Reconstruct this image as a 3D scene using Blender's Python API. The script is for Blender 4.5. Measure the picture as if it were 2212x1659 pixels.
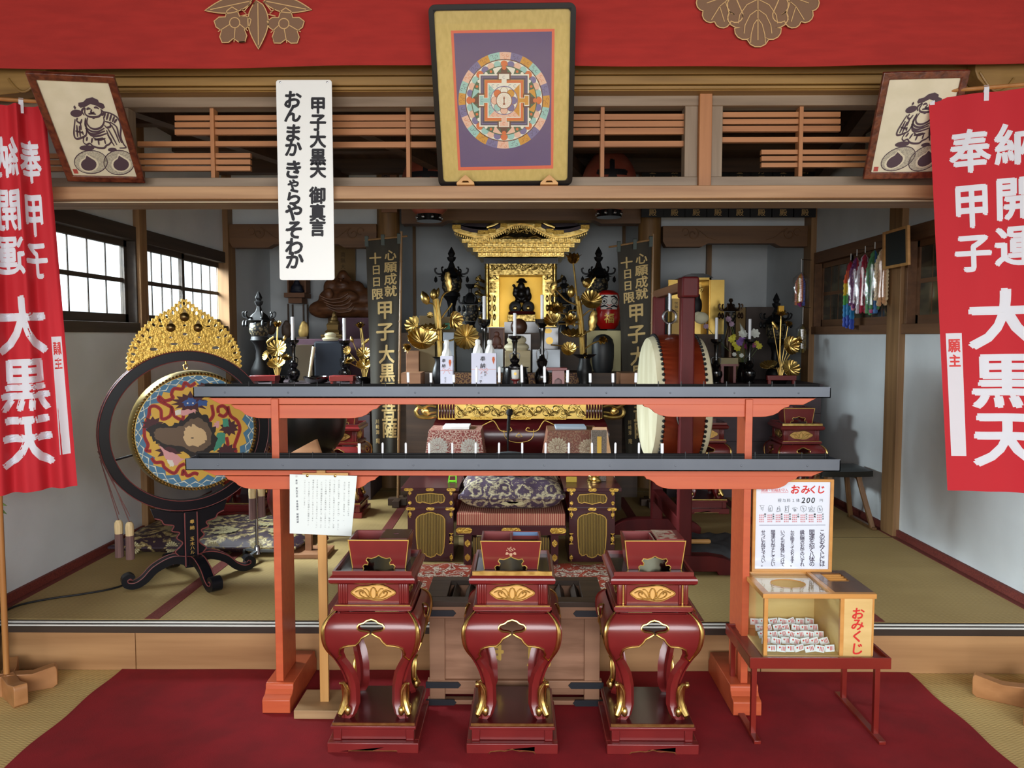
import bpy, bmesh, math, random
from math import sin, cos, pi, radians, sqrt, atan2, exp
from mathutils import Vector, Matrix, geometry, noise
V = Vector
for o in list(bpy.data.objects): bpy.data.objects.remove(o)
SC = bpy.context.scene
COL = SC.collection
random.seed(7)

# ---------------------------------------------------------------- camera, world, lights, exposure
F, CX, CY = 1662.0, 1106.0, 829.5          # focal length and centre of the 2212 x 1659 photograph
H, PITCH, YAW = 1.679, radians(3.6), radians(0.586)
cam_d = bpy.data.cameras.new('camera'); cam = bpy.data.objects.new('camera', cam_d); COL.objects.link(cam)
cam_d.sensor_width = 36.0; cam_d.lens = 36.0 * F / 2212.0; cam_d.clip_start = 0.05; cam_d.clip_end = 200
cam.location = (0, 0, H); cam.rotation_euler = (pi/2 - PITCH, 0, YAW); SC.camera = cam
vs = SC.view_settings
vs.view_transform = 'Standard'; vs.look = 'None'; vs.gamma = 1.0; vs.exposure = 0.04; vs.use_curve_mapping = False
SC.cycles.use_denoising = True
SC.cycles.max_bounces = 7; SC.cycles.diffuse_bounces = 4; SC.cycles.glossy_bounces = 4
SC.cycles.transparent_max_bounces = 10; SC.cycles.sample_clamp_indirect = 6.0
SC.cycles.caustics_reflective = False; SC.cycles.caustics_refractive = False
w = bpy.data.worlds.new('daylight'); SC.world = w; w.use_nodes = True
bg = w.node_tree.nodes['Background']; bg.inputs[0].default_value = (0.86, 0.94, 1.0, 1); bg.inputs[1].default_value = 2.1
_n, _l = w.node_tree.nodes, w.node_tree.links        # sky above, darker ground below the horizon
_tc = _n.new('ShaderNodeTexCoord'); _sp = _n.new('ShaderNodeSeparateXYZ'); _rp = _n.new('ShaderNodeValToRGB'); _l.new(_tc.outputs['Generated'], _sp.inputs[0]); _l.new(_sp.outputs[2], _rp.inputs[0])
_rp.color_ramp.elements[0].position = 0.0; _rp.color_ramp.elements[0].color = (0.14, 0.135, 0.12, 1); _rp.color_ramp.elements[1].position = 0.04; _rp.color_ramp.elements[1].color = (0.86, 0.94, 1.0, 1); _l.new(_rp.outputs[0], bg.inputs[0])
def area(name, loc, rot, sx, sy, power, col):
    d = bpy.data.lights.new(name, 'AREA'); d.shape = 'RECTANGLE'; d.size = sx; d.size_y = sy; d.energy = power; d.color = col
    o = bpy.data.objects.new(name, d); COL.objects.link(o); o.location = loc; o.rotation_euler = rot; return o
# daylight entering through the open front of the hall and through the windows in the side walls
area('daylight_entrance', (0.3, -2.35, 2.02), (radians(74), 0, 0), 7.0, 1.75, 245, (0.985, 0.99, 1.0)).data.spread = radians(150)
area('daylight_windows_left', (-3.05, 5.6, 2.16), (0, radians(-52), 0), 0.56, 3.2, 235, (0.86, 0.95, 1.0)).data.spread = radians(82)

# ---------------------------------------------------------------- pixel -> world helpers (used to measure sizes off the photo)
_R = Matrix.Rotation(YAW, 3, 'Z')
CR, CU, CW = _R @ V((1, 0, 0)), _R @ V((0, sin(PITCH), cos(PITCH))), _R @ V((0, cos(PITCH), -sin(PITCH)))
def ray(px, py): return CR*((px-CX)/F) + CU*((CY-py)/F) + CW
def P(px, py, Y):
    d = ray(px, py); return V((0, 0, H)) + d*(Y/d.y)
def PX(px, py, X):
    d = ray(px, py); return V((0, 0, H)) + d*(X/d.x)
def PZ(px, py, z):
    d = ray(px, py); return V((0, 0, H)) + d*((z-H)/d.z)
def R(x0, y0, x1, y1, Y):
    a, b = P(x0, y0, Y), P(x1, y1, Y); return a.x, b.x, b.z, a.z      # x0 x1 z0 z1
def S(px, Y): return px*Y/F

# ---------------------------------------------------------------- materials
def lin(c):
    return tuple(((v/255.0)/12.92 if v/255.0 <= 0.04045 else ((v/255.0+0.055)/1.055)**2.4) for v in c)
MATS = {}
def mat(name, col, rough=0.5, metal=0.0, col2=None, scale=(8, 8, 8), detail=4, bump=0.0, bscale=None, coat=0.0, kind='noise', ramp=(0.35, 0.65), spec=0.5, emit=None, sheen=0.0, trans=0.0):
    if name in MATS: return MATS[name]
    m = bpy.data.materials.new(name); m.use_nodes = True; MATS[name] = m
    nt = m.node_tree; N, L = nt.nodes, nt.links; b = N['Principled BSDF']
    c = lin(col); b.inputs['Base Color'].default_value = (*c, 1); b.inputs['Roughness'].default_value = rough
    b.inputs['Metallic'].default_value = metal; b.inputs['Specular IOR Level'].default_value = spec
    if coat: b.inputs['Coat Weight'].default_value = coat; b.inputs['Coat Roughness'].default_value = 0.12
    if sheen: b.inputs['Sheen Weight'].default_value = sheen
    if trans: b.inputs['Transmission Weight'].default_value = trans
    if emit: b.inputs['Emission Color'].default_value = (*lin(emit[0]), 1); b.inputs['Emission Strength'].default_value = emit[1]
    if col2 or bump:
        tc = N.new('ShaderNodeTexCoord'); mp = N.new('ShaderNodeMapping'); L.new(tc.outputs['Object'], mp.inputs[0]); mp.inputs['Scale'].default_value = scale
        if kind == 'voronoi':
            t = N.new('ShaderNodeTexVoronoi'); t.inputs['Scale'].default_value = 1.0; out = t.outputs['Distance']
        elif kind == 'wave':
            t = N.new('ShaderNodeTexWave'); t.inputs['Scale'].default_value = 1.0; t.inputs['Distortion'].default_value = 1.5; t.inputs['Detail'].default_value = 2; out = t.outputs['Fac']
        else:
            t = N.new('ShaderNodeTexNoise'); t.inputs['Scale'].default_value = 1.0; t.inputs['Detail'].default_value = detail; out = t.outputs['Fac']
        L.new(mp.outputs[0], t.inputs['Vector'])
        if col2:
            r = N.new('ShaderNodeValToRGB'); L.new(out, r.inputs[0])
            r.color_ramp.elements[0].position = ramp[0]; r.color_ramp.elements[1].position = ramp[1]
            r.color_ramp.elements[0].color = (*c, 1); r.color_ramp.elements[1].color = (*lin(col2), 1)
            L.new(r.outputs[0], b.inputs['Base Color'])
        if bump:
            bm_ = N.new('ShaderNodeBump'); bm_.inputs['Strength'].default_value = bump; bm_.inputs['Distance'].default_value = 0.01
            if bscale:
                mp2 = N.new('ShaderNodeMapping'); L.new(tc.outputs['Object'], mp2.inputs[0]); mp2.inputs['Scale'].default_value = bscale
                t2 = N.new('ShaderNodeTexNoise'); t2.inputs['Scale'].default_value = 1.0; t2.inputs['Detail'].default_value = 3; L.new(mp2.outputs[0], t2.inputs['Vector']); out = t2.outputs['Fac']
            L.new(out, bm_.inputs['Height']); L.new(bm_.outputs[0], b.inputs['Normal'])
    return m
def wood(name, c1, c2, axis='x', s=1.0, rough=0.55, coat=0.0):
    k = {'x': (1.2*s, 22*s, 22*s), 'y': (22*s, 1.2*s, 22*s), 'z': (22*s, 22*s, 1.2*s)}[axis]
    return mat(name, c1, rough, 0, c2, k, 6, 0.08, None, coat, 'noise', (0.3, 0.7))
def tatami(name, c1, c2, sx, sy):
    m = mat(name, c1, 0.75); nt = m.node_tree; N, L = nt.nodes, nt.links; b = N['Principled BSDF']
    tc = N.new('ShaderNodeTexCoord'); sep = N.new('ShaderNodeSeparateXYZ'); L.new(tc.outputs['Object'], sep.inputs[0])
    def rib(axis, freq):
        mu = N.new('ShaderNodeMath'); mu.operation = 'MULTIPLY'; mu.inputs[1].default_value = freq; L.new(sep.outputs[axis], mu.inputs[0])
        sn = N.new('ShaderNodeMath'); sn.operation = 'SINE'; L.new(mu.outputs[0], sn.inputs[0]); return sn.outputs[0]
    a, c = rib(0, sx), rib(1, sy)
    pr = N.new('ShaderNodeMath'); pr.operation = 'MULTIPLY'; L.new(a, pr.inputs[0]); L.new(c, pr.inputs[1])
    ad = N.new('ShaderNodeMath'); ad.operation = 'MULTIPLY_ADD'; ad.inputs[1].default_value = 0.30; ad.inputs[2].default_value = 0.5; L.new(pr.outputs[0], ad.inputs[0])
    ad2 = N.new('ShaderNodeMath'); ad2.operation = 'MULTIPLY_ADD'; ad2.inputs[1].default_value = 0.12; L.new(c, ad2.inputs[0]); L.new(ad.outputs[0], ad2.inputs[2])
    nz = N.new('ShaderNodeTexNoise'); nz.inputs['Scale'].default_value = 2.5; nz.inputs['Detail'].default_value = 5; L.new(tc.outputs['Object'], nz.inputs['Vector'])
    ad3 = N.new('ShaderNodeMath'); ad3.operation = 'MULTIPLY_ADD'; ad3.inputs[1].default_value = 0.5; L.new(nz.outputs['Fac'], ad3.inputs[0]); L.new(ad2.outputs[0], ad3.inputs[2])
    r = N.new('ShaderNodeValToRGB'); L.new(ad3.outputs[0], r.inputs[0]); e = r.color_ramp.elements
    e[0].position = 0.4; e[1].position = 1.1; e[0].color = (*lin(c1), 1); e[1].color = (*lin(c2), 1)
    L.new(r.outputs[0], b.inputs['Base Color'])
    bu = N.new('ShaderNodeBump'); bu.inputs['Strength'].default_value = 0.25; bu.inputs['Distance'].default_value = 0.004; L.new(ad2.outputs[0], bu.inputs['Height']); L.new(bu.outputs[0], b.inputs['Normal'])
    return m
def brocade(name, ground, thread, accent, scale, rough=0.55):
    m = mat(name, ground, rough); nt = m.node_tree; N, L = nt.nodes, nt.links; b = N['Principled BSDF']
    tc = N.new('ShaderNodeTexCoord'); vo = N.new('ShaderNodeTexVoronoi'); vo.inputs['Scale'].default_value = scale; vo.inputs['Randomness'].default_value = 0.55
    dn_ = N.new('ShaderNodeTexNoise'); dn_.inputs['Scale'].default_value = scale*0.9; dn_.inputs['Detail'].default_value = 2; L.new(tc.outputs['Object'], dn_.inputs['Vector'])
    mx_ = N.new('ShaderNodeVectorMath'); mx_.operation = 'MULTIPLY_ADD'; mx_.inputs[1].default_value = (1.1/scale,)*3; L.new(dn_.outputs['Color'], mx_.inputs[0]); L.new(tc.outputs['Object'], mx_.inputs[2]); L.new(mx_.outputs[0], vo.inputs['Vector'])
    mu = N.new('ShaderNodeMath'); mu.operation = 'MULTIPLY'; mu.inputs[1].default_value = 17.0; L.new(vo.outputs['Distance'], mu.inputs[0])
    sn = N.new('ShaderNodeMath'); sn.operation = 'SINE'; L.new(mu.outputs[0], sn.inputs[0])
    nz = N.new('ShaderNodeTexNoise'); nz.inputs['Scale'].default_value = scale*3.2; nz.inputs['Detail'].default_value = 2; nz.inputs['Distortion'].default_value = 2.5; L.new(tc.outputs['Object'], nz.inputs['Vector'])
    ma = N.new('ShaderNodeMath'); ma.operation = 'MULTIPLY_ADD'; ma.inputs[1].default_value = 0.18; L.new(sn.outputs[0], ma.inputs[0]); L.new(nz.outputs['Fac'], ma.inputs[2])
    r = N.new('ShaderNodeValToRGB'); r.color_ramp.interpolation = 'CONSTANT'; L.new(ma.outputs[0], r.inputs[0]); e = r.color_ramp.elements
    e[0].position = 0.0; e[0].color = (*lin(ground), 1); e[1].position = 0.52; e[1].color = (*lin(thread), 1)
    n = e.new(0.68); n.color = (*lin(accent), 1)
    L.new(r.outputs[0], b.inputs['Base Color']); return m
def glassmat(name, tint=(1, 1, 1), fac=0.12, rough=0.02):
    if name in MATS: return MATS[name]
    m = bpy.data.materials.new(name); m.use_nodes = True; MATS[name] = m; nt = m.node_tree; N, L = nt.nodes, nt.links
    for n in list(N): N.remove(n)
    o = N.new('ShaderNodeOutputMaterial'); mx = N.new('ShaderNodeMixShader'); t = N.new('ShaderNodeBsdfTransparent'); g = N.new('ShaderNodeBsdfGlossy')
    t.inputs[0].default_value = (*tint, 1); g.inputs['Roughness'].default_value = rough
    lw = N.new('ShaderNodeLayerWeight'); lw.inputs[0].default_value = 0.5; pw = N.new('ShaderNodeMath'); pw.operation = 'POWER'; pw.inputs[1].default_value = 4.0; L.new(lw.outputs['Facing'], pw.inputs[0])
    ml = N.new('ShaderNodeMath'); ml.operation = 'MULTIPLY_ADD'; ml.inputs[1].default_value = 0.55; ml.inputs[2].default_value = fac*0.4; L.new(pw.outputs[0], ml.inputs[0]); L.new(ml.outputs[0], mx.inputs[0])
    L.new(t.outputs[0], mx.inputs[1]); L.new(g.outputs[0], mx.inputs[2]); L.new(mx.outputs[0], o.inputs[0]); return m

M_PLASTER = mat('plaster', (212, 217, 219), 0.9, 0, (203, 208, 210), (3, 3, 3), 5, 0.05, (160, 160, 160))
M_BEAM = wood('beam_wood', (122, 90, 44), (158, 122, 66), 'x', 1, 0.5)
M_GREYW = wood('weathered_wood', (118, 98, 78), (150, 130, 108), 'x', 1)
M_GREYWZ = wood('weathered_wood_upright', (118, 98, 78), (150, 130, 108), 'z', 1)
M_KAMOI = wood('lintel_wood', (146, 106, 72), (186, 146, 106), 'x', 0.8)
M_SLAT = wood('slat_wood', (150, 96, 56), (180, 122, 76), 'x', 1)
M_SLATZ = wood('slat_wood_upright', (150, 96, 56), (180, 122, 76), 'z', 1)
M_POSTW = wood('post_wood', (116, 84, 52), (150, 114, 74), 'z', 1)
M_DARKW = wood('dark_wood', (58, 42, 30), (84, 62, 44), 'y', 0.8)
M_DARKWX = wood('dark_wood_cross', (58, 42, 30), (84, 62, 44), 'x', 0.8)
M_STEP = wood('step_wood', (146, 104, 64), (184, 140, 94), 'x', 0.5)
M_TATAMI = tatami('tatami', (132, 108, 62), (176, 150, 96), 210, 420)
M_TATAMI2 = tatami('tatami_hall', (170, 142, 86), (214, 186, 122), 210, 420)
M_BORDER = mat('tatami_border', (92, 34, 26), 0.8, 0, (118, 48, 36), (120, 120, 120))
M_REDCLOTH = mat('red_cloth', (166, 38, 31), 0.85, 0, (154, 33, 27), (5, 5, 30), 3, 0.05, (400, 400, 400))
M_CARPET = mat('red_carpet', (142, 4, 20), 0.95, 0, (126, 3, 16), (6, 6, 6), 4, 0.25, (350, 350, 350))
M_BLACKL = mat('black_lacquer', (14, 12, 13), 0.16, coat=0.5)
M_BLACK = mat('black_matt', (20, 19, 20), 0.55, spec=0.3)
M_IRON = mat('black_iron', (20, 20, 22), 0.42, 0.2, spec=0.3)
M_REDL = mat('red_lacquer', (122, 36, 34), 0.3, 0, (108, 30, 30), (5, 5, 5), 3, coat=0.35)
M_DREDL = mat('dark_red_lacquer', (72, 16, 20), 0.28, coat=0.4)
M_GOLD = mat('gold_leaf', (226, 196, 122), 0.3, 1.0, (198, 164, 92), (30, 30, 30), 3, 0.1)
M_GOLDP = mat('gold_paint', (216, 178, 92), 0.42, 0.6)
M_BRASS = mat('brass', (186, 156, 92), 0.25, 1.0)
M_CARVEG = mat('carved_gold', (226, 196, 120), 0.32, 1.0, (112, 88, 40), (38, 38, 38), 4, 0.6)
M_ORANGE = mat('vermilion_paint', (196, 92, 54), 0.42, 0, (188, 84, 50), (2, 30, 30), 3)
M_TRAY = mat('grey_steel', (92, 98, 108), 0.4, 0.3, (84, 90, 100), (4, 4, 4))
M_WHITE = mat('white_paper', (236, 238, 236), 0.6)
M_WAX = mat('white_wax', (240, 242, 246), 0.4)
M_INK = mat('black_ink', (18, 16, 26), 0.6)
M_REDINK = mat('red_ink', (206, 36, 32), 0.6)
M_STEEL = mat('steel', (170, 172, 176), 0.25, 1.0)
M_OAK = wood('light_wood', (186, 134, 74), (214, 164, 100), 'x', 0.8, 0.4)
M_OAKZ = wood('light_wood_upright', (186, 134, 74), (214, 164, 100), 'z', 0.8, 0.4)
M_BROWNW = wood('brown_wood', (126, 84, 54), (156, 110, 76), 'x', 0.8)

# ---------------------------------------------------------------- objects
WM = {}
def wm(o): return WM.get(o.name, Matrix.Identity(4)) if o else Matrix.Identity(4)
def tagit(o, label=None, cat=None, group=None, kind=None):
    if label: o['label'] = label
    if cat: o['category'] = cat
    if group: o['group'] = group
    if kind: o['kind'] = kind
    return o
def place(o, loc=(0, 0, 0), rot=(0, 0, 0), parent=None):
    o.location = loc; o.rotation_euler = rot
    m = Matrix.Translation(V(loc)) @ (Matrix.Rotation(rot[2], 4, 'Z') @ Matrix.Rotation(rot[1], 4, 'Y') @ Matrix.Rotation(rot[0], 4, 'X'))
    if parent: o.parent = parent; m = wm(parent) @ m
    WM[o.name] = m; return o
def thing(name, label, cat, loc=(0, 0, 0), rot=(0, 0, 0), group=None):
    o = bpy.data.objects.new(name, None); o.empty_display_size = 0.05; COL.objects.link(o); place(o, loc, rot)
    return tagit(o, label, cat, group)
def dup(root, loc=None, rot=None, label=None, group=None, parent=None):
    c = root.copy(); COL.objects.link(c)
    if parent is not None: c.parent = parent
    if loc is not None: c.location = loc
    if rot is not None: c.rotation_euler = rot
    if label: c['label'] = label
    if group: c['group'] = group
    WM[c.name] = (wm(parent) if parent else Matrix.Identity(4)) @ Matrix.LocRotScale(c.location, c.rotation_euler, c.scale)
    for ch in list(root.children): dup(ch, parent=c)
    return c
class Fr:                                           # a flat drawing frame: origin, right vector, up vector
    def __init__(s, O, U, W): s.O, s.U, s.W = V(O), V(U).normalized(), V(W).normalized(); s.N = s.U.cross(s.W)
    def __call__(s, a, b, n=0.0): return s.O + s.U*a + s.W*b + s.N*n
GL = {}
_fc = bpy.data.curves.new('glyph_source', 'FONT'); _fo = bpy.data.objects.new('glyph_source', _fc)
def glyph(ch, off=0.0, res=3):
    k = (ch, off, res)
    if k not in GL:
        COL.objects.link(_fo); _fc.body = ch; _fc.offset = off; _fc.resolution_u = res; bpy.context.view_layer.update()
        e = _fo.evaluated_get(bpy.context.evaluated_depsgraph_get()); me = e.to_mesh()
        vs_ = [(v.co.x, v.co.y) for v in me.vertices]; fs = [tuple(p.vertices) for p in me.polygons]; e.to_mesh_clear(); COL.objects.unlink(_fo)
        GL[k] = ([(x-0.5, y-0.38) for x, y in vs_], fs)
    return GL[k]
def BOLD(off): return [(0, 0)] if off <= 0.01 else [(off*0.7*cos(a), off*0.7*sin(a)) for a in (0.4, 2.0, 3.5, 5.1)]
class MB:
    def __init__(s): s.v, s.f, s.mi, s.m, s.T = [], [], [], 0, None
    def add(s, vs_, fs):
        n = len(s.v); s.v += [s.T @ V(v) if s.T else V(v) for v in vs_]
        for f in fs: s.f.append(tuple(i+n for i in f)); s.mi.append(s.m)
        return s
    def box(s, x0, x1, y0, y1, z0, z1):
        return s.add([(x, y, z) for z in (z0, z1) for y in (y0, y1) for x in (x0, x1)],
                     [(0, 2, 3, 1), (4, 5, 7, 6), (0, 1, 5, 4), (2, 6, 7, 3), (0, 4, 6, 2), (1, 3, 7, 5)])
    def hexa(s, lo, hi):                            # lo, hi: four points each
        return s.add(list(lo)+list(hi), [(3, 2, 1, 0), (4, 5, 6, 7), (0, 1, 5, 4), (1, 2, 6, 5), (2, 3, 7, 6), (3, 0, 4, 7)])
    def bar(s, a, b, w_, h_, up=(0, 0, 1)):         # a squared bar from a to b
        a, b = V(a), V(b); d = (b-a).normalized(); x = d.cross(V(up)); 
        if x.length < 1e-4: x = V((1, 0, 0))
        x.normalize(); y = x.cross(d)
        q = [x*(i*w_/2)+y*(j*h_/2) for i, j in ((-1, -1), (1, -1), (1, 1), (-1, 1))]
        return s.hexa([a+k for k in q], [b+k for k in q])
    def prism(s, pts, d0, d1, plane='xz', holes=()):
        def mp(a, b, d): return {'xz': (a, d, b), 'xy': (a, b, d), 'yz': (d, a, b)}[plane]
        return s.fprism(pts, lambda a, b, n: mp(a, b, n), d0, d1, holes)
    def fprism(s, pts, fn, d0, d1, holes=()):
        loops = [list(pts)]+[list(h) for h in holes]; flat = [p for l in loops for p in l]
        tri = geometry.tessellate_polygon([[V((a, b, 0)) for a, b in l] for l in loops]); n = len(flat)
        if d1 is None: return s.add([fn(a, b, d0) for a, b in flat], [tuple(t) for t in tri])
        fs = [tuple(t) for t in tri]+[tuple(i+n for i in reversed(t)) for t in tri]; k = 0
        for l in loops:
            for i in range(len(l)):
                j = (i+1) % len(l); fs.append((k+i, k+j, k+j+n, k+i+n))
            k += len(l)
        return s.add([fn(a, b, d0) for a, b in flat]+[fn(a, b, d1) for a, b in flat], fs)
    def tube(s, pts, r, seg=8, closed=False, flat=1.0):
        pts = [V(p) for p in pts]; n = len(pts); rs = r if isinstance(r, (list, tuple)) else [r]*n
        vs_, fs = [], []; nrm = None
        for i in range(n):
            a = pts[(i-1) % n] if closed or i else pts[0]; b = pts[(i+1) % n] if closed or i < n-1 else pts[-1]
            t = (b-a).normalized() if (b-a).length > 1e-9 else V((0, 0, 1))
            if nrm is None:
                nrm = t.cross(V((0, 1, 0)) if abs(t.y) < 0.9 else V((1, 0, 0))).normalized()
            else:
                nrm = (nrm - t*nrm.dot(t)); nrm = nrm.normalized() if nrm.length > 1e-6 else t.orthogonal().normalized()
            bn = t.cross(nrm)
            for k in range(seg):
                an = 2*pi*k/seg; vs_.append(pts[i]+nrm*(rs[i]*cos(an))+bn*(rs[i]*flat*sin(an)))
        for i in range(n if closed else n-1):
            j = (i+1) % n
            for k in range(seg): l = (k+1) % seg; fs.append((i*seg+k, i*seg+l, j*seg+l, j*seg+k))
        if not closed: fs.append(tuple(range(seg-1, -1, -1))); fs.append(tuple((n-1)*seg+k for k in range(seg)))
        return s.add(vs_, fs)
    def lathe(s, prof, c=(0, 0, 0), seg=20, axis='z', sq=0):
        c = V(c); vs_, fs = [], []
        for r_, z in prof:
            for k in range(seg):
                a = 2*pi*k/seg + (pi/seg if sq else 0); x, y = r_*cos(a), r_*sin(a)
                vs_.append(c + V({'z': (x, y, z), 'x': (z, x, y), 'y': (x, z, y)}[axis]))
        n = len(prof)
        for i in range(n-1):
            for k in range(seg): l = (k+1) % seg; fs.append((i*seg+k, i*seg+l, (i+1)*seg+l, (i+1)*seg+k))
        fs.append(tuple(range(seg-1, -1, -1))); fs.append(tuple((n-1)*seg+k for k in range(seg)))
        return s.add(vs_, fs)
    def ball(s, c, rx, ry=None, rz=None, seg=12, ring=8):
        ry = rx if ry is None else ry; rz = rx if rz is None else rz; c = V(c); vs_ = [c+V((0, 0, -rz))]; fs = []
        for i in range(1, ring):
            t = -pi/2+pi*i/ring
            for k in range(seg): a = 2*pi*k/seg; vs_.append(c+V((rx*cos(t)*cos(a), ry*cos(t)*sin(a), rz*sin(t))))
        vs_.append(c+V((0, 0, rz))); e = len(vs_)-1
        for k in range(seg):
            l = (k+1) % seg; fs.append((0, 1+l, 1+k)); b = 1+(ring-2)*seg; fs.append((e, b+k, b+l))
            for i in range(ring-2): q = 1+i*seg; fs.append((q+k, q+l, q+seg+l, q+seg+k))
        return s.add(vs_, fs)
    def sheet(s, fn, nu, nv, th=0.0):
        vs_ = [V(fn(i/nu, j/nv)) for j in range(nv+1) for i in range(nu+1)]; q = nu+1
        fs = [(j*q+i, j*q+i+1, (j+1)*q+i+1, (j+1)*q+i) for j in range(nv) for i in range(nu)]
        if th:
            nr = [V((0, 0, 0)) for _ in vs_]
            for f in fs:
                k = (vs_[f[1]]-vs_[f[0]]).cross(vs_[f[3]]-vs_[f[0]])
                for i in f: nr[i] += k
            n = len(vs_); back = [vs_[i]-nr[i].normalized()*th for i in range(n)]
            edge = [i for i in range(q)]+[j*q+nu for j in range(1, nv+1)]+[nv*q+i for i in range(nu-1, -1, -1)]+[j*q for j in range(nv-1, 0, -1)]
            fs2 = [tuple(n+i for i in reversed(f)) for f in fs]+[(edge[i], edge[i-1], n+edge[i-1], n+edge[i]) for i in range(len(edge))]
            return s.add(vs_+back, fs+fs2)
        return s.add(vs_, fs)
    def disc(s, fn, ca, cb, ra, rb=None, seg=20, n=0.0):
        rb = ra if rb is None else rb
        return s.add([fn(ca+ra*cos(2*pi*k/seg), cb+rb*sin(2*pi*k/seg), n) for k in range(seg)], [tuple(range(seg))])
    def ring(s, fn, ca, cb, r0, r1, seg=32, a0=0, a1=2*pi, n=0.0):
        vs_ = []; full = abs(a1-a0-2*pi) < 1e-6; m = seg if full else seg+1
        for k in range(m):
            a = a0+(a1-a0)*k/seg; vs_ += [fn(ca+r0*cos(a), cb+r0*sin(a), n), fn(ca+r1*cos(a), cb+r1*sin(a), n)]
        return s.add(vs_, [(2*k, 2*k+1, 2*((k+1) % m)+1, 2*((k+1) % m)) for k in range(seg)])
    def quad(s, fn, a0, a1, b0, b1, n=0.0): return s.add([fn(a0, b0, n), fn(a1, b0, n), fn(a1, b1, n), fn(a0, b1, n)], [(0, 1, 2, 3)])
    def stroke(s, fn, pts, w_, n=0.0):              # a flat brushed line; w_ may taper
        k = len(pts); ws = w_ if isinstance(w_, (list, tuple)) else [w_]*k; vs_ = []
        for i in range(k):
            a, b = pts[max(i-1, 0)], pts[min(i+1, k-1)]; dx, dy = b[0]-a[0], b[1]-a[1]; q = sqrt(dx*dx+dy*dy) or 1
            ox, oy = -dy/q*ws[i]/2, dx/q*ws[i]/2
            vs_ += [fn(pts[i][0]+ox, pts[i][1]+oy, n), fn(pts[i][0]-ox, pts[i][1]-oy, n)]
        return s.add(vs_, [(2*i, 2*i+1, 2*i+3, 2*i+2) for i in range(k-1)])
    def char(s, fn, ch, ca, cb, w_, h_=None, off=0.0, n=0.0, mirror=False, res=3, shear=0.0):
        h_ = w_ if h_ is None else h_; vs_, fs = glyph(ch, 0.0, res); k = -1 if mirror else 1
        for i, (dx, dy) in enumerate(BOLD(off)): s.add([fn(ca+k*w_*(x+dx+shear*y), cb+h_*(y+dy), n+0.0002*i) for x, y in vs_], fs)
        return s
    def vtext(s, fn, st, ca, b0, step, w_, h_=None, **kw):
        b = b0
        for ch in st:
            if ch not in ' \u3000': s.char(fn, ch, ca, b, w_, h_, **kw)
            b -= step
        return s
    def build(s, name, mats, parent=None, world=True, bev=0.0, smooth=True, ang=35, seg=2, recalc=True, subd=0):
        me = bpy.data.meshes.new(name)
        M = wm(parent).inverted() if (parent and world) else None
        me.from_pydata([tuple(M @ v) if M else tuple(v) for v in s.v], [], s.f)
        mats = mats if isinstance(mats, (list, tuple)) else [mats]
        for m in mats: me.materials.append(m)
        if len(mats) > 1: me.polygons.foreach_set('material_index', s.mi)
        if recalc:
            b = bmesh.new(); b.from_mesh(me); bmesh.ops.recalc_face_normals(b, faces=b.faces); b.to_mesh(me); b.free()
        if smooth:
            me.polygons.foreach_set('use_smooth', [True]*len(me.polygons)); me.set_sharp_from_angle(angle=radians(ang))
        me.update(); o = bpy.data.objects.new(name, me); COL.objects.link(o)
        if parent: o.parent = parent
        WM[o.name] = wm(parent)
        if bev:
            d = o.modifiers.new('bevel', 'BEVEL'); d.width = bev; d.segments = seg; d.limit_method = 'ANGLE'; d.angle_limit = radians(40)
        if subd: d = o.modifiers.new('subd', 'SUBSURF'); d.levels = subd; d.render_levels = subd
        return o
def struct(name, mb, m, **kw): return tagit(mb.build(name, m, **kw), kind='structure')
def bez(p, n=12):                                   # smooth curve through points (Catmull-Rom)
    p = [V(q) for q in p]; out = []
    for i in range(len(p)-1):
        a, b, c, d = p[max(i-1, 0)], p[i], p[i+1], p[min(i+2, len(p)-1)]
        for k in range(n):
            t = k/n; out.append(0.5*((2*b)+(c-a)*t+(2*a-5*b+4*c-d)*t*t+(3*b-a-3*c+d)*t*t*t))
    return out+[p[-1]]
def cur2(p, n=8): return [(q.x, q.y) for q in bez([(a, b, 0) for a, b in p], n)]
def interp(tab, z):
    if z <= tab[0][0]: return tab[0][1]
    for (a, b), (c, d) in zip(tab, tab[1:]):
        if z <= c: return b+(d-b)*(z-a)/(c-a)
    return tab[-1][1]
def sinterp(tab, z):                                # smooth interpolation
    n = len(tab)
    if z <= tab[0][0]: return tab[0][1]
    for i in range(n-1):
        if z <= tab[i+1][0]:
            x0, y0 = tab[i]; x1, y1 = tab[i+1]; t = (z-x0)/(x1-x0)
            m0 = (y1-tab[i-1][1])/(x1-tab[i-1][0]) if i else (y1-y0)/(x1-x0)
            m1 = (tab[i+2][1]-y0)/(tab[i+2][0]-x0) if i+2 < n else (y1-y0)/(x1-x0); d = x1-x0
            return (2*t**3-3*t*t+1)*y0+(t**3-2*t*t+t)*d*m0+(-2*t**3+3*t*t)*y1+(t**3-t*t)*d*m1
    return tab[-1][1]
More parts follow.
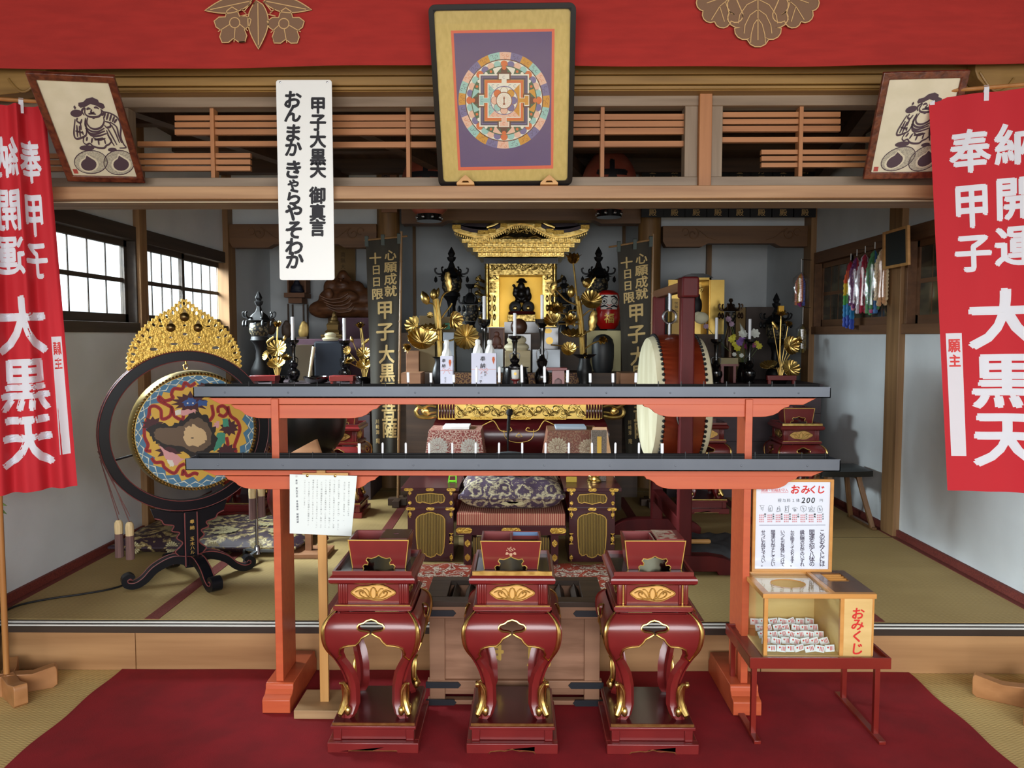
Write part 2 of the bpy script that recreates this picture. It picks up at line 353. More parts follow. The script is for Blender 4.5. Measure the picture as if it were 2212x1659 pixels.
# ================================================================ THE SETTING
ZF = 0.249                                          # raised floor of the inner sanctum
XL, XR, YF, YB, YC = -2.75, 2.70, 3.86, 8.5, 7.25
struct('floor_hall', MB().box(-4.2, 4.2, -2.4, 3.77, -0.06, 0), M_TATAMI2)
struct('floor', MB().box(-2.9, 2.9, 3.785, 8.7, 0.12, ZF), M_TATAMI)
m = MB()
for x, w_ in ((XL+0.03, 0.06), (-1.86, 0.072), (-0.98, 0.072), (-0.06, 0.07), (0.885, 0.072), (1.79, 0.072), (XR-0.03, 0.06)):
    m.box(x-w_/2, x+w_/2, 3.787, 8.6, ZF-0.01, ZF+0.0025)
struct('floor_tatami_border_strips', m, M_BORDER)
m = MB()
for y in (5.40, 7.0): m.box(XL, XR, y-0.004, y+0.004, ZF-0.01, ZF+0.003)
struct('floor_mat_seams', m, mat('seam', (96, 80, 48), 0.9))
m = MB(); m.box(-4.2, -1.93, 3.75, 3.8, 0, 0.215); m.box(-1.928, 1.2, 3.752, 3.8, 0, 0.215); m.box(1.202, 4.2, 3.75, 3.8, 0, 0.215)
struct('floor_step_board', m, M_STEP, bev=0.003)
struct('floor_sill', MB().box(-4.2, 4.2, 3.693, 3.79, 0.215, 0.246), wood('sill_wood', (38, 26, 18), (54, 38, 26), 'x'))
m = MB()
for y in (3.700, 3.742): m.box(-4.2, 4.2, y, y+0.012, 0.24, 0.2505)
struct('floor_sill_rails', m, mat('white_rail', (232, 230, 222), 0.3))
# the hall behind the camera
m = MB(); m.box(-4.3, -4.2, -2.4, 3.9, 0, 3.7); struct('wall_hall_left', m, M_PLASTER)
m = MB(); m.box(4.2, 4.3, -2.4, 3.9, 0, 3.7); struct('wall_hall_right', m, M_PLASTER)
struct('ceiling_hall', MB().box(-4.3, 4.3, -2.5, 3.9, 3.62, 3.7), M_DARKW)
m = MB(); m.box(-4.3, 4.3, -2.5, -2.42, 2.95, 3.7); struct('wall_front', m, M_PLASTER)
# wall beside the opening (hall side), and above it
m = MB(); m.box(-4.2, XL-0.13, 3.80, 3.96, ZF, 3.62); struct('wall_wing_left', m, M_PLASTER)
m = MB(); m.box(XR+0.13, 4.2, 3.80, 3.96, ZF, 3.62); struct('wall_wing_right', m, M_PLASTER)
struct('ceiling', MB().box(-3.0, 3.0, 3.9, 8.7, 3.25, 3.33), M_DARKW)
m = MB()
for y in (4.6, 5.4, 6.2, 7.0): m.box(-3.0, 3.0, y-0.05, y+0.05, 3.13, 3.25)
for x in (-2.1, -1.0, 0.1, 1.2, 2.2): m.bar((x-0.3, 4.0, 3.0), (x+0.5, 7.1, 3.1), 0.09, 0.1)
struct('ceiling_rafters', m, M_DARKWX)
struct('wall_back', MB().box(-3.0, 3.0, YB, YB+0.1, ZF, 3.3), M_PLASTER)
# side walls with their window openings
def side_wall(name, xin, sgn, zs, zw0, zw1, ztop, spans):
    x0, x1 = sorted((xin, xin+sgn*0.12)); m = MB()
    m.box(x0, x1, 3.8, YB, ZF-0.05, zs); m.box(x0, x1, 3.9, YB, ztop, 3.3)
    y = 3.9
    for a, b in spans:
        if a > y: m.box(x0, x1, y, a, zs, ztop)
        y = b
    m.box(x0, x1, y, YB, zs, ztop); struct(name, m, M_PLASTER)
side_wall('wall_left', XL, -1, 1.70, 1.8, 2.33, 2.43, [(3.95, 5.50), (5.60, 7.2)])
side_wall('wall_right', XR, 1, 1.70, 1.8, 2.33, 2.34, [(3.95, 5.42), (5.62, 7.1)])
M_FRAMED = wood('window_frame_wood', (44, 36, 30), (64, 52, 42), 'y', 1)
M_FRAMER = wood('window_frame_brown', (96, 66, 44), (120, 84, 56), 'y', 1)
M_PANE = glassmat('window_glass', (0.98, 1, 1), 0.1)
M_PANER = mat('painted_view_glass', (64, 62, 54), 0.08, 0, (92, 88, 70), (0.6, 3, 9), 2, ramp=(0.45, 0.6))  # opaque pane; dim corridor behind and beige reflection are painted into its colour
def sash(parent, x, sgn, y0, y1, z0, z1, ncol, nrow, fm, pm, fw=0.045, pane=True):
    m = MB(); xa, xb = sorted((x, x+sgn*0.03))
    for a, b, c, d in ((y0, y0+fw, z0, z1), (y1-fw, y1, z0, z1), (y0, y1, z0, z0+fw*1.4), (y0, y1, z1-fw, z1)): m.box(xa, xb, a, b, c, d)
    iy0, iy1, iz0, iz1 = y0+fw, y1-fw, z0+fw*1.4, z1-fw
    for i in range(1, ncol):
        y = iy0+(iy1-iy0)*i/ncol; m.box(xa+0.012, xb-0.012, y-0.006, y+0.006, iz0, iz1)
    for j in range(1, nrow):
        z = iz0+(iz1-iz0)*j/nrow; m.box(xa+0.009, xb-0.009, iy0, iy1, z-0.015, z+0.015)
    f = m.build('sash', fm, parent)
    xm = (xa+xb)/2; MB().box(xm-0.002, xm+0.002, iy0, iy1, iz0, iz1).build('pane', pm, f)
def window(n, x, sgn, y0, y1, z0, z1, fm, pm, sashes, ncol, nrow):
    m = MB(); xa, xb = sorted((x-sgn*0.02, x+sgn*0.1))
    m.box(xa, xb, y0, y1, z1, z1+0.1); m.box(xa-0.01, xb+0.01, y0-0.05, y1+0.05, z0-0.07, z0)
    m.box(xa, xb, y0, y0+0.035, z0, z1); m.box(xa, xb, y1-0.035, y1, z0, z1)
    o = struct('window_%d' % n, m, fm, bev=0.003); k = len(sashes)
    for i, (a, b) in enumerate(sashes): sash(o, x+sgn*(0.012+0.032*(i % 2)), sgn, a, b, z0-0.002, z1+0.002, ncol, nrow, fm, pm)
window(1, XL, -1, 3.95, 5.52, 1.77, 2.35, M_FRAMED, M_PANE, [(3.99, 4.55), (4.52, 5.49)], 4, 2)
window(2, XL, -1, 5.58, 7.24, 1.77, 2.35, M_FRAMED, M_PANE, [(5.60, 6.35), (6.38, 7.22)], 4, 2)
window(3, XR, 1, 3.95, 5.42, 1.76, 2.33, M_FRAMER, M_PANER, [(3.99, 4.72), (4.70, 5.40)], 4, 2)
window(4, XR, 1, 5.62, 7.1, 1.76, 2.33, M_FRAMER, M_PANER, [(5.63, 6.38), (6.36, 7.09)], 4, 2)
m = MB(); m.box(3.5, 3.6, 3.9, 8.0, 0, 3.3); struct('wall_corridor_right', m, mat('beige_plaster', (196, 180, 150), 0.9))
# posts
def post(name, x0, x1, y0, y1, z0=ZF, z1=3.25, m=M_POSTW): return struct(name, MB().box(x0, x1, y0, y1, z0, z1), m, bev=0.004)
post('trim_post_left_middle', XL-0.06, XL+0.045, 5.50, 5.61); post('trim_post_left_corner', XL-0.06, XL+0.05, 7.16, 7.34)
post('trim_post_right_middle', XR-0.045, XR+0.06, 5.43, 5.62); post('trim_post_right_corner', XR-0.05, XR+0.06, 7.10, 7.28)
post('trim_post_left_front', XL-0.14, XL-0.02, 3.88, 4.0); post('trim_post_right_front', XR+0.02, XR+0.14, 3.88, 4.0)
struct('baseboard_left', MB().box(XL, XL+0.02, 3.80, 7.2, ZF, ZF+0.05), M_BORDER); struct('baseboard_right', MB().box(XR-0.02, XR, 3.80, 7.2, ZF, ZF+0.05), M_BORDER)
# round columns, partitions and carved tie beams at the front of the altar bays
M_COL = wood('column_wood', (104, 74, 40), (140, 104, 60), 'z', 1)
for nm, px in (('left', 840), ('right', 1402)):
    c = P(px, 600, YC); x = c.x
    struct('trim_column_'+nm, MB().lathe([(0.105, ZF), (0.105, 3.2)], (x, YC, 0), 28), M_COL)
    s = 1 if nm == 'left' else -1
    struct('wall_partition_'+nm, MB().box(x-0.04+s*0.02, x+0.04+s*0.02, YC+0.1, YB, ZF, 3.2), M_PLASTER)
    m = MB(); m.box(x+s*0.07-0.02, x+s*0.07+0.02, YB-0.05, YB, ZF, 3.2); m.box(x-s*0.85-0.025, x-s*0.85+0.025, YB-0.06, YB, ZF, 3.2)
    struct('trim_back_post_'+nm, m, M_POSTW)
M_CARVEW = wood('carved_beam_wood', (92, 62, 36), (120, 84, 50), 'x', 0.8)
def scrollbeam(name, xa, xb, z0, z1, y, th, flip):
    n = [(xa, z1), (xb, z1), (xb, z0), (xb-0.03*flip, z0)]
    w_ = abs(xb-xa); s = 1 if xb > xa else -1
    pts = [(xa, z1), (xb, z1), (xb, z0), (xb-s*w_*0.22, z0), (xb-s*w_*0.26, z0+0.03), (xa+s*w_*0.30, z0+0.03), (xa+s*w_*0.26, z0), (xa+s*w_*0.02, z0), (xa, z0+0.05)]
    m = MB().prism(pts, y-th/2, y+th/2)
    for cx_, sg in ((xa+s*w_*0.20, s), (xb-s*w_*0.16, -s)):     # carved spirals
        zc = (z0+z1)/2+0.02; L_ = []
        for k in range(40):
            t = k/39*2.4*pi; r_ = 0.012+0.045*k/39; L_.append((cx_+sg*r_*cos(t), y-th/2-0.002, zc+r_*sin(t)))
        e = L_[-1]; L_ += [(e[0]+sg*0.05, e[1], e[2]-0.03), (e[0]+sg*0.12, e[1], e[2]-0.085), (e[0]+sg*0.2, e[1], e[2]-0.11)]
        m.tube(L_, [0.006]*40+[0.005, 0.004, 0.002], 6)
        m.tube([(cx_-sg*(0.07+0.03*cos(t)), y-th/2-0.002, zc+0.02+0.03*sin(t)) for t in [i*0.3 for i in range(18)]], 0.005, 6)
    return struct(name, m, M_CARVEW)
cl, crr = P(815, 600, YC).x, P(1428, 600, YC).x
a = R(500, 486, 816, 536, YC); scrollbeam('trim_carved_beam_left', a[0], a[1], a[2], a[3], YC, 0.12, 1)
a = R(1430, 490, 1752, 534, YC); scrollbeam('trim_carved_beam_right', a[0], a[1], a[2], a[3], YC, 0.12, 1)
a = R(870, 420, 1380, 486, YC)
m = MB(); m.prism([(a[0], a[3]), (a[1], a[3]), (a[1], a[2]), (a[1]-0.36, a[2]), (a[1]-0.42, a[2]+0.03), (a[0]+0.42, a[2]+0.03), (a[0]+0.36, a[2]), (a[0], a[2])], YC-0.1, YC+0.08)
struct('trim_carved_beam_middle', m, M_CARVEW)
# upper plaster above the altar bays (dim frieze)
m = MB(); m.box(XL, XR, YC+0.02, YC+0.06, a[3], 3.25); struct('wall_frieze', m, M_PLASTER)
for nm, xa, xb, z0 in (('left', XL, cl, P(0, 486, YC).z), ('right', crr, XR, P(0, 490, YC).z)):
    struct('wall_frieze_'+nm, MB().box(xa, xb, YC+0.03, YC+0.06, z0, a[3]), M_PLASTER)
# the lintel, the slatted transom and the great beam over the opening
k0 = R(100, 408, 1900, 432, 3.80)
m = MB(); m.box(XL-0.14, XR+0.14, 3.74, 4.0, k0[2], k0[3]); struct('trim_lintel_plank', m, M_KAMOI, bev=0.004)
m = MB(); zb = P(0, 443, 3.86).z; m.box(XL-0.14, XR+0.14, 3.80, 4.0, zb, k0[2]+0.002)
struct('trim_lintel_track', m, M_GREYW)
m = MB(); m.box(XL, XR, 3.793, 3.8, zb+0.012, zb+0.018); m.box(XL, XR, 3.793, 3.8, zb-0.001, zb+0.004); struct('trim_lintel_edge_lines', m, mat('pale_wood', (196, 180, 150), 0.5))
def rr(y0, y1, Y=3.92): return P(0, y1, Y).z, P(0, y0, Y).z
z0, z1 = rr(388, 411); zt0, zt1 = rr(206, 238)
m = MB(); m.box(XL, XR, 3.88, 3.97, z0, z1); m.box(XL, XR, 3.88, 3.97, zt0, zt1); struct('trim_transom_rails', m, M_GREYW, bev=0.003)
m = MB()
for px in (1490, 1543, 1918, 656-27, 656+27, 272): x = P(px, 300, 3.92).x; m.box(x-0.032, x+0.032, 3.885, 3.965, z1-0.001, zt0+0.001)
struct('trim_transom_stiles', m, M_GREYWZ, bev=0.003)
m = MB()
for px in (1519, 656): x = P(px, 300, 3.9).x; m.box(x-0.031, x+0.031, 3.85, 3.98, k0[3], zt1+0.02)
struct('trim_transom_posts', m, M_SLATZ, bev=0.003)
m = MB()
def slat(xa, xb, ya, yb): r_ = R(xa, ya, xb, yb, 3.93); m.box(r_[0], r_[1], 3.915, 3.94, r_[2], r_[3])
for ya, yb in ((251, 261), (266, 276), (281, 292)): slat(380, 633, ya, yb); slat(682, 1478, ya-1, yb-1); slat(1553, 1813, ya-7, yb-7)
slat(300, 633, 307, 317); slat(682, 1478, 308, 318); slat(1553, 1905, 298, 308)
for ya, yb in ((333, 342), (347, 356), (361, 370)): slat(100, 543, ya, yb); slat(960, 1215, ya, yb); slat(1643, 1905, ya-8, yb-8)
struct('trim_transom_slats', m, M_SLAT)
m = MB()
for px in (460, 882, 1301, 1729): x = P(px, 300, 3.91).x; m.box(x-0.0095, x+0.0095, 3.9, 3.955, z1, zt0)
struct('trim_transom_uprights', m, M_SLATZ)
bz = [P(0, y, 3.80).z for y in (206, 198, 190, 170, 120)]
m = MB(); m.box(-4.2, 4.2, 3.80, 4.0, bz[0]+0.012, bz[1]); m.box(-4.2, 4.2, 3.79, 4.0, bz[1], bz[2]-0.003); m.box(-4.2, 4.2, 3.775, 4.0, bz[2], bz[3]-0.003); m.box(-4.2, 4.2, 3.765, 4.0, bz[3], 3.62)
struct('trim_great_beam', m, M_BEAM, bev=0.003)
# carved bracket arms where the great beam meets the corner posts
for nm, s in (('left', -1), ('right', 1)):
    e = P(108 if s < 0 else 2098, 170, 3.72); m = MB()
    pts = [(e.x+s*0.0, e.z+0.12), (e.x+s*1.2, e.z+0.12), (e.x+s*1.2, e.z-0.13), (e.x+s*0.25, e.z-0.085)] + [(e.x+s*(0.2-0.2*sin(t)), e.z-0.08+0.19*(1-cos(t))*0.6) for t in (0.3, 0.6, 0.9, 1.2, 1.5)]
    m.prism(pts, 3.69, 3.78)
    for j in range(2):
        m.tube([(e.x+s*(0.02+0.28*j+0.16*t), 3.688, e.z+0.02-0.09*sin(pi*t*0.9)) for t in [i/10 for i in range(11)]], 0.007, 6)
    struct('trim_bracket_arm_'+nm, m, M_BEAM, bev=0.004)
# purple-grey altar platforms standing in the side bays and the middle
M_PLAT = wood('altar_cloth_board', (74, 62, 66), (88, 74, 78), 'x', 0.5, 0.7)
# ================================================================ HANGINGS AND FRAMED PICTURES
def PF(Y, d=1): return lambda a, b, n=0.0: P(a, b, Y) + V((0, -n*d, 0))     # draw on the upright plane at depth Y
def plane_fn(O, N):
    O, N = V(O), V(N).normalized()
    def fn(a, b, n=0.0):
        d = ray(a, b); c = V((0, 0, H)); return c + d*((O-c).dot(N)/d.dot(N)) + N*n
    return fn
def poly(mb, fn, pts, n=0.0): return mb.fprism(pts, fn, n, None)
# red curtain with two crests
cur = thing('red_curtain', 'wide red cloth curtain with two grey-brown crests hung across the top', 'curtain', (0, 3.6, 2.93))
zc0 = P(0, 147, 3.6).z
MB().sheet(lambda u, v: V((-4.1+8.2*u, 3.60+0.006*sin(u*60)+0.004*sin(u*23+1), 3.6-(3.6-zc0)*v+0.006*sin(u*17)*v)), 120, 8, 0.003).build('cloth', M_REDCLOTH, cur)
M_CREST = mat('crest_taupe', (124, 92, 68), 0.7); M_CRESTL = mat('crest_line', (206, 166, 112), 0.6)
fc = PF(3.585)
def leafpts(x0, y0, x1, y1, wd, n=12):
    dx, dy = x1-x0, y1-y0; q = sqrt(dx*dx+dy*dy); nx, ny = -dy/q, dx/q; A, B = [], []
    for i in range(n+1):
        t = i/n; k = wd*sin(pi*min(1, t*0.97+0.03)**0.85)*(1 if t < 1 else 0); A.append((x0+dx*t+nx*k, y0+dy*t+ny*k)); B.append((x0+dx*t-nx*k, y0+dy*t-ny*k))
    return A+B[::-1][1:-1]
def outline(mb, fn, pts, w_=2.2, n=0.006): mb.stroke(fn, pts+[pts[0], pts[1]], w_, n)
m = MB()
cg = MB()
L5 = [leafpts(558, 2, 559, 107, 22), leafpts(546, 2, 443, 24, 17), leafpts(570, 2, 674, 22, 17), leafpts(546, -12, 452, -60, 17), leafpts(570, -12, 664, -60, 17)]
def star5(cx_, cy_, r_, rot): return [(cx_+r_*(1.0 if i % 4 == 0 else 0.86 if i % 2 else 0.62)*cos(rot+2*pi*i/20), cy_+r_*(1.0 if i % 4 == 0 else 0.86 if i % 2 else 0.62)*sin(rot+2*pi*i/20)) for i in range(20)]
L5 += [star5(504, 58, 42, 0.9), star5(618, 60, 42, 2.2)]+[star5(x, y, 40, -pi/2) for x, y in ((505, -75), (558, -95), (612, -75))]
m.m = 0
for i, p in enumerate(L5): m.fprism(p, fc, -0.004, 0.003+0.0003*i)
m.m = 1
for p in L5: outline(m, fc, p)
for l in (((558, 8), (559, 98)), ((540, 4), (455, 22)), ((576, 4), (662, 21))): m.stroke(fc, l, 2, 0.006)
for x, y, s in ((504, 58, 1), (618, 60, -1)):
    m.ring(fc, x+s*4, y-8, 10, 12, 20, n=0.006)
    for a in (0.3, 1.5, 2.8): m.stroke(fc, [(x+s*4+12*cos(a), y-8+12*sin(a)), (x+34*cos(a), y+34*sin(a))], 1.8, 0.006)
for s in (-1, 1):
    m.stroke(fc, [(558+s*14, 6), (558+s*30, 26), (558+s*22, 32), (558+s*38, 36)], 2.2, 0.006); m.stroke(fc, [(558+s*36, 20), (558+s*26, 30)], 2.2, 0.006)
m.build('leaf_crest', [M_CREST, M_CRESTL], cur)
def lobed(cx_, cy_, arcs):                          # scalloped outline: list of (angle, radius, bulge radius)
    pts = []
    for a, r_, b in arcs:
        x, y = cx_+r_*cos(a), cy_+r_*sin(a)
        for t in (-1.2, -0.7, -0.25, 0.25, 0.7, 1.2): pts.append((x+b*cos(a+t), y+b*sin(a+t)))
    return pts
m = MB(); K = []
K.append(lobed(1636, 10, [(-0.54, 60, 20), (0.05, 44, 22), (0.59, 52, 22), (1.09, 62, 22), (pi/2, 68, 25), (2.05, 62, 22), (2.55, 52, 22), (pi-0.05, 44, 22), (pi+0.54, 60, 20)]))
for s in (-1, 1):
    f_ = (lambda a: a) if s > 0 else (lambda a: pi-a)
    arcs = [(-1.2, 46, 20), (-0.4, 46, 20), (0.25, 46, 18), (0.85, 48, 18), (1.45, 48, 18), (2.1, 44, 16)]
    K.append(lobed(1636+s*70, -4, [(f_(a), r_, b) for a, r_, b in (arcs if s > 0 else arcs)][::s]))
for i, p in enumerate(K[::-1]): m.m = 0; m.fprism(p, fc, -0.004, (0.003, 0.0036, 0.006)[i])
m.m = 1
for i, p in enumerate(K): outline(m, fc, p, 2.2, 0.008 if i == 0 else 0.0065)
m.stroke(fc, [(1636, -20), (1636, 88)], 2, 0.009)
for y, r_ in ((0, 48), (22, 34), (42, 18)):
    for s in (-1, 1): m.stroke(fc, [(1636, y), (1636+s*r_*0.5, y+12), (1636+s*r_*0.82, y+34), (1636+s*r_*0.88, y+52)], 1.8, 0.009)
for s in (-1, 1):
    m.stroke(fc, [(1636+s*58, -5), (1636+s*82, 15), (1636+s*72, 48)], 1.8, 0.007); m.stroke(fc, [(1636+s*82, 15), (1636+s*100, 44)], 1.8, 0.007); m.stroke(fc, [(1636+s*70, 4), (1636+s*62, 30), (1636+s*66, 44)], 1.8, 0.007)
    m.stroke(fc, [(1636+s*60, -10), (1636+s*110, 8)], 1.8, 0.007)
m.build('paulownia_crest', [M_CREST, M_CRESTL], cur)

def framed(name, label, O, a, b, fw, th, fmat, round_=0.0):
    a, b = V(a), V(b); b = b - a*(a.dot(b)/a.dot(a)); w_, h_ = a.length, b.length; fr = Fr(O, a, b)
    t = thing(name, label, 'picture', O); m = MB()
    def rrect(x0, x1, y0, y1, r_):
        if r_ <= 0: return [(x0, y0), (x1, y0), (x1, y1), (x0, y1)]
        return [(cx_+r_*cos(q), cy_+r_*sin(q)) for cx_, cy_, s in ((x1-r_, y0+r_, -pi/2), (x1-r_, y1-r_, 0), (x0+r_, y1-r_, pi/2), (x0+r_, y0+r_, pi)) for q in [s+pi/2*i/5 for i in range(6)]]
    m.fprism(rrect(0, w_, 0, h_, round_), fr, -th, 0.006, [rrect(fw, w_-fw, fw, h_-fw, round_*0.55)])
    m.build('frame', fmat, t, bev=0.004)
    return t, fr, w_, h_
# the mandala in its black frame
t, fr, mw, mh = framed('framed_mandala', 'black framed mandala painting on purple cloth leaning out above the lintel', (-0.3938, 3.7837, 2.3999), (0.64629, -0.00736, 0.0040), (-0.0097, -0.3286, 0.7224), 0.024, 0.022, mat('frame_black', (20, 15, 17), 0.3, spec=0.3), 0.03)
mf = plane_fn(fr.O - fr.N*0.006, fr.N)
M_SILK = mat('yellow_silk', (206, 180, 104), 0.6, 0, (194, 168, 92), (60, 60, 14), 3)
m = MB(); m.hexa([fr(0.01, 0.01, -0.016), fr(mw-0.01, 0.01, -0.016), fr(mw-0.01, mh-0.01, -0.016), fr(0.01, mh-0.01, -0.016)], [fr(0.01, 0.01, -0.007), fr(mw-0.01, 0.01, -0.007), fr(mw-0.01, mh-0.01, -0.007), fr(0.01, mh-0.01, -0.007)])
m.build('silk_mount', M_SILK, t)
M_C = {k: mat('mandala_'+k, c, 0.6) for k, c in dict(purple=(82, 62, 118), salmon=(220, 96, 70), violet=(110, 104, 156), gold=(206, 146, 48), teal=(150, 200, 194), pink=(230, 186, 164), maroon=(84, 34, 34), white=(232, 230, 216), green=(52, 92, 70), navy=(62, 52, 88), orange=(212, 104, 52), brown=(140, 70, 44), blue=(100, 120, 140)).items()}
ml = list(M_C.keys()); mm = [M_C[k] for k in ml]
m = MB()
def MC(k): m.m = ml.index(k)
def mq(pts, n): poly(m, mf, pts, n)
MC('salmon'); mq([(974, 66), (1198, 62), (1195, 364), (990, 368)], 0.001); MC('purple'); mq([(980, 72), (1192, 68), (1190, 357), (995, 361)], 0.0018)
cx0, cy0, rx0, ry0 = 1089.0, 216.5, 98.5, 104.3
def E(r_, a): return (cx0+rx0*r_*sin(a), cy0-ry0*r_*cos(a))
def sect(r0, r1, a0, a1, n): mq([E(r0, a0+(a1-a0)*i/4) for i in range(5)]+[E(r1, a1-(a1-a0)*i/4) for i in range(5)], n)
def circ(r_, n, k=40, c=(0, 0)): mq([(cx0+rx0*(c[0]+r_*sin(2*pi*i/k)), cy0-ry0*(c[1]+r_*cos(2*pi*i/k))) for i in range(k)], n)
def sq(h_, n): mq([(cx0+rx0*x*h_, cy0-ry0*y*h_) for x, y in ((-1, -1), (1, -1), (1, 1), (-1, 1))], n)
for i in range(24):
    MC(('pink', 'violet', 'gold', 'teal')[i % 4]); a = 2*pi*(i-0.4)/24; sect(0.83, 1.0, a, a+2*pi/24, 0.0026)
    MC(('orange', 'navy', 'brown', 'navy')[i % 4])
    for q, rr_ in ((0.3, 0.95), (0.7, 0.93), (0.5, 0.88)):
        e = E(rr_, a+2*pi/24*q); m.ring(mf, e[0], e[1], 2.2, 2.9, 10, 0.4*i, 0.4*i+4.6, n=0.0032)
MC('maroon'); circ(0.855, 0.0031); MC('white'); circ(0.835, 0.0036)
for i in range(32):
    MC(('orange', 'violet', 'pink', 'teal')[i % 4]); a = 2*pi*i/32; circ(0.085, 0.0040, 12, (0.745*sin(a), 0.745*cos(a)))
MC('green'); circ(0.72, 0.0044)
for i in range(4):
    a = pi/2*i
    for q in (-1, 1):
        MC(('white', 'gold', 'pink', 'teal')[i]); mq([E(0.70-0.0*j, a+q*0.06+q*0.06*j) for j in range(6)]+[E(0.70-0.17*(j/5), a+q*0.36-q*0.05*(5-j)) for j in (5, 4, 3)], 0.0047)
        MC('white'); e = (a+q*0.62); circ(0.035, 0.0048, 10, (0.68*sin(e), 0.68*cos(e)))
        MC('orange'); e = (a+q*0.45); circ(0.032, 0.0048, 6, (0.66*sin(e), 0.66*cos(e))); e = (a+q*0.78); circ(0.03, 0.0048, 6, (0.69*sin(e), 0.69*cos(e)))
    MC('maroon'); circ(0.075, 0.0048, 12, (0.62*sin(a), 0.62*cos(a))); MC('orange'); circ(0.05, 0.0050, 8, (0.68*sin(a), 0.68*cos(a)))
def gate(w0, w1, d0, d1, n):
    for i in range(4):
        a = pi/2*i; c_, s_ = cos(a), sin(a)
        pts = [(-w0, 0.2), (w0, 0.2), (w0, d0), (w1, d0), (w1, d1), (-w1, d1), (-w1, d0), (-w0, d0)]
        mq([(cx0+rx0*(x*c_+y*s_), cy0-ry0*(y*c_-x*s_)) for x, y in pts], n)
MC('white'); sq(0.545, 0.0052); MC('navy'); sq(0.515, 0.0056); MC('violet'); sq(0.49, 0.0057); MC('navy'); sq(0.475, 0.0058)
MC('maroon'); gate(0.13, 0.145, 0.40, 0.58, 0.0060)
MC('gold'); sq(0.43, 0.0060); MC('orange'); sq(0.415, 0.0063); MC('white'); sq(0.362, 0.0066); gate(0.055, 0.115, 0.44, 0.55, 0.0064)
for i, k in enumerate(('white', 'gold', 'pink', 'teal')):
    a = pi/2*i; c_, s_ = cos(a), sin(a); MC(k)
    for pts, n in (([(0, 0), (-0.34, 0.34), (0.34, 0.34)], 0.0069), ([(-0.045, 0.3), (0.045, 0.3), (0.045, 0.45), (0.095, 0.45), (0.095, 0.535), (-0.095, 0.535), (-0.095, 0.45), (-0.045, 0.45)], 0.0068)):
        mq([(cx0+rx0*(x*c_+y*s_), cy0-ry0*(y*c_-x*s_)) for x, y in pts], n)
    MC('blue' if i in (0, 3) else 'orange')
    for q in (-0.24, -0.13, 0.13, 0.24, 0):
        y = 0.30 if q else 0.48; x, y2 = cx0+rx0*(q*c_+y*s_), cy0-ry0*(y*c_-q*s_); m.ring(mf, x, y2, 2.6, 3.3, 10, 1, 5.5, n=0.0073)
MC('violet'); circ(0.30, 0.0076); MC('white'); circ(0.285, 0.0079)
for i, k in enumerate(('white', 'gold', 'violet', 'violet', 'pink', 'teal', 'pink', 'orange')):
    a = pi/4*i; MC('brown'); circ(0.083, 0.0082, 14, (0.205*sin(a), 0.205*cos(a))); MC(k); circ(0.075, 0.0085, 14, (0.205*sin(a), 0.205*cos(a)))
MC('brown'); circ(0.178, 0.0088); MC('white'); circ(0.162, 0.0092)
MC('pink')
for i in range(20): a = 2*pi*i/20; m.stroke(mf, [E(0.06, a), E(0.14, a)], 0.8, 0.0095)
MC('brown'); m.stroke(mf, [(1089, 208), (1089, 223)], 2.2, 0.0097); m.disc(mf, 1089, 212, 2, 2, 8, 0.0098); m.disc(mf, 1089, 224, 2.4, 2.4, 8, 0.0098)
m.build('mandala_painting', mm, t, smooth=False, recalc=False)
MB().hexa([fr(0.02, 0.02, 0.0045), fr(mw-0.02, 0.02, 0.0045), fr(mw-0.02, mh-0.02, 0.0045), fr(0.02, mh-0.02, 0.0045)], [fr(0.02, 0.02, 0.006), fr(mw-0.02, 0.02, 0.006), fr(mw-0.02, mh-0.02, 0.006), fr(0.02, mh-0.02, 0.006)]).build('glass', glassmat('picture_glass', (1, 1, 1), 0.12), t)
# wooden brackets under it
for i, px in enumerate((1006, 1186)):
    e = P(px, 410, 3.735); m = MB()
    m.prism([(-0.042, 0), (0.042, 0), (0.042, 0.005), (0.012, 0.033), (0, 0.042), (-0.012, 0.033), (-0.042, 0.005)], -0.012, 0.012, 'xz', [[(-0.018, 0.006), (0.018, 0.006), (0.012, 0.014), (-0.012, 0.014)]])
    m.box(-0.042, 0.042, -0.012, 0.05, -0.004, 0.001)
    o = m.build('picture_bracket', M_OAK, bev=0.002); place(o, (e.x, 3.725, k0[3]+0.004))
    tagit(o, 'small pale wooden bracket under the %s lower corner of the mandala frame' % ('left', 'right')[i], 'bracket', 'brackets under the mandala')
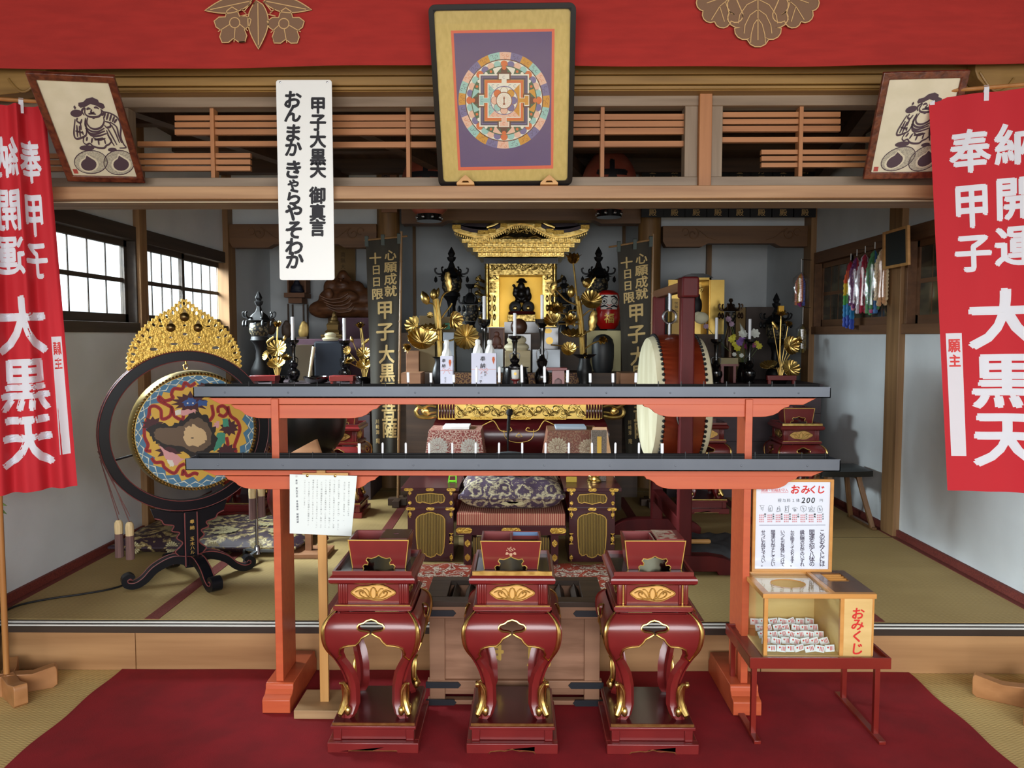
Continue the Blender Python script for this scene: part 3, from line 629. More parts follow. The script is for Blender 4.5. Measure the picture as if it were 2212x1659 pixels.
# the two framed prints
D = []                                              # drawing in zoomed-photo pixels (x/4.6075, 200+y/4.6075)
def dk(*p): return [(x/4.6075, 200+y/4.6075) for x, y in p]
DF = [dk((780, 100), (830, 90), (860, 58), (920, 45), (975, 70), (985, 95), (1030, 110), (1045, 145), (1020, 165), (960, 130), (900, 112), (850, 140), (800, 150), (780, 130)),
      dk(*[(760+60*cos(a), 205+38*sin(a)) for a in [i*pi/8 for i in range(16)]]), dk((905, 236), (950, 236), (945, 258), (925, 262)),
      dk(*[(865+75*cos(a), 550+28*sin(a)) for a in [i*pi/8 for i in range(16)]]), dk(*[(1118+45*cos(a), 567+20*sin(a)) for a in [i*pi/8 for i in range(16)]]),
      dk((730, 140), (742, 125), (760, 150), (745, 170))]
DS = [dk((848, 150), (845, 200), (870, 230), (920, 242), (980, 236), (1010, 205), (1005, 160)), dk((862, 168), (880, 155), (902, 160)), dk((936, 150), (960, 146), (985, 160)), dk((914, 165), (905, 195), (922, 202), (938, 192)),
      dk((880, 212), (918, 206), (955, 214)), dk((845, 145), (815, 180), (840, 225)), dk((1010, 170), (1030, 200), (1012, 228)), dk((772, 250), (765, 280), (800, 300), (815, 262)), dk((800, 300), (808, 370)),
      dk((748, 262), (740, 340), (738, 420), (762, 458), (830, 440), (862, 400), (850, 250)), dk((765, 320), (772, 440)), dk((790, 330), (800, 440)), dk((818, 380), (830, 420)), dk((750, 380), (830, 400)),
      dk((872, 245), (866, 300), (900, 348), (955, 362), (1010, 340), (1036, 290), (1030, 240)), dk((850, 260), (850, 330), (900, 378), (970, 388), (1040, 352)), dk((845, 310), (880, 390), (950, 412), (1045, 380)), dk((850, 350), (900, 420), (970, 432), (1062, 405)),
      dk((1028, 188), (1100, 205), (1170, 250), (1203, 330), (1200, 430), (1230, 510), (1255, 545), (1190, 550)), dk((1050, 190), (1035, 250)), dk((1080, 200), (1060, 270)), dk((1110, 215), (1090, 280)), dk((1140, 235), (1118, 290)), dk((1165, 260), (1135, 300)),
      dk((1045, 285), (1090, 300), (1100, 335), (1060, 345), (1040, 320)), dk((1095, 290), (1160, 340), (1180, 420), (1210, 500)), dk((1110, 320), (1150, 400), (1190, 500)), dk((1070, 350), (1110, 420), (1165, 520)), dk((1060, 370), (1090, 450), (1140, 530)),
      dk((835, 440), (830, 490), (860, 515), (895, 505), (925, 530), (965, 545), (1000, 550), (1040, 548), (1060, 525), (1090, 510), (1110, 470), (1070, 420)), dk((870, 440), (860, 480)), dk((920, 450), (910, 500)), dk((980, 470), (985, 520)), dk((1040, 460), (1050, 510)), dk((925, 445), (985, 470), (1050, 452)), dk((940, 470), (1030, 450))]
BALES = [dk(*[(905+165*cos(a), 690+115*sin(a)) for a in [i*pi/12 for i in range(24)]]), dk(*[(1185+152*cos(a), 695+122*sin(a)) for a in [i*pi/12 for i in range(24)]])]
DROPS = [dk(*([(x, 625)]+[(x+22+78*sin(a), 715-62*cos(a)) for a in [0.45+i*(2*pi-0.9)/14 for i in range(15)]])) for x in (862, 1184)]
M_PRINT = mat('print_ink', (74, 56, 66), 0.7); M_PRINTG = mat('print_grey', (150, 144, 130), 0.8, 0, (186, 180, 158), (160, 160, 160), 2)
M_RICE = mat('rice_paper', (214, 206, 182), 0.8, 0, (206, 198, 172), (12, 12, 12), 4)
M_CORDF = mat('carved_frame_brown', (74, 30, 22), 0.35, 0, (110, 54, 34), (40, 40, 40), 2, 0.3, coat=0.2)
src = {}
def printed(name, label, O, a, b, tr):
    t, fr, w_, h_ = framed(name, label, O, a, b, 0.032, 0.016, M_CORDF)
    m = MB(); m.hexa([fr(0.02, 0.02, -0.012), fr(w_-0.02, 0.02, -0.012), fr(w_-0.02, h_-0.02, -0.012), fr(0.02, h_-0.02, -0.012)], [fr(0.02, 0.02, -0.004), fr(w_-0.02, 0.02, -0.004), fr(w_-0.02, h_-0.02, -0.004), fr(0.02, h_-0.02, -0.004)])
    m.build('print_paper', M_RICE, t)
    if tr is None:
        pf = plane_fn(fr.O-fr.N*0.004, fr.N); src['fr'] = (fr, w_, h_)
        def to(p): q = pf(p[0], p[1])-fr.O; return q.dot(fr.U)/w_, q.dot(fr.W)/h_
    else:
        fr0, w0, h0 = src['fr']; pf = plane_fn(fr0.O-fr0.N*0.004, fr0.N)
        def to(p): q = pf(p[0], p[1])-fr0.O; return tr(q.dot(fr0.U)/w0, q.dot(fr0.W)/h0)
    g = lambda u, v, n=0.0: fr(u*w_, v*h_, -0.004+n)
    m = MB(); cv = lambda L_: [to(p) for p in L_]
    m.m = 1
    for p in BALES: poly(m, g, cv(p), 0.0006)
    m.m = 2
    for p in DROPS: q = cv(p); poly(m, g, [( (x-sum(a for a, b in q)/len(q))*1.25+sum(a for a, b in q)/len(q), (y-sum(b for a, b in q)/len(q))*1.2+sum(b for a, b in q)/len(q)) for x, y in q], 0.0009)
    m.m = 0
    for p in DROPS+DF: poly(m, g, cv(p), 0.0013)
    for p in DS: q = cv(cur2(p, 4)); m.stroke(g, q, [0.011+0.009*sin(pi*i/(len(q)-1)) for i in range(len(q))], 0.0016)
    for p in BALES: q = cv(p); m.stroke(g, q+q[:1], 0.009, 0.0011)
    m.m = 3; m.quad(g, 0.115, 0.17, 0.075, 0.12, 0.001)
    m.build('printed_figure', [M_PRINT, M_PRINTG, M_RICE, mat('seal_red', (170, 70, 62), 0.7)], t, smooth=False, recalc=False)
printed('framed_print', 'brown framed print of a standing figure on rice bales, left of the white board', (-2.182, 3.7447, 2.424), (0.34305, 0.0706, 0.0049), (0.12, -0.42, 0.37034), None)
printed('framed_print', 'brown framed print of a figure with sack and mallet behind the right red banner', (1.6365, 3.745, 2.424), (0.36778, -0.0297, -0.00125), (0.0045, -0.2199, 0.42655), lambda u, v: (0.04+0.92*u, v))
# the white sign board
q = [P(597, 173, 3.70), P(717, 172, 3.70), P(722, 605, 3.70), P(603.5, 604, 3.70)]
bo = thing('hanging_sign', 'tall white sign board with black brushed prayer text hanging from the great beam', 'sign', ((q[0].x+q[1].x)/2, 3.72, q[0].z))
bw, bh = (q[1].x-q[0].x+q[2].x-q[3].x)/2, q[0].z-q[2].z; bx = (q[0].x+q[1].x+q[2].x+q[3].x)/4-bw/2
fb = Fr((bx, 3.70, q[2].z), (1, 0, 0), (0, 0, 1))
rc = lambda x0, x1, y0, y1, r_: [(cx_+r_*cos(k), cy_+r_*sin(k)) for cx_, cy_, s in ((x1-r_, y0+r_, -pi/2), (x1-r_, y1-r_, 0), (x0+r_, y1-r_, pi/2), (x0+r_, y0+r_, pi)) for k in [s+pi/2*i/4 for i in range(5)]]
m = MB().fprism(rc(0, bw, 0, bh, 0.012), fb, 0.0, -0.006)
m.build('board', mat('white_plastic', (238, 240, 238), 0.35), bo)
bf = PF(3.70); m = MB()
for st, xc, ys, sz in (('甲子大黒天', 687, (227, 264, 301, 339, 366), 37), ('御真言', 686, (422, 459, 492), 37)):
    for ch, y in zip(st, ys): m.char(bf, ch, xc, y, sz*0.98, -sz*1.04, off=0.06, n=0.001)
for ch, y, sz in zip('おんまかきゃらやそわか', (215, 246, 287, 320, 366, 396, 425, 458, 496, 532, 562), (42, 40, 42, 40, 44, 32, 40, 42, 44, 42, 42)): m.char(bf, ch, 632+(y-215)*0.012, y, sz*0.96, -sz*0.98, off=0.06, n=0.001, shear=0.06)
m.build('lettering', M_INK, bo, smooth=False, recalc=False)
for px in (605.5, 707):
    m = MB(); e = P(px, 178, 3.70); m.lathe([(0.004, 0.0), (0.004, -0.003), (0.0015, -0.004)], (e.x, 3.70, e.z), 10, 'y'); m.build('screw', M_STEEL, bo)

# ================================================================ DONATION BANNERS
M_BANNER = mat('banner_red', (208, 40, 52), 0.8); M_BWHITE = mat('banner_white', (238, 240, 248), 0.8)
for k in (M_BANNER, M_BWHITE):
    b_ = k.node_tree.nodes['Principled BSDF']; nt = k.node_tree; tl = nt.nodes.new('ShaderNodeBsdfTranslucent'); tl.inputs[0].default_value = b_.inputs['Base Color'].default_value
    mx = nt.nodes.new('ShaderNodeMixShader'); mx.inputs[0].default_value = 0.25; nt.links.new(b_.outputs[0], mx.inputs[1]); nt.links.new(tl.outputs[0], mx.inputs[2]); nt.links.new(mx.outputs[0], nt.nodes['Material Output'].inputs[0])
M_POLE = wood('pole_wood', (150, 98, 50), (178, 124, 70), 'z', 1, 0.35, 0.2)
M_FOOTW = wood('foot_wood', (150, 100, 58), (176, 124, 78), 'x', 0.7, 0.4, 0.2)
def subdiv(vs_, fs, L_):
    vs_ = list(vs_); out = []; st = [f for f in fs]
    tri = []
    for f in st:
        for i in range(1, len(f)-1): tri.append((f[0], f[i], f[i+1]))
    cache = {}
    def mid(i, j):
        k = (min(i, j), max(i, j))
        if k not in cache: cache[k] = len(vs_); vs_.append(((vs_[i][0]+vs_[j][0])/2, (vs_[i][1]+vs_[j][1])/2))
        return cache[k]
    while tri:
        a, b, c = tri.pop()
        d = [((vs_[p][0]-vs_[q_][0])**2+(vs_[p][1]-vs_[q_][1])**2) for p, q_ in ((a, b), (b, c), (c, a))]
        i = d.index(max(d))
        if d[i] <= L_*L_: out.append((a, b, c)); continue
        if i == 0: n = mid(a, b); tri += [(a, n, c), (n, b, c)]
        elif i == 1: n = mid(b, c); tri += [(a, b, n), (a, n, c)]
        else: n = mid(c, a); tri += [(a, b, n), (n, b, c)]
    return vs_, out
def banner_text(m, surf):                            # surf(u metres from the stripe edge, v metres down, lift)
    def put(ch, u, v, w_, h_):
        vs_, fs = glyph(ch, 0.0, 3); vs_, fs = subdiv(vs_, fs, 0.11)
        for i, (dx, dy) in enumerate(BOLD(0.045)): m.add([surf(u+w_*(x+dx), v-h_*(y+dy), 0.0015+0.0003*i) for x, y in vs_], fs)
    m.m = 1
    for ch, u, v, w_, h_ in (('奉', .155, .25, .17, .20), ('納', .345, .235, .19, .19), ('甲', .155, .49, .16, .21), ('開', .34, .47, .19, .20), ('子', .155, .70, .16, .18), ('運', .34, .68, .20, .19), ('大', .285, 1.0, .34, .28), ('黒', .285, 1.275, .33, .26), ('天', .285, 1.535, .33, .27)): put(ch, u, v, w_, h_)
    st = [(0.025+0.07*i/3, 1.06+0.56*j/8) for j in range(9) for i in range(4)]
    m.add([surf(u, v, 0.0012) for u, v in st], [(j*4+i, j*4+i+1, j*4+i+5, j*4+i+4) for j in range(8) for i in range(3)])
    m.m = 2
    put('願', .06, 1.115, .055, .065); put('主', .06, 1.185, .055, .06)
def banner(label, side, poleX, poleY, rod, tipp, surf, W_, bot):
    t = thing('prayer_banner', label, 'banner', (poleX, poleY, 0), group='red donation banners on poles')
    m = MB(); m.m = 0; m.sheet(lambda a, b: surf(a*W_, b*bot, 0), 60, 60); banner_text(m, surf)
    m.build('cloth', [M_BANNER, M_BWHITE, M_REDINK], t, recalc=False)
    MB().tube([(poleX, poleY, 0.08), (poleX, poleY, rod[1].z+0.12)], 0.0135, 12).build('pole', M_POLE, t)
    MB().tube([rod[0], rod[1]], 0.009, 10).build('crossbar', M_POLE, t)
    for q_ in tipp:
        a = surf(q_, 0.0, 0.0); r_ = rod[0]+(rod[1]-rod[0])*((a-rod[0]).dot(rod[1]-rod[0])/(rod[1]-rod[0]).length_squared)
        d = (rod[1]-rod[0]).normalized(); m = MB(); n_ = V((d.y, -d.x, 0)); up = V((0, 0, 1))
        pts = [r_+n_*0.012-up*0.06, r_+n_*0.011, r_+up*0.0115, r_-n_*0.011, r_-n_*0.012-up*0.06]
        m.add([p+d*s*0.0095 for p in pts for s in (-1, 1)], [(2*i, 2*i+1, 2*i+3, 2*i+2) for i in range(4)]); m.build('loop', M_BWHITE, t)
    return t
def foot(t, x, y, ang, L_, name='foot'):
    c_, s_ = cos(ang), sin(ang); f_ = lambda a, b, n=0.0: V((x+c_*a-s_*n, y+s_*a+c_*n, b))
    pts = [(0.0, 0.0), (L_-0.02, 0.0), (L_, 0.015), (L_, 0.075)]+[(L_-0.012*(1-cos(k)), 0.075+0.03*sin(k)) for k in (0.5, 1.0, 1.5)]+[(L_*0.5, 0.085), (0, 0.1)]
    MB().fprism(pts, f_, -0.028, 0.028).build(name, M_FOOTW, t, bev=0.003)
# right banner: front side, hanging almost flat
A0, A1 = P(2006, 209, 3.585), P(2212, 190, 3.45); dU = (A1-A0); dU.z = 0; dU.normalize(); nU = V((dU.y, -dU.x, 0))
def surfR(u, v, n):
    drift = 0.13*v/1.8; p = A0 + dU*(u+drift*(1-u)) ; z = A0.z - 0.012 - v + 0.02*u
    return V((p.x, p.y, z)) + nU*(0.012*sin(u*14+0.6*v)*(0.3+0.4*v)+0.006*sin(u*31+2)+n+0.002)
rodR = (P(1957, 204, 3.62), P(2290, 176, 3.40))
t = banner('red donation banner on a pole at the right edge of the room, hanging flat', 1, rodR[1].x, rodR[1].y, rodR, (0.014, 0.225, 0.455), surfR, 0.47, 1.78)
for a in (radians(145), radians(235), radians(325), radians(55)): foot(t, rodR[1].x, rodR[1].y, a, 0.235)
# left banner: seen from behind, gathered into folds
B0 = P(98, 226, 3.62); B1 = P(-60, 214, 3.47); dL = (B1-B0); dL.z = 0; dL.normalize(); nL = V((-dL.y, dL.x, 0))
def surfL(u, v, n):
    c_ = 0.47+0.2*v/1.8; p = B0 + dL*(u*c_ - 0.075*v/1.8); z = B0.z - 0.012 - v - 0.03*u
    f_ = 0.028*sin(u*30-0.5*v+0.4)*min(1, 0.35+u*6)+0.01*sin(u*57+v)
    return V((p.x, p.y, z)) + nL*(f_+n)
rodL = (P(118, 222, 3.64), P(-90, 208, 3.46))
pl = P(8, 1300, 3.49)
t = banner('red donation banner on a pole at the left edge of the room, bunched in folds', -1, pl.x, 3.49, rodL, (0.03, 0.2, 0.44), surfL, 0.47, 1.78)
for a in (radians(28), radians(118), radians(208), radians(-41)): foot(t, pl.x, 3.49, a, 0.205)
# leafy evergreen in a vase just past the left pole
t = thing('evergreen_vase', 'evergreen leaves poking in at the left edge below the red banner', 'plant', (-2.62, 3.62, 0))
MB().lathe([(0.05, 0), (0.07, 0.02), (0.09, 0.2), (0.06, 0.42), (0.045, 0.5), (0.055, 0.53), (0.045, 0.53), (0.04, 0.48)], (-2.62, 3.62, 0), 20).build('vase', M_IRON, t)
MB().tube(bez([(-2.62, 3.62, 0.05), (-2.6, 3.6, 0.6), (-2.55, 3.58, 0.95)], 5), 0.006, 6).build('stem', mat('stem_green', (70, 84, 40), 0.6), t)
m = MB()
for px, py, ax, ay, ln in ((-30, 1075, 0.75, 0.25, 66), (-25, 1082, 0.8, 0.5, 55), (-15, 1090, 0.7, 0.75, 30), (-20, 1065, 0.9, -0.05, 46), (-28, 1100, 0.5, 0.8, 30), (-60, 1060, 0.5, -0.8, 40), (-60, 1080, -0.7, 0.3, 40)):
    L_ = leafpts(px, py, px+ax*ln, py+ay*ln, 6, 8); fn = PF(3.57+0.01*random.random()); m.fprism(L_, lambda a, b, n, fn=fn: fn(a, b, 0.012*sin(a*0.1)+n), 0, 0.0015)
m.build('foliage', mat('leaf_green', (46, 74, 34), 0.4, 0, (96, 122, 52), (30, 30, 30)), t)
# ================================================================ HALL FURNITURE
m = MB(); n = 90
m.sheet(lambda u, v: V((-2.0+3.93*u + 0.006*sin(v*40)*(1 if u in (0, 1) else 0), 0.9+2.845*v, 0.009+0.0015*sin(u*31)*sin(v*17))), 60, 60, 0.008)
tagit(m.build('red_carpet', M_CARPET), 'large deep red carpet spread over the hall floor in front of the step', 'carpet')

# ---- candle rack
rk = thing('candle_rack', 'wide vermilion candle rack with two long grey steel trays', 'candle rack', (0, 3.46, 0))
XPL, XPR = (P(588.5, 1057, 3.365).x, P(604.5, 1057, 3.365).x), (P(1607.5, 1057, 3.365).x, P(1623, 1057, 3.365).x)          # front laths of the two posts
def zy(py, Y): return P(1106, py, Y).z
YL, YU = 3.245, 3.345                                  # front faces of the lower and the upper tray
for nm, (xa, xb) in (('l', XPL), ('r', XPR)):
    s = 1 if nm == 'l' else -1
    m = MB(); m.box(xa, xb, 3.365, 3.405, 0.125, zy(862, 3.365)); ix = xb if s > 0 else xa
    m.box(min(ix-s*0.004, ix-s*0.03), max(ix-s*0.004, ix-s*0.03), 3.403, 3.575, 0.125, zy(1022, 3.41)); m.box(min(ix-s*0.006, ix-s*0.03), max(ix-s*0.006, ix-s*0.03), 3.403, 3.515, zy(1023, 3.41), zy(862, 3.41))
    m.build('post', M_ORANGE, rk, bev=0.002)
    xc = (xa+xb)/2 + (0.004 if s > 0 else -0.004)
    pts = [(3.38, 0.012), (3.38, 0.07), (3.39, 0.078), (3.415, 0.083), (3.43, 0.10), (3.432, 0.118), (3.44, 0.125), (3.79, 0.125), (3.80, 0.118), (3.802, 0.10), (3.815, 0.083), (3.82, 0.078), (3.828, 0.07), (3.828, 0.012)]
    MB().prism([(a_-0.087, b_) for a_, b_ in pts], xc-0.062, xc+0.062, 'yz').build('foot', M_ORANGE, rk, bev=0.003)
def beam(x0, x1, ya, yb, Y): # chamfered under-tray beam in photo pixels
    a, b = P(x0, ya, Y), P(x1, ya, Y); z0, z1 = zy(yb, Y), zy(ya, Y)-0.002; c = 0.028
    return MB().prism([(a.x, z1), (b.x, z1), (b.x-0.055, z0), (a.x+0.055, z0)], Y, Y+0.035)
beam(449, 1763, 859, 874, 3.375).build('beam', M_ORANGE, rk, bev=0.0015); beam(437, 1780, 1016, 1028, 3.345).build('beam', M_ORANGE, rk, bev=0.0015)
def bracket(xa, xb, y0, y1, Y):
    a, b = P(xa, y0, Y), P(xb, y0, Y); z1, z0 = a.z+0.001, zy(y1, Y); h_ = z1-z0
    half = [(0, 1.0), (0.012, 0.86), (0.016, 0.74), (0.034, 0.66), (0.05, 0.50), (0.062, 0.30), (0.085, 0.12), (0.115, 0.02), (0.14, 0.0)]
    pts = [(a.x+u, z0+h_*v) for u, v in half]+[(b.x-u, z0+h_*v) for u, v in half[::-1]]
    return MB().prism(pts, Y, Y+0.03)
for xa, xb, y0, y1, Y in ((498, 823, 875, 904, 3.377), (1384, 1712, 871, 900, 3.377), (484, 818, 1029, 1058, 3.347), (1388, 1728, 1027, 1056, 3.347)): bracket(xa, xb, y0, y1, Y).build('bracket', M_ORANGE, rk, bev=0.0015)
def tray(x0, x1, y0, y1, Y, d):
    a, b = P(x0, y0, Y), P(x1, y0, Y); z1, z0 = a.z, zy(y1, Y); m = MB()
    m.box(a.x, b.x, Y, Y+0.004, z0, z1); m.box(a.x, b.x, Y, Y+d, z0, z0+0.004); m.box(a.x, a.x+0.004, Y, Y+d, z0, z1-0.004); m.box(b.x-0.004, b.x, Y, Y+d, z0, z1-0.004)
    m.m = 1; m.box(a.x, b.x, Y+d-0.004, Y+d, z0, z1-0.002); m.tube([(a.x, Y+d-0.002, z1), (b.x, Y+d-0.002, z1)], 0.005, 8); m.box(a.x+0.004, b.x-0.004, Y+0.0045, Y+d-0.004, z0+0.004, z0+0.02)
    m.m = 0
    for i in range(10): x = a.x+(b.x-a.x)*(i+0.5)/10; m.lathe([(0.004, 0), (0.0035, -0.0022), (0.001, -0.003)], (x, Y, (z0*0.55+z1*0.45)), 8, 'y')
    return m.build('tray', [M_TRAY, M_BLACK], rk, bev=0.0), z0, z1
tU = tray(417, 1795, 835, 859, YU, 0.13); tL = tray(400, 1816, 990, 1017, YL, 0.13)
def spikes(tr, xs, py, Y, ptop):
    z0 = tr[1]+0.02; out = []
    for x in xs:
        a = P(x, py, Y+0.06); zt = P(x, ptop, Y+0.06).z
        MB().tube([(a.x, Y+0.06, z0), (a.x, Y+0.06, zt-0.004), (a.x, Y+0.06, zt)], [0.0022, 0.002, 0.0006], 6).build('spike', M_IRON, tr[0]); out.append((a.x, zt))
    return out
xsU = [489+49.12*i for i in range(26)]; xsL = [424.6+50.25*i+(0.6 if i > 18 else 0) for i in range(28)]
sU = spikes(tU, xsU, 835, YU, 823); sL = spikes(tL, xsL, 990, YL, 976)
cand0 = None; ncand = 0
PL = {0: 'first', 1: 'second', 2: 'third', 3: 'fourth', 4: 'fifth', 5: 'sixth', 6: 'seventh', 7: 'eighth', 8: 'ninth', 9: 'tenth', 10: 'eleventh', 11: 'twelfth', 12: 'thirteenth', 13: 'fourteenth'}
def candle(x, y, z, h_, r_, label, group, tilt=0.0, wick=True):
    t = thing('votive_candle', label, 'candle', (x, y, z), (0, tilt, 0), group)
    MB().lathe([(r_*0.94, 0), (r_, 0.002), (r_, h_*0.9), (r_*0.62, h_*0.97), (r_*0.2, h_)] if wick else [(r_, 0), (r_, h_-0.001), (r_*0.9, h_)], (0, 0, 0), 12).build('wax', M_WAX, t, world=False)
    if wick: MB().tube([(0, 0, h_-0.001), (0.0006, 0, h_+0.005)], 0.0008, 5).build('wick', M_BLACK, t, world=False)
    return t
random.seed(3)
for i, x in enumerate((882, 931, 979, 1030, 1077, 1125, 1173, 1221, 1270, 1318, 1368)):
    k = min(range(26), key=lambda j: abs(xsU[j]-x)); hpx = (23, 22, 18, 35, 36, 40, 37, 28, 21, 21, 22)[i]
    candle(sU[k][0], YU+0.06, sU[k][1]-0.006, S(hpx, YU)-0.002, 0.0062, 'white candle stub on the upper tray, %s lit-row candle from the left end' % PL[i] if False else 'white candle on the upper grey tray, %s from the left' % PL[i], 'candles on the upper tray', 0.05*(random.random()-0.5), hpx > 30)
for i, x in enumerate((778, 828, 878, 927, 977, 1027, 1077, 1126, 1175, 1225, 1276, 1326, 1376, 1425)):
    k = min(range(28), key=lambda j: abs(xsL[j]-x)); thick = i in (0, 13)
    candle(sL[k][0], YL+0.06, sL[k][1]-0.006, S(24 if not thick else 22, YL), 0.0068 if thick else 0.0048, 'white candle on the lower grey tray, %s from the left' % PL[i], 'candles on the lower tray', 0.04*(random.random()-0.5), not thick)

# ---- incense stands
HW = [(0.10, 0.136), (0.132, 0.136), (0.16, 0.125), (0.19, 0.119), (0.25, 0.121), (0.305, 0.134), (0.34, 0.146), (0.372, 0.160), (0.42, 0.184), (0.455, 0.194), (0.505, 0.197), (0.535, 0.188), (0.555, 0.172), (0.572, 0.150)]
AW = [(0.118, 0.102), (0.135, 0.090), (0.17, 0.078), (0.25, 0.080), (0.305, 0.092), (0.345, 0.112), (0.372, 0.128), (0.405, 0.132), (0.430, 0.124), (0.440, 0.108), (0.4445, 0.088), (0.447, 0.062), (0.452, 0.056), (0.462, 0.046), (0.478, 0.036), (0.488, 0.018), (0.497, 0.004), (0.500, 0.004), (0.504, 0.014), (0.507, 0.040), (0.514, 0.052), (0.523, 0.053), (0.531, 0.046), (0.535, 0.030), (0.543, 0.018), (0.547, 0.0)]
def stand(label, group, variant=0, plain=False):
    t = thing('incense_stand', label, 'stand', (0, 0, 0), (0, 0, 0), group)
    hb = 0.183
    m = MB()                                         # plinth
    for (x0, x1, y0, y1) in ((-hb, hb, -hb, -hb+0.03), (-hb, hb, hb-0.03, hb), (-hb, -hb+0.03, -hb+0.03, hb-0.03), (hb-0.03, hb, -hb+0.03, hb-0.03)):
        if y1-y0 < 0.05:
            sc = [(-0.095, 0), (-0.085, 0.008), (-0.05, 0.012), (-0.03, 0.010), (0, 0.018), (0.03, 0.010), (0.05, 0.012), (0.085, 0.008), (0.095, 0)] if variant else [(-0.1, 0), (-0.09, 0.009), (0.09, 0.009), (0.1, 0)]
            m.prism([(x0, 0), (x0, 0.042), (x1, 0.042), (x1, 0)]+sc[::-1], y0, y1)
        else: m.box(x0, x1, y0, y1, 0, 0.042)
    m.box(-0.155, 0.155, -0.155, 0.155, 0.042, 0.092)
    for sx in (-1, 1):
        for sy in (-1, 1): m.box(min(sx*0.13, sx*0.163), max(sx*0.13, sx*0.163), min(sy*0.13, sy*0.163), max(sy*0.13, sy*0.163), 0.042, 0.092)
    m.box(-0.172, 0.172, -0.172, 0.172, 0.092, 0.106)
    m.build('plinth', M_REDL, t, bev=0.003)
    MB().box(-0.164, 0.164, -0.164, 0.164, 0.1055, 0.1175).build('plinth_top', M_DREDL, t, bev=0.002)
    g = MB(); g.box(-0.166, 0.166, -0.1665, -0.163, 0.107, 0.1165)
    if variant: g.prism([(-0.095, 0.0), (-0.085, 0.008), (-0.05, 0.012), (-0.03, 0.010), (0, 0.018), (0.03, 0.010), (0.05, 0.012), (0.085, 0.008), (0.095, 0), (0.088, 0.012), (0.05, 0.016), (0.03, 0.014), (0, 0.023), (-0.03, 0.014), (-0.05, 0.016), (-0.088, 0.012)][:9]+[(0.088, 0.011), (0.05, 0.0155), (0.03, 0.0135), (0, 0.022), (-0.03, 0.0135), (-0.05, 0.0155), (-0.088, 0.011)], -hb-0.001, -hb+0.004)
    else: g.box(-0.098, 0.098, -hb-0.001, -hb+0.004, 0.009, 0.012)
    g.build('plinth_gilt', M_GOLD, t); g = MB()
    # bombe body: four bulging sides that run down into curved legs
    zs = sorted(set([0.118+0.454*i/52 for i in range(53)]+[z for z, _ in AW])); zs = [z for z in zs if z <= 0.572]
    body, tip = MB(), {}
    for q in range(4):
        body.T = Matrix.Rotation(pi/2*q, 4, 'Z')
        for sg in (-1, 1):
            top, side = [], []; K = 10
            for z in zs:
                h_ = sinterp(HW, z); a = interp(AW, z) if z < 0.547 else 0.0; a = min(a, h_-0.004)
                top.append([V((sg*(a+(h_-a)*k/K), -h_+0.012*((a+(h_-a)*k/K)/h_)**6, z)) for k in range(K+1)])
            nz = len(zs); vo = [p for r_ in top for p in r_]
            th = 0.02
            vi = [V((p.x*(1-th/ max(0.05, sinterp(HW, p.z))) , p.y+th, p.z)) for p in vo]
            N0 = len(vo); W_ = K+1; fs = []
            for j in range(nz-1):
                for k in range(K):
                    a_ = j*W_+k; fs.append((a_, a_+1, a_+W_+1, a_+W_)); fs.append((N0+a_, N0+a_+W_, N0+a_+W_+1, N0+a_+1))
                if zs[j] < 0.547: fs.append((j*W_, (j+1)*W_, N0+(j+1)*W_, N0+j*W_))
            fs.append(tuple([k for k in range(W_)]+[N0+k for k in range(W_-1, -1, -1)]))
            body.add(vo+vi, fs)
    body.T = None; body.build('body', M_REDL, t, ang=50)
    for q in range(4):                               # gilt outlines
        if plain and q in (1, 2): continue
        g.T = Matrix.Rotation(pi/2*q, 4, 'Z')
        for sg in (-1, 1):
            pts = []
            for z, a in AW:
                if z < 0.40: continue
                h_ = sinterp(HW, z); pts.append((sg*max(a, 0.0), -h_-0.001, z))
            lead = [(sg*(sinterp(HW, z)-f_), -sinterp(HW, z)-0.001+0.012*((sinterp(HW, z)-f_)/sinterp(HW, z))**6, z) for z, f_ in ((0.368, 0.012), (0.375, 0.02), (0.385, 0.034), (0.395, 0.046))]
            g.tube(lead+pts, [0.002, 0.003, 0.0038, 0.0042]+[0.0042]*len(pts), 6)
        cz = [0.372+0.2*i/24 for i in range(25)]
        g.tube([(-(sinterp(HW, z))+0.005, -(sinterp(HW, z))+0.0125, z) for z in cz], [0.002+0.0075*sin(pi*i/24)**0.8 for i in range(25)], 8)
    g.T = None
    for i, (x, y) in enumerate(((-1, -1), (1, -1), (-1, 1), (1, 1))): # gilded leaf feet
        f_ = MB(); u = V((x, y, 0)).normalized()
        c = lambda z, o: V((x*(sinterp(HW, z)), y*(sinterp(HW, z)), z))+u*o
        f_.tube([c(0.268, 0.022), c(0.262, 0.008), c(0.25, 0.002), c(0.225, -0.002), c(0.19, 0.0), c(0.16, 0.004), c(0.14, 0.008), c(0.128, 0.004)], [0.004, 0.009, 0.013, 0.016, 0.017, 0.016, 0.013, 0.004], 10)
        for sx in (-1, 1):
            pv = V((-y, x, 0)).normalized()*sx
            f_.ball(c(0.152, -0.008)+pv*0.02, 0.013, 0.013, 0.02)
            f_.tube([c(0.262, 0.010)+pv*0.006, c(0.24, 0.006)+pv*0.016, c(0.205, 0.004)+pv*0.018, c(0.172, 0.0)+pv*0.02], [0.003, 0.005, 0.004, 0.002], 6)
        if variant and y < 0: f_.lathe([(0.012, -0.006), (0.014, 0), (0.012, 0.006)], c(0.268, 0.024), 14, 'x' if i else 'x')
        f_.build('foot_leaf', M_GOLD, t)
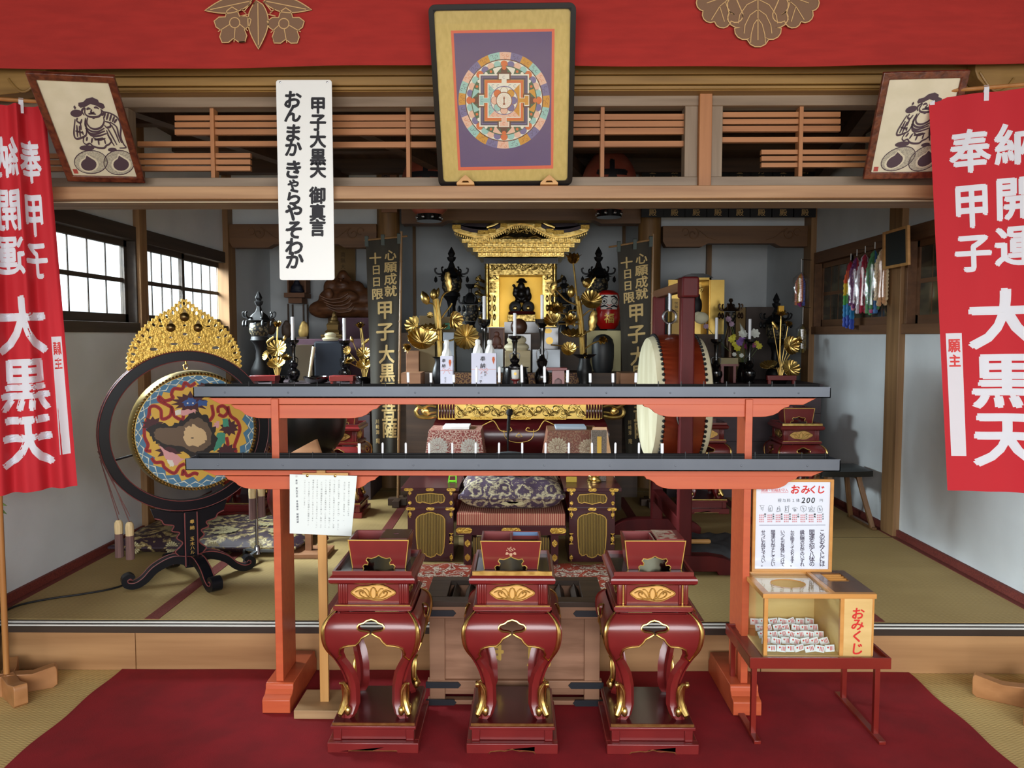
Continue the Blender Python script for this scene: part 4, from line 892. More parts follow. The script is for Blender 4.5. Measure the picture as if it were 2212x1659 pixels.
    m = MB(); m.box(-0.153, 0.153, -0.153, 0.153, 0.570, 0.577); m.box(-0.158, 0.158, -0.158, 0.158, 0.577, 0.592); m.box(-0.15, 0.15, -0.15, 0.15, 0.592, 0.597); m.build('shoulder_moulding', M_REDL, t, bev=0.004)
    g.box(-0.151, 0.151, -0.1545, -0.150, 0.592, 0.596)
    m = MB(); m.box(-0.132, 0.132, -0.132, 0.132, 0.596, 0.680)
    for sx in (-1, 1):
        for sy in (-1, 1):
            for k in range(4): x = 0.137-0.0095*k; m.lathe([(0.0055, 0.597), (0.0055, 0.679)], (sx*x, sy*0.1345, 0), 8); m.lathe([(0.0055, 0.597), (0.0055, 0.679)], (sx*0.1345, sy*x, 0), 8)
    m.build('frieze', M_REDL, t, bev=0.0015)
    for q in range(4):                               # gilt cartouche with carved lotus
        if plain and q in (1, 2): continue
        c = MB(); c.T = Matrix.Rotation(pi/2*q, 4, 'Z')
        out = [(0.086*cos(a)*(1+0.04*cos(6*a)), 0.640+0.03*sin(a)*(1+0.10*cos(5*a))) for a in [2*pi*i/40 for i in range(40)]]
        c.prism(out, -0.1335, -0.129); c.m = 1
        c.tube([(x, -0.134, z) for x, z in out], 0.0035, 6, closed=True)
        c.tube([(0.012*sin(a), -0.135, 0.637+0.023*-cos(a)*(1 if cos(a) > 0 else 1.0)) for a in [2*pi*i/16 for i in range(16)]], 0.003, 6, closed=True)
        for sg in (-1, 1):
            c.tube([(sg*x, -0.135, z) for x, z in cur2([(0.002, 0.614), (0.02, 0.622), (0.034, 0.640), (0.05, 0.650), (0.072, 0.642)], 5)], 0.003, 6)
            c.tube([(sg*x, -0.135, z) for x, z in cur2([(0.006, 0.616), (0.03, 0.618), (0.05, 0.628), (0.056, 0.640), (0.046, 0.644), (0.042, 0.636)], 5)], 0.0028, 6)
            c.tube([(sg*x, -0.135, z) for x, z in cur2([(0.016, 0.626), (0.018, 0.642), (0.030, 0.655), (0.04, 0.655)], 5)], 0.0025, 6)
        c.T = None; c.build('cartouche', [mat('cartouche_gold', (222, 176, 104), 0.5, 0.4), M_GOLD], t)
    if variant == 2:
        for sx in (-1, 1):
            for k in (0, 2): g.box(sx*(0.118+0.008*k)-0.003, sx*(0.118+0.008*k)+0.003, -0.1412, -0.134, 0.598, 0.679)
    pr = [(0.147, 0.679), (0.160, 0.682), (0.1695, 0.690), (0.172, 0.703), (0.1695, 0.710), (0.162, 0.716), (0.158, 0.718), (0.158, 0.734), (0.149, 0.734), (0.149, 0.716)]
    m = MB(); vo = []; fs = []
    for h_, z in pr: vo += [V((-h_, -h_, z)), V((h_, -h_, z)), V((h_, h_, z)), V((-h_, h_, z))]
    for j in range(len(pr)-1):
        for k in range(4): l = (k+1) % 4; fs.append((4*j+k, 4*j+l, 4*j+4+l, 4*j+4+k))
    fs += [(3, 2, 1, 0)]; m.add(vo, fs); m.build('tray', M_REDL, t, ang=30)
    MB().box(-0.15, 0.15, -0.15, 0.15, 0.712, 0.7185).build('tray_floor', M_BLACKL, t)
    if variant == 1: g.box(-0.158, 0.158, -0.160, -0.1485, 0.719, 0.7352)
    g.build('gilt_trim', M_GOLD, t)
    return t
CLOUD = [(-0.062, 0.0), (-0.066, 0.010), (-0.058, 0.018), (-0.046, 0.016), (-0.044, 0.026), (-0.052, 0.036), (-0.046, 0.046), (-0.030, 0.043), (-0.012, 0.049), (0, 0.056)]
CLOUD = CLOUD+[(-x, z) for x, z in CLOUD[::-1][1:]]
def incense_box(label, crest, variant, group='incense boxes'):
    t = thing('incense_box', label, 'box', (0, 0, 0), (0, 0, 0), group)
    wt, wb, dt, db, h_ = 0.123, 0.108, 0.080, 0.070, 0.122; th = 0.008
    m = MB()
    fT = lambda a, b, n=0.0: V((a, -(db+(dt-db)*b/h_)+n, b))
    for s in (-1, 1):
        fn = (lambda a, b, n=0.0, s=s: V((a, s*((db+(dt-db)*b/h_)-n), b)))
        hole = [CLOUD] if s < 0 else []
        out = [(-wb, 0.0), (-0.0621, 0.0)]+CLOUD[1:-1]+[(0.0621, 0.0), (wb, 0.0), (wt, h_), (-wt, h_)]
        m.fprism(out, fn, 0, th)
        fn2 = (lambda a, b, n=0.0, s=s: V((s*((wb+(wt-wb)*b/h_)-n), a, b)))
        m.fprism([(-db+th, 0), (db-th, 0), (dt-th, h_), (-dt+th, h_)], fn2, 0, th)
    m.box(-0.004, 0.004, -dt+th, dt-th, 0.06, h_-0.004)
    m.build('walls', M_REDL, t, bev=0.0012)
    MB().box(-wb+0.004, wb-0.004, -db+0.002, db-0.002, 0.058, 0.064).build('box_floor', M_BLACKL, t)
    g = MB()
    g.tube([fT(x, z, -0.001) for x, z in CLOUD], 0.0022, 6)
    for s in (-1, 1): g.tube([V((s*wb, -db, 0.001)), V((s*wt, -dt, h_))], 0.0022, 6)
    g.tube([V((-wt, -dt-0.0005, h_-0.002)), V((wt, -dt-0.0005, h_-0.002))], 0.0025, 6); g.build('gilt_edge', M_GOLDP, t)
    a = MB(); a.sheet(lambda u, v: V((-wb+0.01+(wb-0.016)*u, -db+0.004+(2*db-0.008)*v, 0.085+0.008*noise.noise(V((u*9, v*9, variant))))), 14, 10); a.build('ash', mat('incense_ash', (70, 64, 60), 0.95, 0, (36, 32, 32), (90, 90, 90)), t)
    lid = MB()
    if variant != 1:
        lid.box(0.006, wt-0.006, -dt+0.004, dt-0.004, h_-0.003, h_+0.005); lid.box(0.05, 0.072, -0.006, 0.006, h_+0.005, h_+0.009)
        lid.build('lid', M_REDL if variant == 2 else M_DREDL, t, bev=0.0015)
        if variant == 2: MB().box(0.02, wt-0.03, -dt+0.015, dt-0.02, h_+0.0052, h_+0.0058).build('paper_patch', mat('worn_paper', (196, 180, 160), 0.6, 0, (150, 60, 50), (40, 40, 40), ramp=(0.5, 0.6)), t)
    else:
        lid.box(0.008, wt-0.012, -dt+0.006, dt-0.006, 0.07, 0.088); lid.build('incense_powder', mat('incense_powder', (88, 62, 36), 0.95, 0, (56, 40, 24), (120, 120, 120)), t)
        MB().box(0.008, wt-0.011, dt-0.0095, dt-0.0075, 0.088, h_-0.003).build('blue_liner', mat('blue_liner', (92, 122, 160), 0.5), t)
    if crest:
        c = MB(); pf = lambda a, b, n=0.0: fT(a, b, -0.0012-n)
        def lf(cx_, cy_, s, rot):
            pts = []
            for ang, r_, b in ((-2.4, .6, .3), (-1.9, .8, .3), (-pi/2, 1, .3), (-1.2, .8, .3), (-.7, .6, .3), (0.2, .5, .35), (pi-0.2, .5, .35)): pts += [((r_*cos(ang)+b*cos(ang+q_)), (r_*sin(ang)+b*sin(ang+q_))) for q_ in (-1, 0, 1)]
            ca, sa = cos(rot), sin(rot); poly(c, pf, [(cx_+s*(x*ca-y*sa), cy_+s*(x*sa+y*ca)) for x, y in pts])
        lf(0, 0.066, 0.0085, 0); lf(-0.014, 0.070, 0.0075, -0.9); lf(0.014, 0.070, 0.0075, 0.9)
        for x, k in ((-0.012, 3), (0, 4), (0.012, 3)):
            c.stroke(pf, [(x*0.2, 0.076), (x, 0.078+0.0045*k)], 0.001)
            for i in range(k): c.disc(pf, x+(0.004 if i % 2 else -0.004)*(1 if i < k-1 else 0), 0.082+0.0042*i, 0.0026, None, 8)
        c.build('paulownia_crest', mat('crest_gold', (190, 150, 120), 0.5), t, smooth=False, recalc=False)
    return t
YS = 2.977+0.183
st1 = stand('red and gold incense stand with curved legs, right of the three', 'incense stands', 2); place(st1, (0.532, YS, 0.009))
st0 = stand('red and gold incense stand with curved legs, left of the three', 'incense stands', 0); place(st0, (-0.588, YS, 0.009))
st2 = stand('red and gold incense stand with a gilt tray edge, middle of the three', 'incense stands', 1); place(st2, (-0.030, YS, 0.009))
b0 = incense_box('red incense box with a dark lid on the left incense stand', False, 0); place(b0, (-0.576, YS-0.0, 0.7275))
b1 = incense_box('red incense box with a paulownia crest on the middle incense stand', True, 1); place(b1, (-0.036, YS-0.01, 0.7275))
b2 = incense_box('red incense box with a worn paper-topped lid on the right incense stand', False, 2); place(b2, (0.550, YS+0.0, 0.7275))

# ---- wooden offering box
sx0, sx1, sy0, sy1, sh = -0.408, 0.362, 3.392, 3.735, P(1100, 1299, 3.385).z-0.024
ob = thing('offering_box', 'low wooden money offering box with iron bands and a slatted top', 'offering box', ((sx0+sx1)/2, (sy0+sy1)/2, 0))
M_KEYAKI = mat('zelkova_wood', (130, 92, 68), 0.45, 0, (160, 118, 92), (3, 3, 26), 6, 0.05)
m = MB(); m.box(sx0+0.03, sx1-0.03, sy0+0.014, sy0+0.03, 0.05, sh-0.062); m.build('front_panel', M_KEYAKI, ob)
m = MB(); m.box(sx0, sx0+0.07, sy0, sy0+0.03, 0.01, sh-0.052); m.box(sx1-0.07, sx1, sy0, sy0+0.03, 0.01, sh-0.052); m.box(sx0-0.015, sx1+0.015, sy0-0.008, sy0+0.03, sh-0.057, sh)
m.box(sx0-0.01, sx1+0.01, sy0-0.006, sy0+0.03, 0.085, 0.122); m.box(sx0-0.01, sx1+0.01, sy0-0.01, sy0+0.03, 0.012, 0.032)
m.build('front_frame', wood('box_frame_wood', (132, 94, 70), (160, 118, 90), 'x', 0.6), ob, bev=0.003)
m = MB(); m.box(sx0, sx0+0.02, sy0+0.03, sy1, 0.01, sh); m.box(sx1-0.02, sx1, sy0+0.03, sy1, 0.01, sh); m.box(sx0, sx1, sy1-0.02, sy1, 0.01, sh); m.build('side_panels', M_KEYAKI, ob, bev=0.003)
m = MB(); w_ = 0.055
m.box(sx0-0.02, sx1+0.02, sy0-0.012, sy0+w_, sh-0.001, sh+0.024); m.box(sx0-0.02, sx1+0.02, sy1-w_, sy1+0.005, sh-0.001, sh+0.024); m.box(sx0-0.02, sx0+0.075, sy0+w_, sy1-w_, sh-0.001, sh+0.024); m.box(sx1-0.075, sx1+0.02, sy0+w_, sy1-w_, sh-0.001, sh+0.024)
M_DBOX = wood('dark_box_wood', (44, 32, 24), (64, 48, 36), 'x', 0.8, 0.4); m.build('top_frame', M_DBOX, ob, bev=0.002)
for i in range(9):
    x = sx0+0.10+(sx1-sx0-0.20)*i/8
    MB().prism([(x-0.022, sh-0.02), (x, sh+0.014), (x+0.022, sh-0.02)], sy0+w_, sy1-w_).build('grille_bar', M_DBOX, ob)
MB().box(sx0+0.03, sx1-0.03, sy0+0.03, sy1-0.03, sh-0.10, sh-0.09).build('chute', M_BLACK, ob)
for z, L_ in ((sh-0.03, 0.11), (0.103, 0.13), (0.022, 0.11)):
    for s, xe in ((1, sx0), (-1, sx1)):
        m = MB(); m.prism([(xe-s*0.016, z-0.014), (xe+s*L_, z-0.014), (xe+s*(L_+0.012), z), (xe+s*L_, z+0.014), (xe-s*0.016, z+0.014)], sy0-0.014, sy0-0.005); m.build('iron_band', mat('dark_iron_band', (58, 62, 68), 0.4, 0.6), ob)
m = MB(); of = Fr((0, sy0+0.013, 0), (1, 0, 0), (0, 0, 1))
for ch, x in (('浄', -0.135), ('財', 0.095)): m.char(of, ch, x, sh-0.215, 0.13, 0.15, off=0.03, n=0.001)
m.build('gold_characters', M_GOLDP, ob, smooth=False, recalc=False)

# ---- notice board on a post
nb = thing('notice_board', 'white paper notice pinned to a wooden post on a plank foot', 'notice board', (-0.855, 3.34, 0.009))
MB().box(-0.985, -0.70, 3.247, 3.45, 0.0095, 0.048).build('foot', wood('plank_wood', (150, 116, 78), (186, 152, 110), 'x', 0.8), nb, bev=0.003)
MB().box(P(688, 1300, 3.33).x, P(707, 1300, 3.33).x, 3.33, 3.348, 0.046, 1.12).build('post', M_OAKZ, nb, bev=0.0015)
MB().box(-0.95, -0.75, 3.321, 3.33, 0.86, 1.08).build('backing_board', M_OAK, nb)
def nfn(a, b, n=0.0):
    return P(a, b, 3.315 + 0.016*max(0, (a-715)/50)**2*max(0, (b-1110)/45) - 0.0 ) + V((0, -n, 0))
def nquad(u, v):
    tl, tr, br, bl = (626, 1024.5), (771.5, 1028), (759, 1158), (626, 1152)
    return ((tl[0]*(1-u)+tr[0]*u)*(1-v)+(bl[0]*(1-u)+br[0]*u)*v, (tl[1]*(1-u)+tr[1]*u)*(1-v)+(bl[1]*(1-u)+br[1]*u)*v)
m = MB(); m.sheet(lambda u, v: nfn(*nquad(u, v)), 14, 12, 0.0012); m.m = 1
nx = lambda x, y: (620+x/11.85, 1020+y/11.85)
for st, x, y in (('本日はご参拝頂き感謝申し上げます。', 1590, 265), ('当山では、元禄年間の造営時代、甲子の歳（一', 1475, 265), ('六二四年）に始まる　月参五部一門に創作されまし', 1335, 210), ('た「甲子大黒天」を奉祀いたしております。お堂', 1215, 210), ('中央奥に奉安いたしておりますので、御前の「お', 1105, 210), ('おたわら七福神」の大黒天様越しにお参り下さい。', 1000, 210), ('大黒天様は開運智恵をする者には、無限の恵か', 890, 265), ('さと平安が授かると、そのお姿で示され、皆々に', 780, 210), ('福徳を授けようとお力を貸して下さいます。', 675, 210), ('本日のご参詣をご縁に皆様方に福徳が授かり', 570, 265), ('ますことを祈念いたします。', 460, 210), ('奉祈　家内安全　身体健全　諸願成就', 245, 215)):
    for i, ch in enumerate(st):
        if ch != '　':
            p = nx(x+(y+57*i-200)*(0.035 if x < 300 else -0.02), y+57*i*(1.16 if x < 300 else 1)); sz = 5.0 if x < 300 else 3.9; m.char(nfn, ch, p[0], p[1], sz, -sz, n=0.0012, off=0.0 if x > 300 else 0.02, res=1)
m.m = 2; p = nx(245, 105); m.ring(nfn, p[0], p[1], 1.9, 2.3, 14, n=0.0012); m.disc(nfn, p[0], p[1], 0.7, None, 8, n=0.0012)
m.build('paper', [mat('notice_paper', (226, 234, 232), 0.7), mat('faded_ink', (70, 72, 84), 0.7), M_REDINK], nb, recalc=False)
for px, py in ((664, 1027.5), (724, 1028)):
    a = P(px, py, 3.314); MB().lathe([(0.0062, 0.0), (0.0058, -0.0025), (0.003, -0.004)], a, 12, 'y').build('thumbtack', M_BRASS, nb)

# ---- fortune slip table, box and sign
tb = thing('low_table', 'small dark red lacquered table with runner feet, under the fortune slip box', 'table', (1.25, 3.3, 0.009))
ty0, ty1 = 3.105, 3.485; tx0, tx1, tz = P(1620.5, 1421, 3.105).x, P(1926, 1421, 3.105).x, P(1700, 1421, 3.105).z
m = MB(); m.box(tx0+0.01, tx1-0.01, ty0+0.01, ty1-0.01, tz-0.026, tz-0.012)
for a in ((tx0, tx1, ty0, ty0+0.012), (tx0, tx1, ty1-0.012, ty1), (tx0, tx0+0.012, ty0+0.012, ty1-0.012), (tx1-0.012, tx1, ty0+0.012, ty1-0.012)): m.box(*a, tz-0.047, tz)
M_TBL = mat('table_red', (124, 36, 26), 0.3, 0, (112, 30, 24), (4, 4, 4), coat=0.3)
m.build('tabletop', M_TBL, tb, bev=0.0015)
for x in (0.966, 1.475):
    for y in (3.13, 3.445): MB().box(x-0.002, x+0.019, y-0.009, y+0.012, 0.022, tz-0.024).build('leg', M_TBL, tb, bev=0.001)
    MB().box(x-0.006, x+0.022, 3.06, 3.505, 0.009, 0.024).build('runner', M_TBL, tb, bev=0.002)
fx = thing('fortune_box', 'glass-sided wooden fortune slip box with red lettering, on the low red table', 'box', (1.26, 3.32, tz-0.012))
by0, by1 = 3.14, 3.45; bx0, bx1, bz0, bz1 = P(1649, 1400, by0).x, P(1885, 1400, by0).x, tz-0.0125, P(1700, 1283, by0-0.008).z
xm = P(1816, 1350, by0).x
M_HINOKI = mat('pale_cypress', (222, 190, 128), 0.45, 0, (206, 170, 106), (3, 3, 12), 4)
M_TRIM = wood('honey_trim', (190, 130, 62), (212, 154, 84), 'x', 0.8, 0.35, 0.3)
m = MB(); m.box(bx0, bx1, by0, by1, bz0, bz0+0.008); m.box(bx0+0.012, bx1, by1-0.01, by1, bz0+0.008, bz1-0.02); m.box(xm+0.005, xm+0.013, by0+0.01, by1-0.01, bz0+0.008, bz1-0.02); m.box(bx1-0.01, bx1, by0+0.01, by1-0.01, bz0+0.008, bz1-0.02); m.box(xm+0.013, bx1, by0, by0+0.01, bz0+0.008, bz1-0.02)
m.build('carcass', M_HINOKI, fx)
for x, y, x1_, y1_ in ((bx0, by0-0.002, bx0+0.016, by0+0.014), (xm-0.003, by0-0.002, xm+0.013, by0+0.014), (bx1-0.006, by0-0.002, bx1+0.002, by0+0.012), (bx0, by1-0.016, bx0+0.014, by1+0.001)): MB().box(x, x1_, y, y1_, bz0+0.006, bz1-0.02).build('corner_post', M_TRIM, fx, bev=0.001)
m = MB(); e = 0.008
xd = bx0+(bx1-bx0)*0.66
m.box(bx0-e, bx1+e, by0-e, by0+0.018, bz1-0.02, bz1); m.box(bx0-e, xd, by1-0.02, by1+e, bz1-0.02, bz1); m.box(bx0-e, bx0+0.022, by0+0.018, by1-0.02, bz1-0.02, bz1); m.box(xd-0.02, xd, by0+0.018, by1-0.02, bz1-0.02, bz1)
m.build('lid_frame', M_TRIM, fx, bev=0.0015)
m = MB(); gx0, gx1, gy0, gy1 = xd+0.035, bx1-0.03, by1-0.15, by1-0.035
for a in ((xd, bx1+e, by0+0.018, gy0), (xd, bx1+e, gy1, by1+e), (xd, gx0, gy0, gy1), (gx1, bx1+e, gy0, gy1)): m.box(*a, bz1-0.02, bz1)
m.build('lid_panel', wood('lid_brown', (92, 58, 34), (116, 78, 48), 'y', 0.8, 0.3, 0.3), fx, bev=0.001)
for i in range(4): y = gy0+(gy1-gy0)*(i+0.5)/4; MB().prism([(y-0.010, bz1-0.016), (y, bz1-0.002), (y+0.010, bz1-0.016)], gx0, gx1, 'yz').build('grille_bar', M_TRIM, fx)
G_CASE = glassmat('case_glass', (0.97, 1, 0.98), 0.14)
m = MB(); m.box(bx0+0.016, xm-0.003, by0+0.004, by0+0.007, bz0+0.008, bz1-0.02); m.build('front_glass', G_CASE, fx)
m = MB(); m.box(bx0+0.004, bx0+0.007, by0+0.014, by1-0.016, bz0+0.008, bz1-0.02); m.build('side_glass', G_CASE, fx)
ec = ((bx0+0.022+xd-0.02)/2, (by0+0.018+by1-0.02)/2)
EL = [(ec[0]+0.075*cos(2*pi*i/32), ec[1]+0.058*sin(2*pi*i/32)) for i in range(32)]
m = MB(); m.prism([(bx0+0.022, by0+0.018), (xd-0.02, by0+0.018), (xd-0.02, by1-0.02), (bx0+0.022, by1-0.02)], bz1-0.012, bz1-0.008, 'xy', [EL]); m.build('lid_glass', glassmat('lid_glass', (0.95, 0.98, 0.95), 0.32), fx)
m = MB(); m.tube([(x, y, bz1-0.010) for x, y in EL], 0.0022, 6, closed=True); m.build('hand_hole_rim', M_TRIM, fx)
m = MB(); ff = Fr((0, by0-0.0005, 0), (1, 0, 0), (0, 0, 1)); xc = (xm+0.013+bx1)/2
for ch, y in zip('おみくじ', (1325, 1348.5, 1374, 1401)): m.char(ff, ch, xc-0.004, P(1850, y, by0).z, 0.056, 0.054, off=0.035, n=0.0005, shear=0.08)
m.build('lettering', M_REDINK, fx, smooth=False, recalc=False)
# the paper fortune slips inside
random.seed(11); sl0 = None
M_SLIP = mat('slip_paper', (232, 234, 240), 0.6)
def slip():
    t = thing('fortune_slip', 'folded white fortune slip lying loose inside the glass box', 'paper slip', (0, 0, 0), (0, 0, 0), 'fortune slips in the glass box')
    MB().box(-0.020, 0.020, -0.0024, 0.0024, -0.014, 0.014).build('packet', M_SLIP, t, world=False)
    m = MB(); f_ = Fr((0, -0.0025, 0), (1, 0, 0), (0, 0, 1)); m.disc(f_, -0.008, 0.004, 0.004, None, 10, 0.0002)
    for k in range(3): m.quad(f_, 0.0+0.006*k, 0.003+0.006*k, -0.009, 0.009, 0.0002)
    m.build('print', mat('slip_print', (206, 70, 66), 0.6), t, world=False, smooth=False, recalc=False)
    return t
nsl = 0
SLW, SLY = xm-0.010-bx0-0.02, by1-by0-0.04
for row in range(5):
    for k in range(7):
        x = bx0+0.040+(SLW-0.044)*k/6+random.uniform(-0.005, 0.005); y = by0+0.022+0.058*row+random.uniform(-0.004, 0.004)
        z = bz0+0.026+(0.004 if row == 0 else 0.006+0.006*row)
        rx = radians(random.uniform(-35, -10) if row else random.uniform(-12, 4)); rz = radians(random.uniform(-18, 18)); ry = radians(random.uniform(-14, 14))
        if row == 0 and k in (3, 4): ry = radians(-16)
        if sl0 is None: sl0 = slip(); place(sl0, (x, y, z), (rx, ry, rz))
        else: dup(sl0, (x, y, z), (rx, ry, rz))
# framed price sign standing on the box
sg = thing('price_sign', 'wood-framed white price sign standing on the back of the fortune slip box', 'sign', (1.26, 3.44, bz1))
r_ = R(1627, 1035, 1796, 1236, 3.435); m = MB(); sz0 = bz1
m.prism([(r_[0], sz0), (r_[1], sz0), (r_[1], r_[3]), (r_[0], r_[3])], 3.43, 3.448, 'xz', [[(r_[0]+0.014, sz0+0.012), (r_[1]-0.014, sz0+0.012), (r_[1]-0.014, r_[3]-0.012), (r_[0]+0.014, r_[3]-0.012)]])
m.build('frame', M_TRIM, sg, bev=0.0015)
m = MB(); m.box(r_[0]+0.01, r_[1]-0.01, 3.439, 3.444, sz0+0.008, r_[3]-0.008); m.build('paper', mat('sign_paper', (222, 230, 244), 0.12, coat=0.3), sg)
m = MB(); sf = PF(3.4385); sx_ = lambda x, y: (1600+x/7.9, 1030+y/7.9)
def sch(st, x, y, w_, dx=0, dy=0, off=0.0, mi=0, **kw):
    m.m = mi
    for i, ch in enumerate(st):
        if ch not in ' 　': p = sx_(x+dx*i, y+dy*i); m.char(sf, ch, p[0], p[1], w_/7.9, -w_/7.9, off=off, n=0.0004, **kw)
for ch, x, w_ in (('お', 930, 165), ('み', 1110, 165), ('く', 1235, 150), ('じ', 1370, 150)): sch(ch, x, 215, w_, off=0.04, mi=1, shear=0.1)
sch('開運・招福お守入', 378, 228, 62, dx=58, off=0.01, mi=1, res=2)
m.m = 1; p, q_ = sx_(340, 275), sx_(815, 272); m.stroke(sf, [p, q_], 0.6, 0.0004)
sch('授与料１体', 665, 402, 66, dx=78, mi=3, res=2); sch('200', 1105, 395, 130, dx=82, mi=0, off=0.02, shear=0.18); sch('円', 1375, 402, 60, mi=3)
random.seed(5)
for i in range(8):
    cx_ = 365+141*i; m.m = 3
    L_ = [[(-40, -60), (40, -60), (8, -20), (-8, -20)], [(-30, -30), (-10, -60), (20, -58), (38, -20), (30, 40), (-30, 45), (-38, 10)], [(-30, 50), (-20, -20), (10, -50), (40, 40)], [(-30, -50), (-10, -40), (20, -45), (35, -60), (30, 0), (30, 55), (-35, 55), (-25, 0)], [(-45, -10), (0, -30), (45, -10), (0, 10), (0, 50)], [(-50, -35), (-20, -50), (20, -50), (50, -35), (45, 20), (0, 55), (-45, 20)], [(-55, -30), (-20, -10), (0, -55), (20, -10), (55, -30), (35, 30), (50, 50), (-50, 50), (-35, 30)], [(-25, -50), (25, -50), (45, 0), (35, 55), (-35, 55), (-45, 0)]][i]
    pp = [sx_(cx_+a, 548+b) for a, b in L_]; m.stroke(sf, pp+[pp[0]], 0.7, 0.0004)
    for k in range(3): pp = [sx_(cx_+random.uniform(-25, 25), 548+random.uniform(-35, 40)) for _ in range(3)]; m.stroke(sf, pp, 0.6, 0.0004)
    for k in range(3): sch('福徳開運成就'[k:k+4], cx_-40+30*k, 655, 26, dy=36, mi=1, res=1)
    sch(('熊手', '大黒天', '恵比須', '招き猫', '小槌', 'かえる', '鶴亀', 'だるま')[i], cx_+52, 640, 34, dy=38, mi=0, off=0.03, res=1)
m.m = 2; m.stroke(sf, [sx_(315, 824), sx_(1445, 822)], 0.75, 0.0004)
for st, x in (('このおみくじには', 1390), ('開運を招く八体の', 1215), ('縁起物のお守のいずれ', 1050), ('かが納まっております。', 880), ('いつもお身体につけて', 715), ('開運のお守としてたい', 552), ('せつにお待ち下さい。', 385)):
    k = len(st); dy = 590/(k-0.4); sch(st, x, 942, min(104, dy*1.3), dy=dy, off=0.015, mi=4, res=2)
m.build('print', [M_INK, M_REDINK, mat('navy_line', (40, 44, 96), 0.6), mat('grey_ink', (66, 72, 86), 0.6), mat('purple_ink', (48, 22, 58), 0.6)], sg, smooth=False, recalc=False)
# ================================================================ LARGE THINGS IN THE SANCTUM
# ---- hanging drum in a ring stand (left)
GX, GY, GA = -1.93, 4.42, radians(35); GZ = P(398, 930, 4.42).z
gd = thing('ring_drum', 'large painted drum hung in a black ring stand with a gilded crest, left side', 'drum', (GX, GY, ZF))
k_ = GY/F
UX, NX = V((cos(GA), sin(GA), 0)), V((sin(GA), -cos(GA), 0))        # drum right vector, drum facing vector
gO = V((GX, GY, GZ)); gf = lambda a, b, n=0.0: gO + UX*a + V((0, 0, 1))*b + NX*n
gp = lambda px, py, n=0.0: gf((px-398)*k_, (930-py)*k_, n)
def ringprism(mb, r0, r1, n0, n1, seg=72):
    prof = [(r0, n0), (r1, n0), (r1, n1), (r0, n1)]; vs_ = []; fs = []
    for i in range(seg):
        a = 2*pi*i/seg; vs_ += [gf(r_*cos(a), r_*sin(a), n_) for r_, n_ in prof]
    for i in range(seg):
        j = (i+1) % seg
        for q in range(4): w_ = (q+1) % 4; fs.append((4*i+q, 4*i+w_, 4*j+w_, 4*j+q))
    return mb.add(vs_, fs)
M_LACB = mat('stand_black', (16, 17, 22), 0.3, spec=0.25); M_PINK = mat('stand_edge_red', (112, 52, 50), 0.5)
ringprism(MB(), 0.405, 0.462, -0.03, 0.03).build('ring', M_LACB, gd, bev=0.004)
m = MB()
for r_, n_ in ((0.406, 0.031), (0.462, 0.031), (0.463, -0.03)): m.tube([gf(r_*cos(2*pi*i/72), r_*sin(2*pi*i/72), n_) for i in range(72)], 0.0025, 5, closed=True)
m.build('ring_edge_line', M_PINK, gd)
# drum body
DR, DN = 0.325, 0.075
prof = [(0.0, -0.09), (0.30, -0.09), (0.322, -0.085), (0.338, -0.06), (0.35, -0.01), (0.345, 0.04), (0.332, 0.07), (0.326, 0.078), (0.31, 0.079)]
m = MB(); seg = 56; dc = gO + UX*0.036; df = lambda a, b, n=0.0: dc + UX*a + V((0, 0, 1))*b + NX*n
vs_ = [df(r_*cos(2*pi*i/seg), r_*sin(2*pi*i/seg), n_) for r_, n_ in prof for i in range(seg)]
fs = [(j*seg+i, j*seg+(i+1) % seg, (j+1)*seg+(i+1) % seg, (j+1)*seg+i) for j in range(len(prof)-1) for i in range(seg)]
m.add(vs_, fs); m.build('drum_shell', mat('shell_gold', (172, 150, 92), 0.35, 0.8, (140, 118, 66), (6, 6, 6)), gd)
m = MB()
for i in range(110):
    a = 2*pi*i/110
    m.ball(df(0.333*cos(a), 0.333*sin(a), 0.078), 0.0085, seg=6, ring=4)
    if i % 2 == 0: m.ball(df(0.331*cos(a), 0.331*sin(a), -0.078), 0.006, seg=6, ring=4)
m.build('studs', M_BRASS, gd)
dpf = plane_fn(df(0, 0, 0.0795), NX); zp = lambda x, y: (220+x/3.457, 620+y/3.457)
dl = dict(gold=(204, 164, 66), blue=(70, 116, 146), pale=(214, 218, 200), red=(150, 30, 32), maroon=(66, 28, 34), black=(30, 26, 24), worn=(98, 80, 62), patch=(198, 170, 126), lion=(48, 82, 140), green=(60, 138, 112), pink=(206, 150, 150), white=(214, 210, 198))
dn = list(dl); m = MB()
def DC(k): m.m = dn.index(k)
def dpoly(pts, n): poly(m, dpf, [zp(*p) for p in pts], n)
def jag(pts, amp, seed, sub=4):
    rnd = random.Random(seed); out = []
    for i in range(len(pts)):
        a, b = pts[i], pts[(i+1) % len(pts)]
        for q in range(sub): t = q/sub; out.append((a[0]+(b[0]-a[0])*t+rnd.uniform(-amp, amp), a[1]+(b[1]-a[1])*t+rnd.uniform(-amp, amp)))
    return out
DC('blue'); m.fprism([(0.322*cos(2*pi*i/64), 0.322*sin(2*pi*i/64)) for i in range(64)], df, 0.0794, None)
rnd = random.Random(2); DC('pale')
for i in range(60):
    a = 2*pi*i/60; b = a+0.16*(1 if i % 2 else -1)
    for r0, r1 in ((0.322, 0.288), (0.318, 0.292)): m.stroke(df, [(r0*cos(a), r0*sin(a)), (r1*cos(b), r1*sin(b))], 0.003, 0.0797)
DC('gold'); m.fprism([((0.292-0.016*(i % 3))*cos(2*pi*i/60), (0.292-0.016*(i % 3))*sin(2*pi*i/60)) for i in range(60)], df, 0.0799, None)
DC('red')
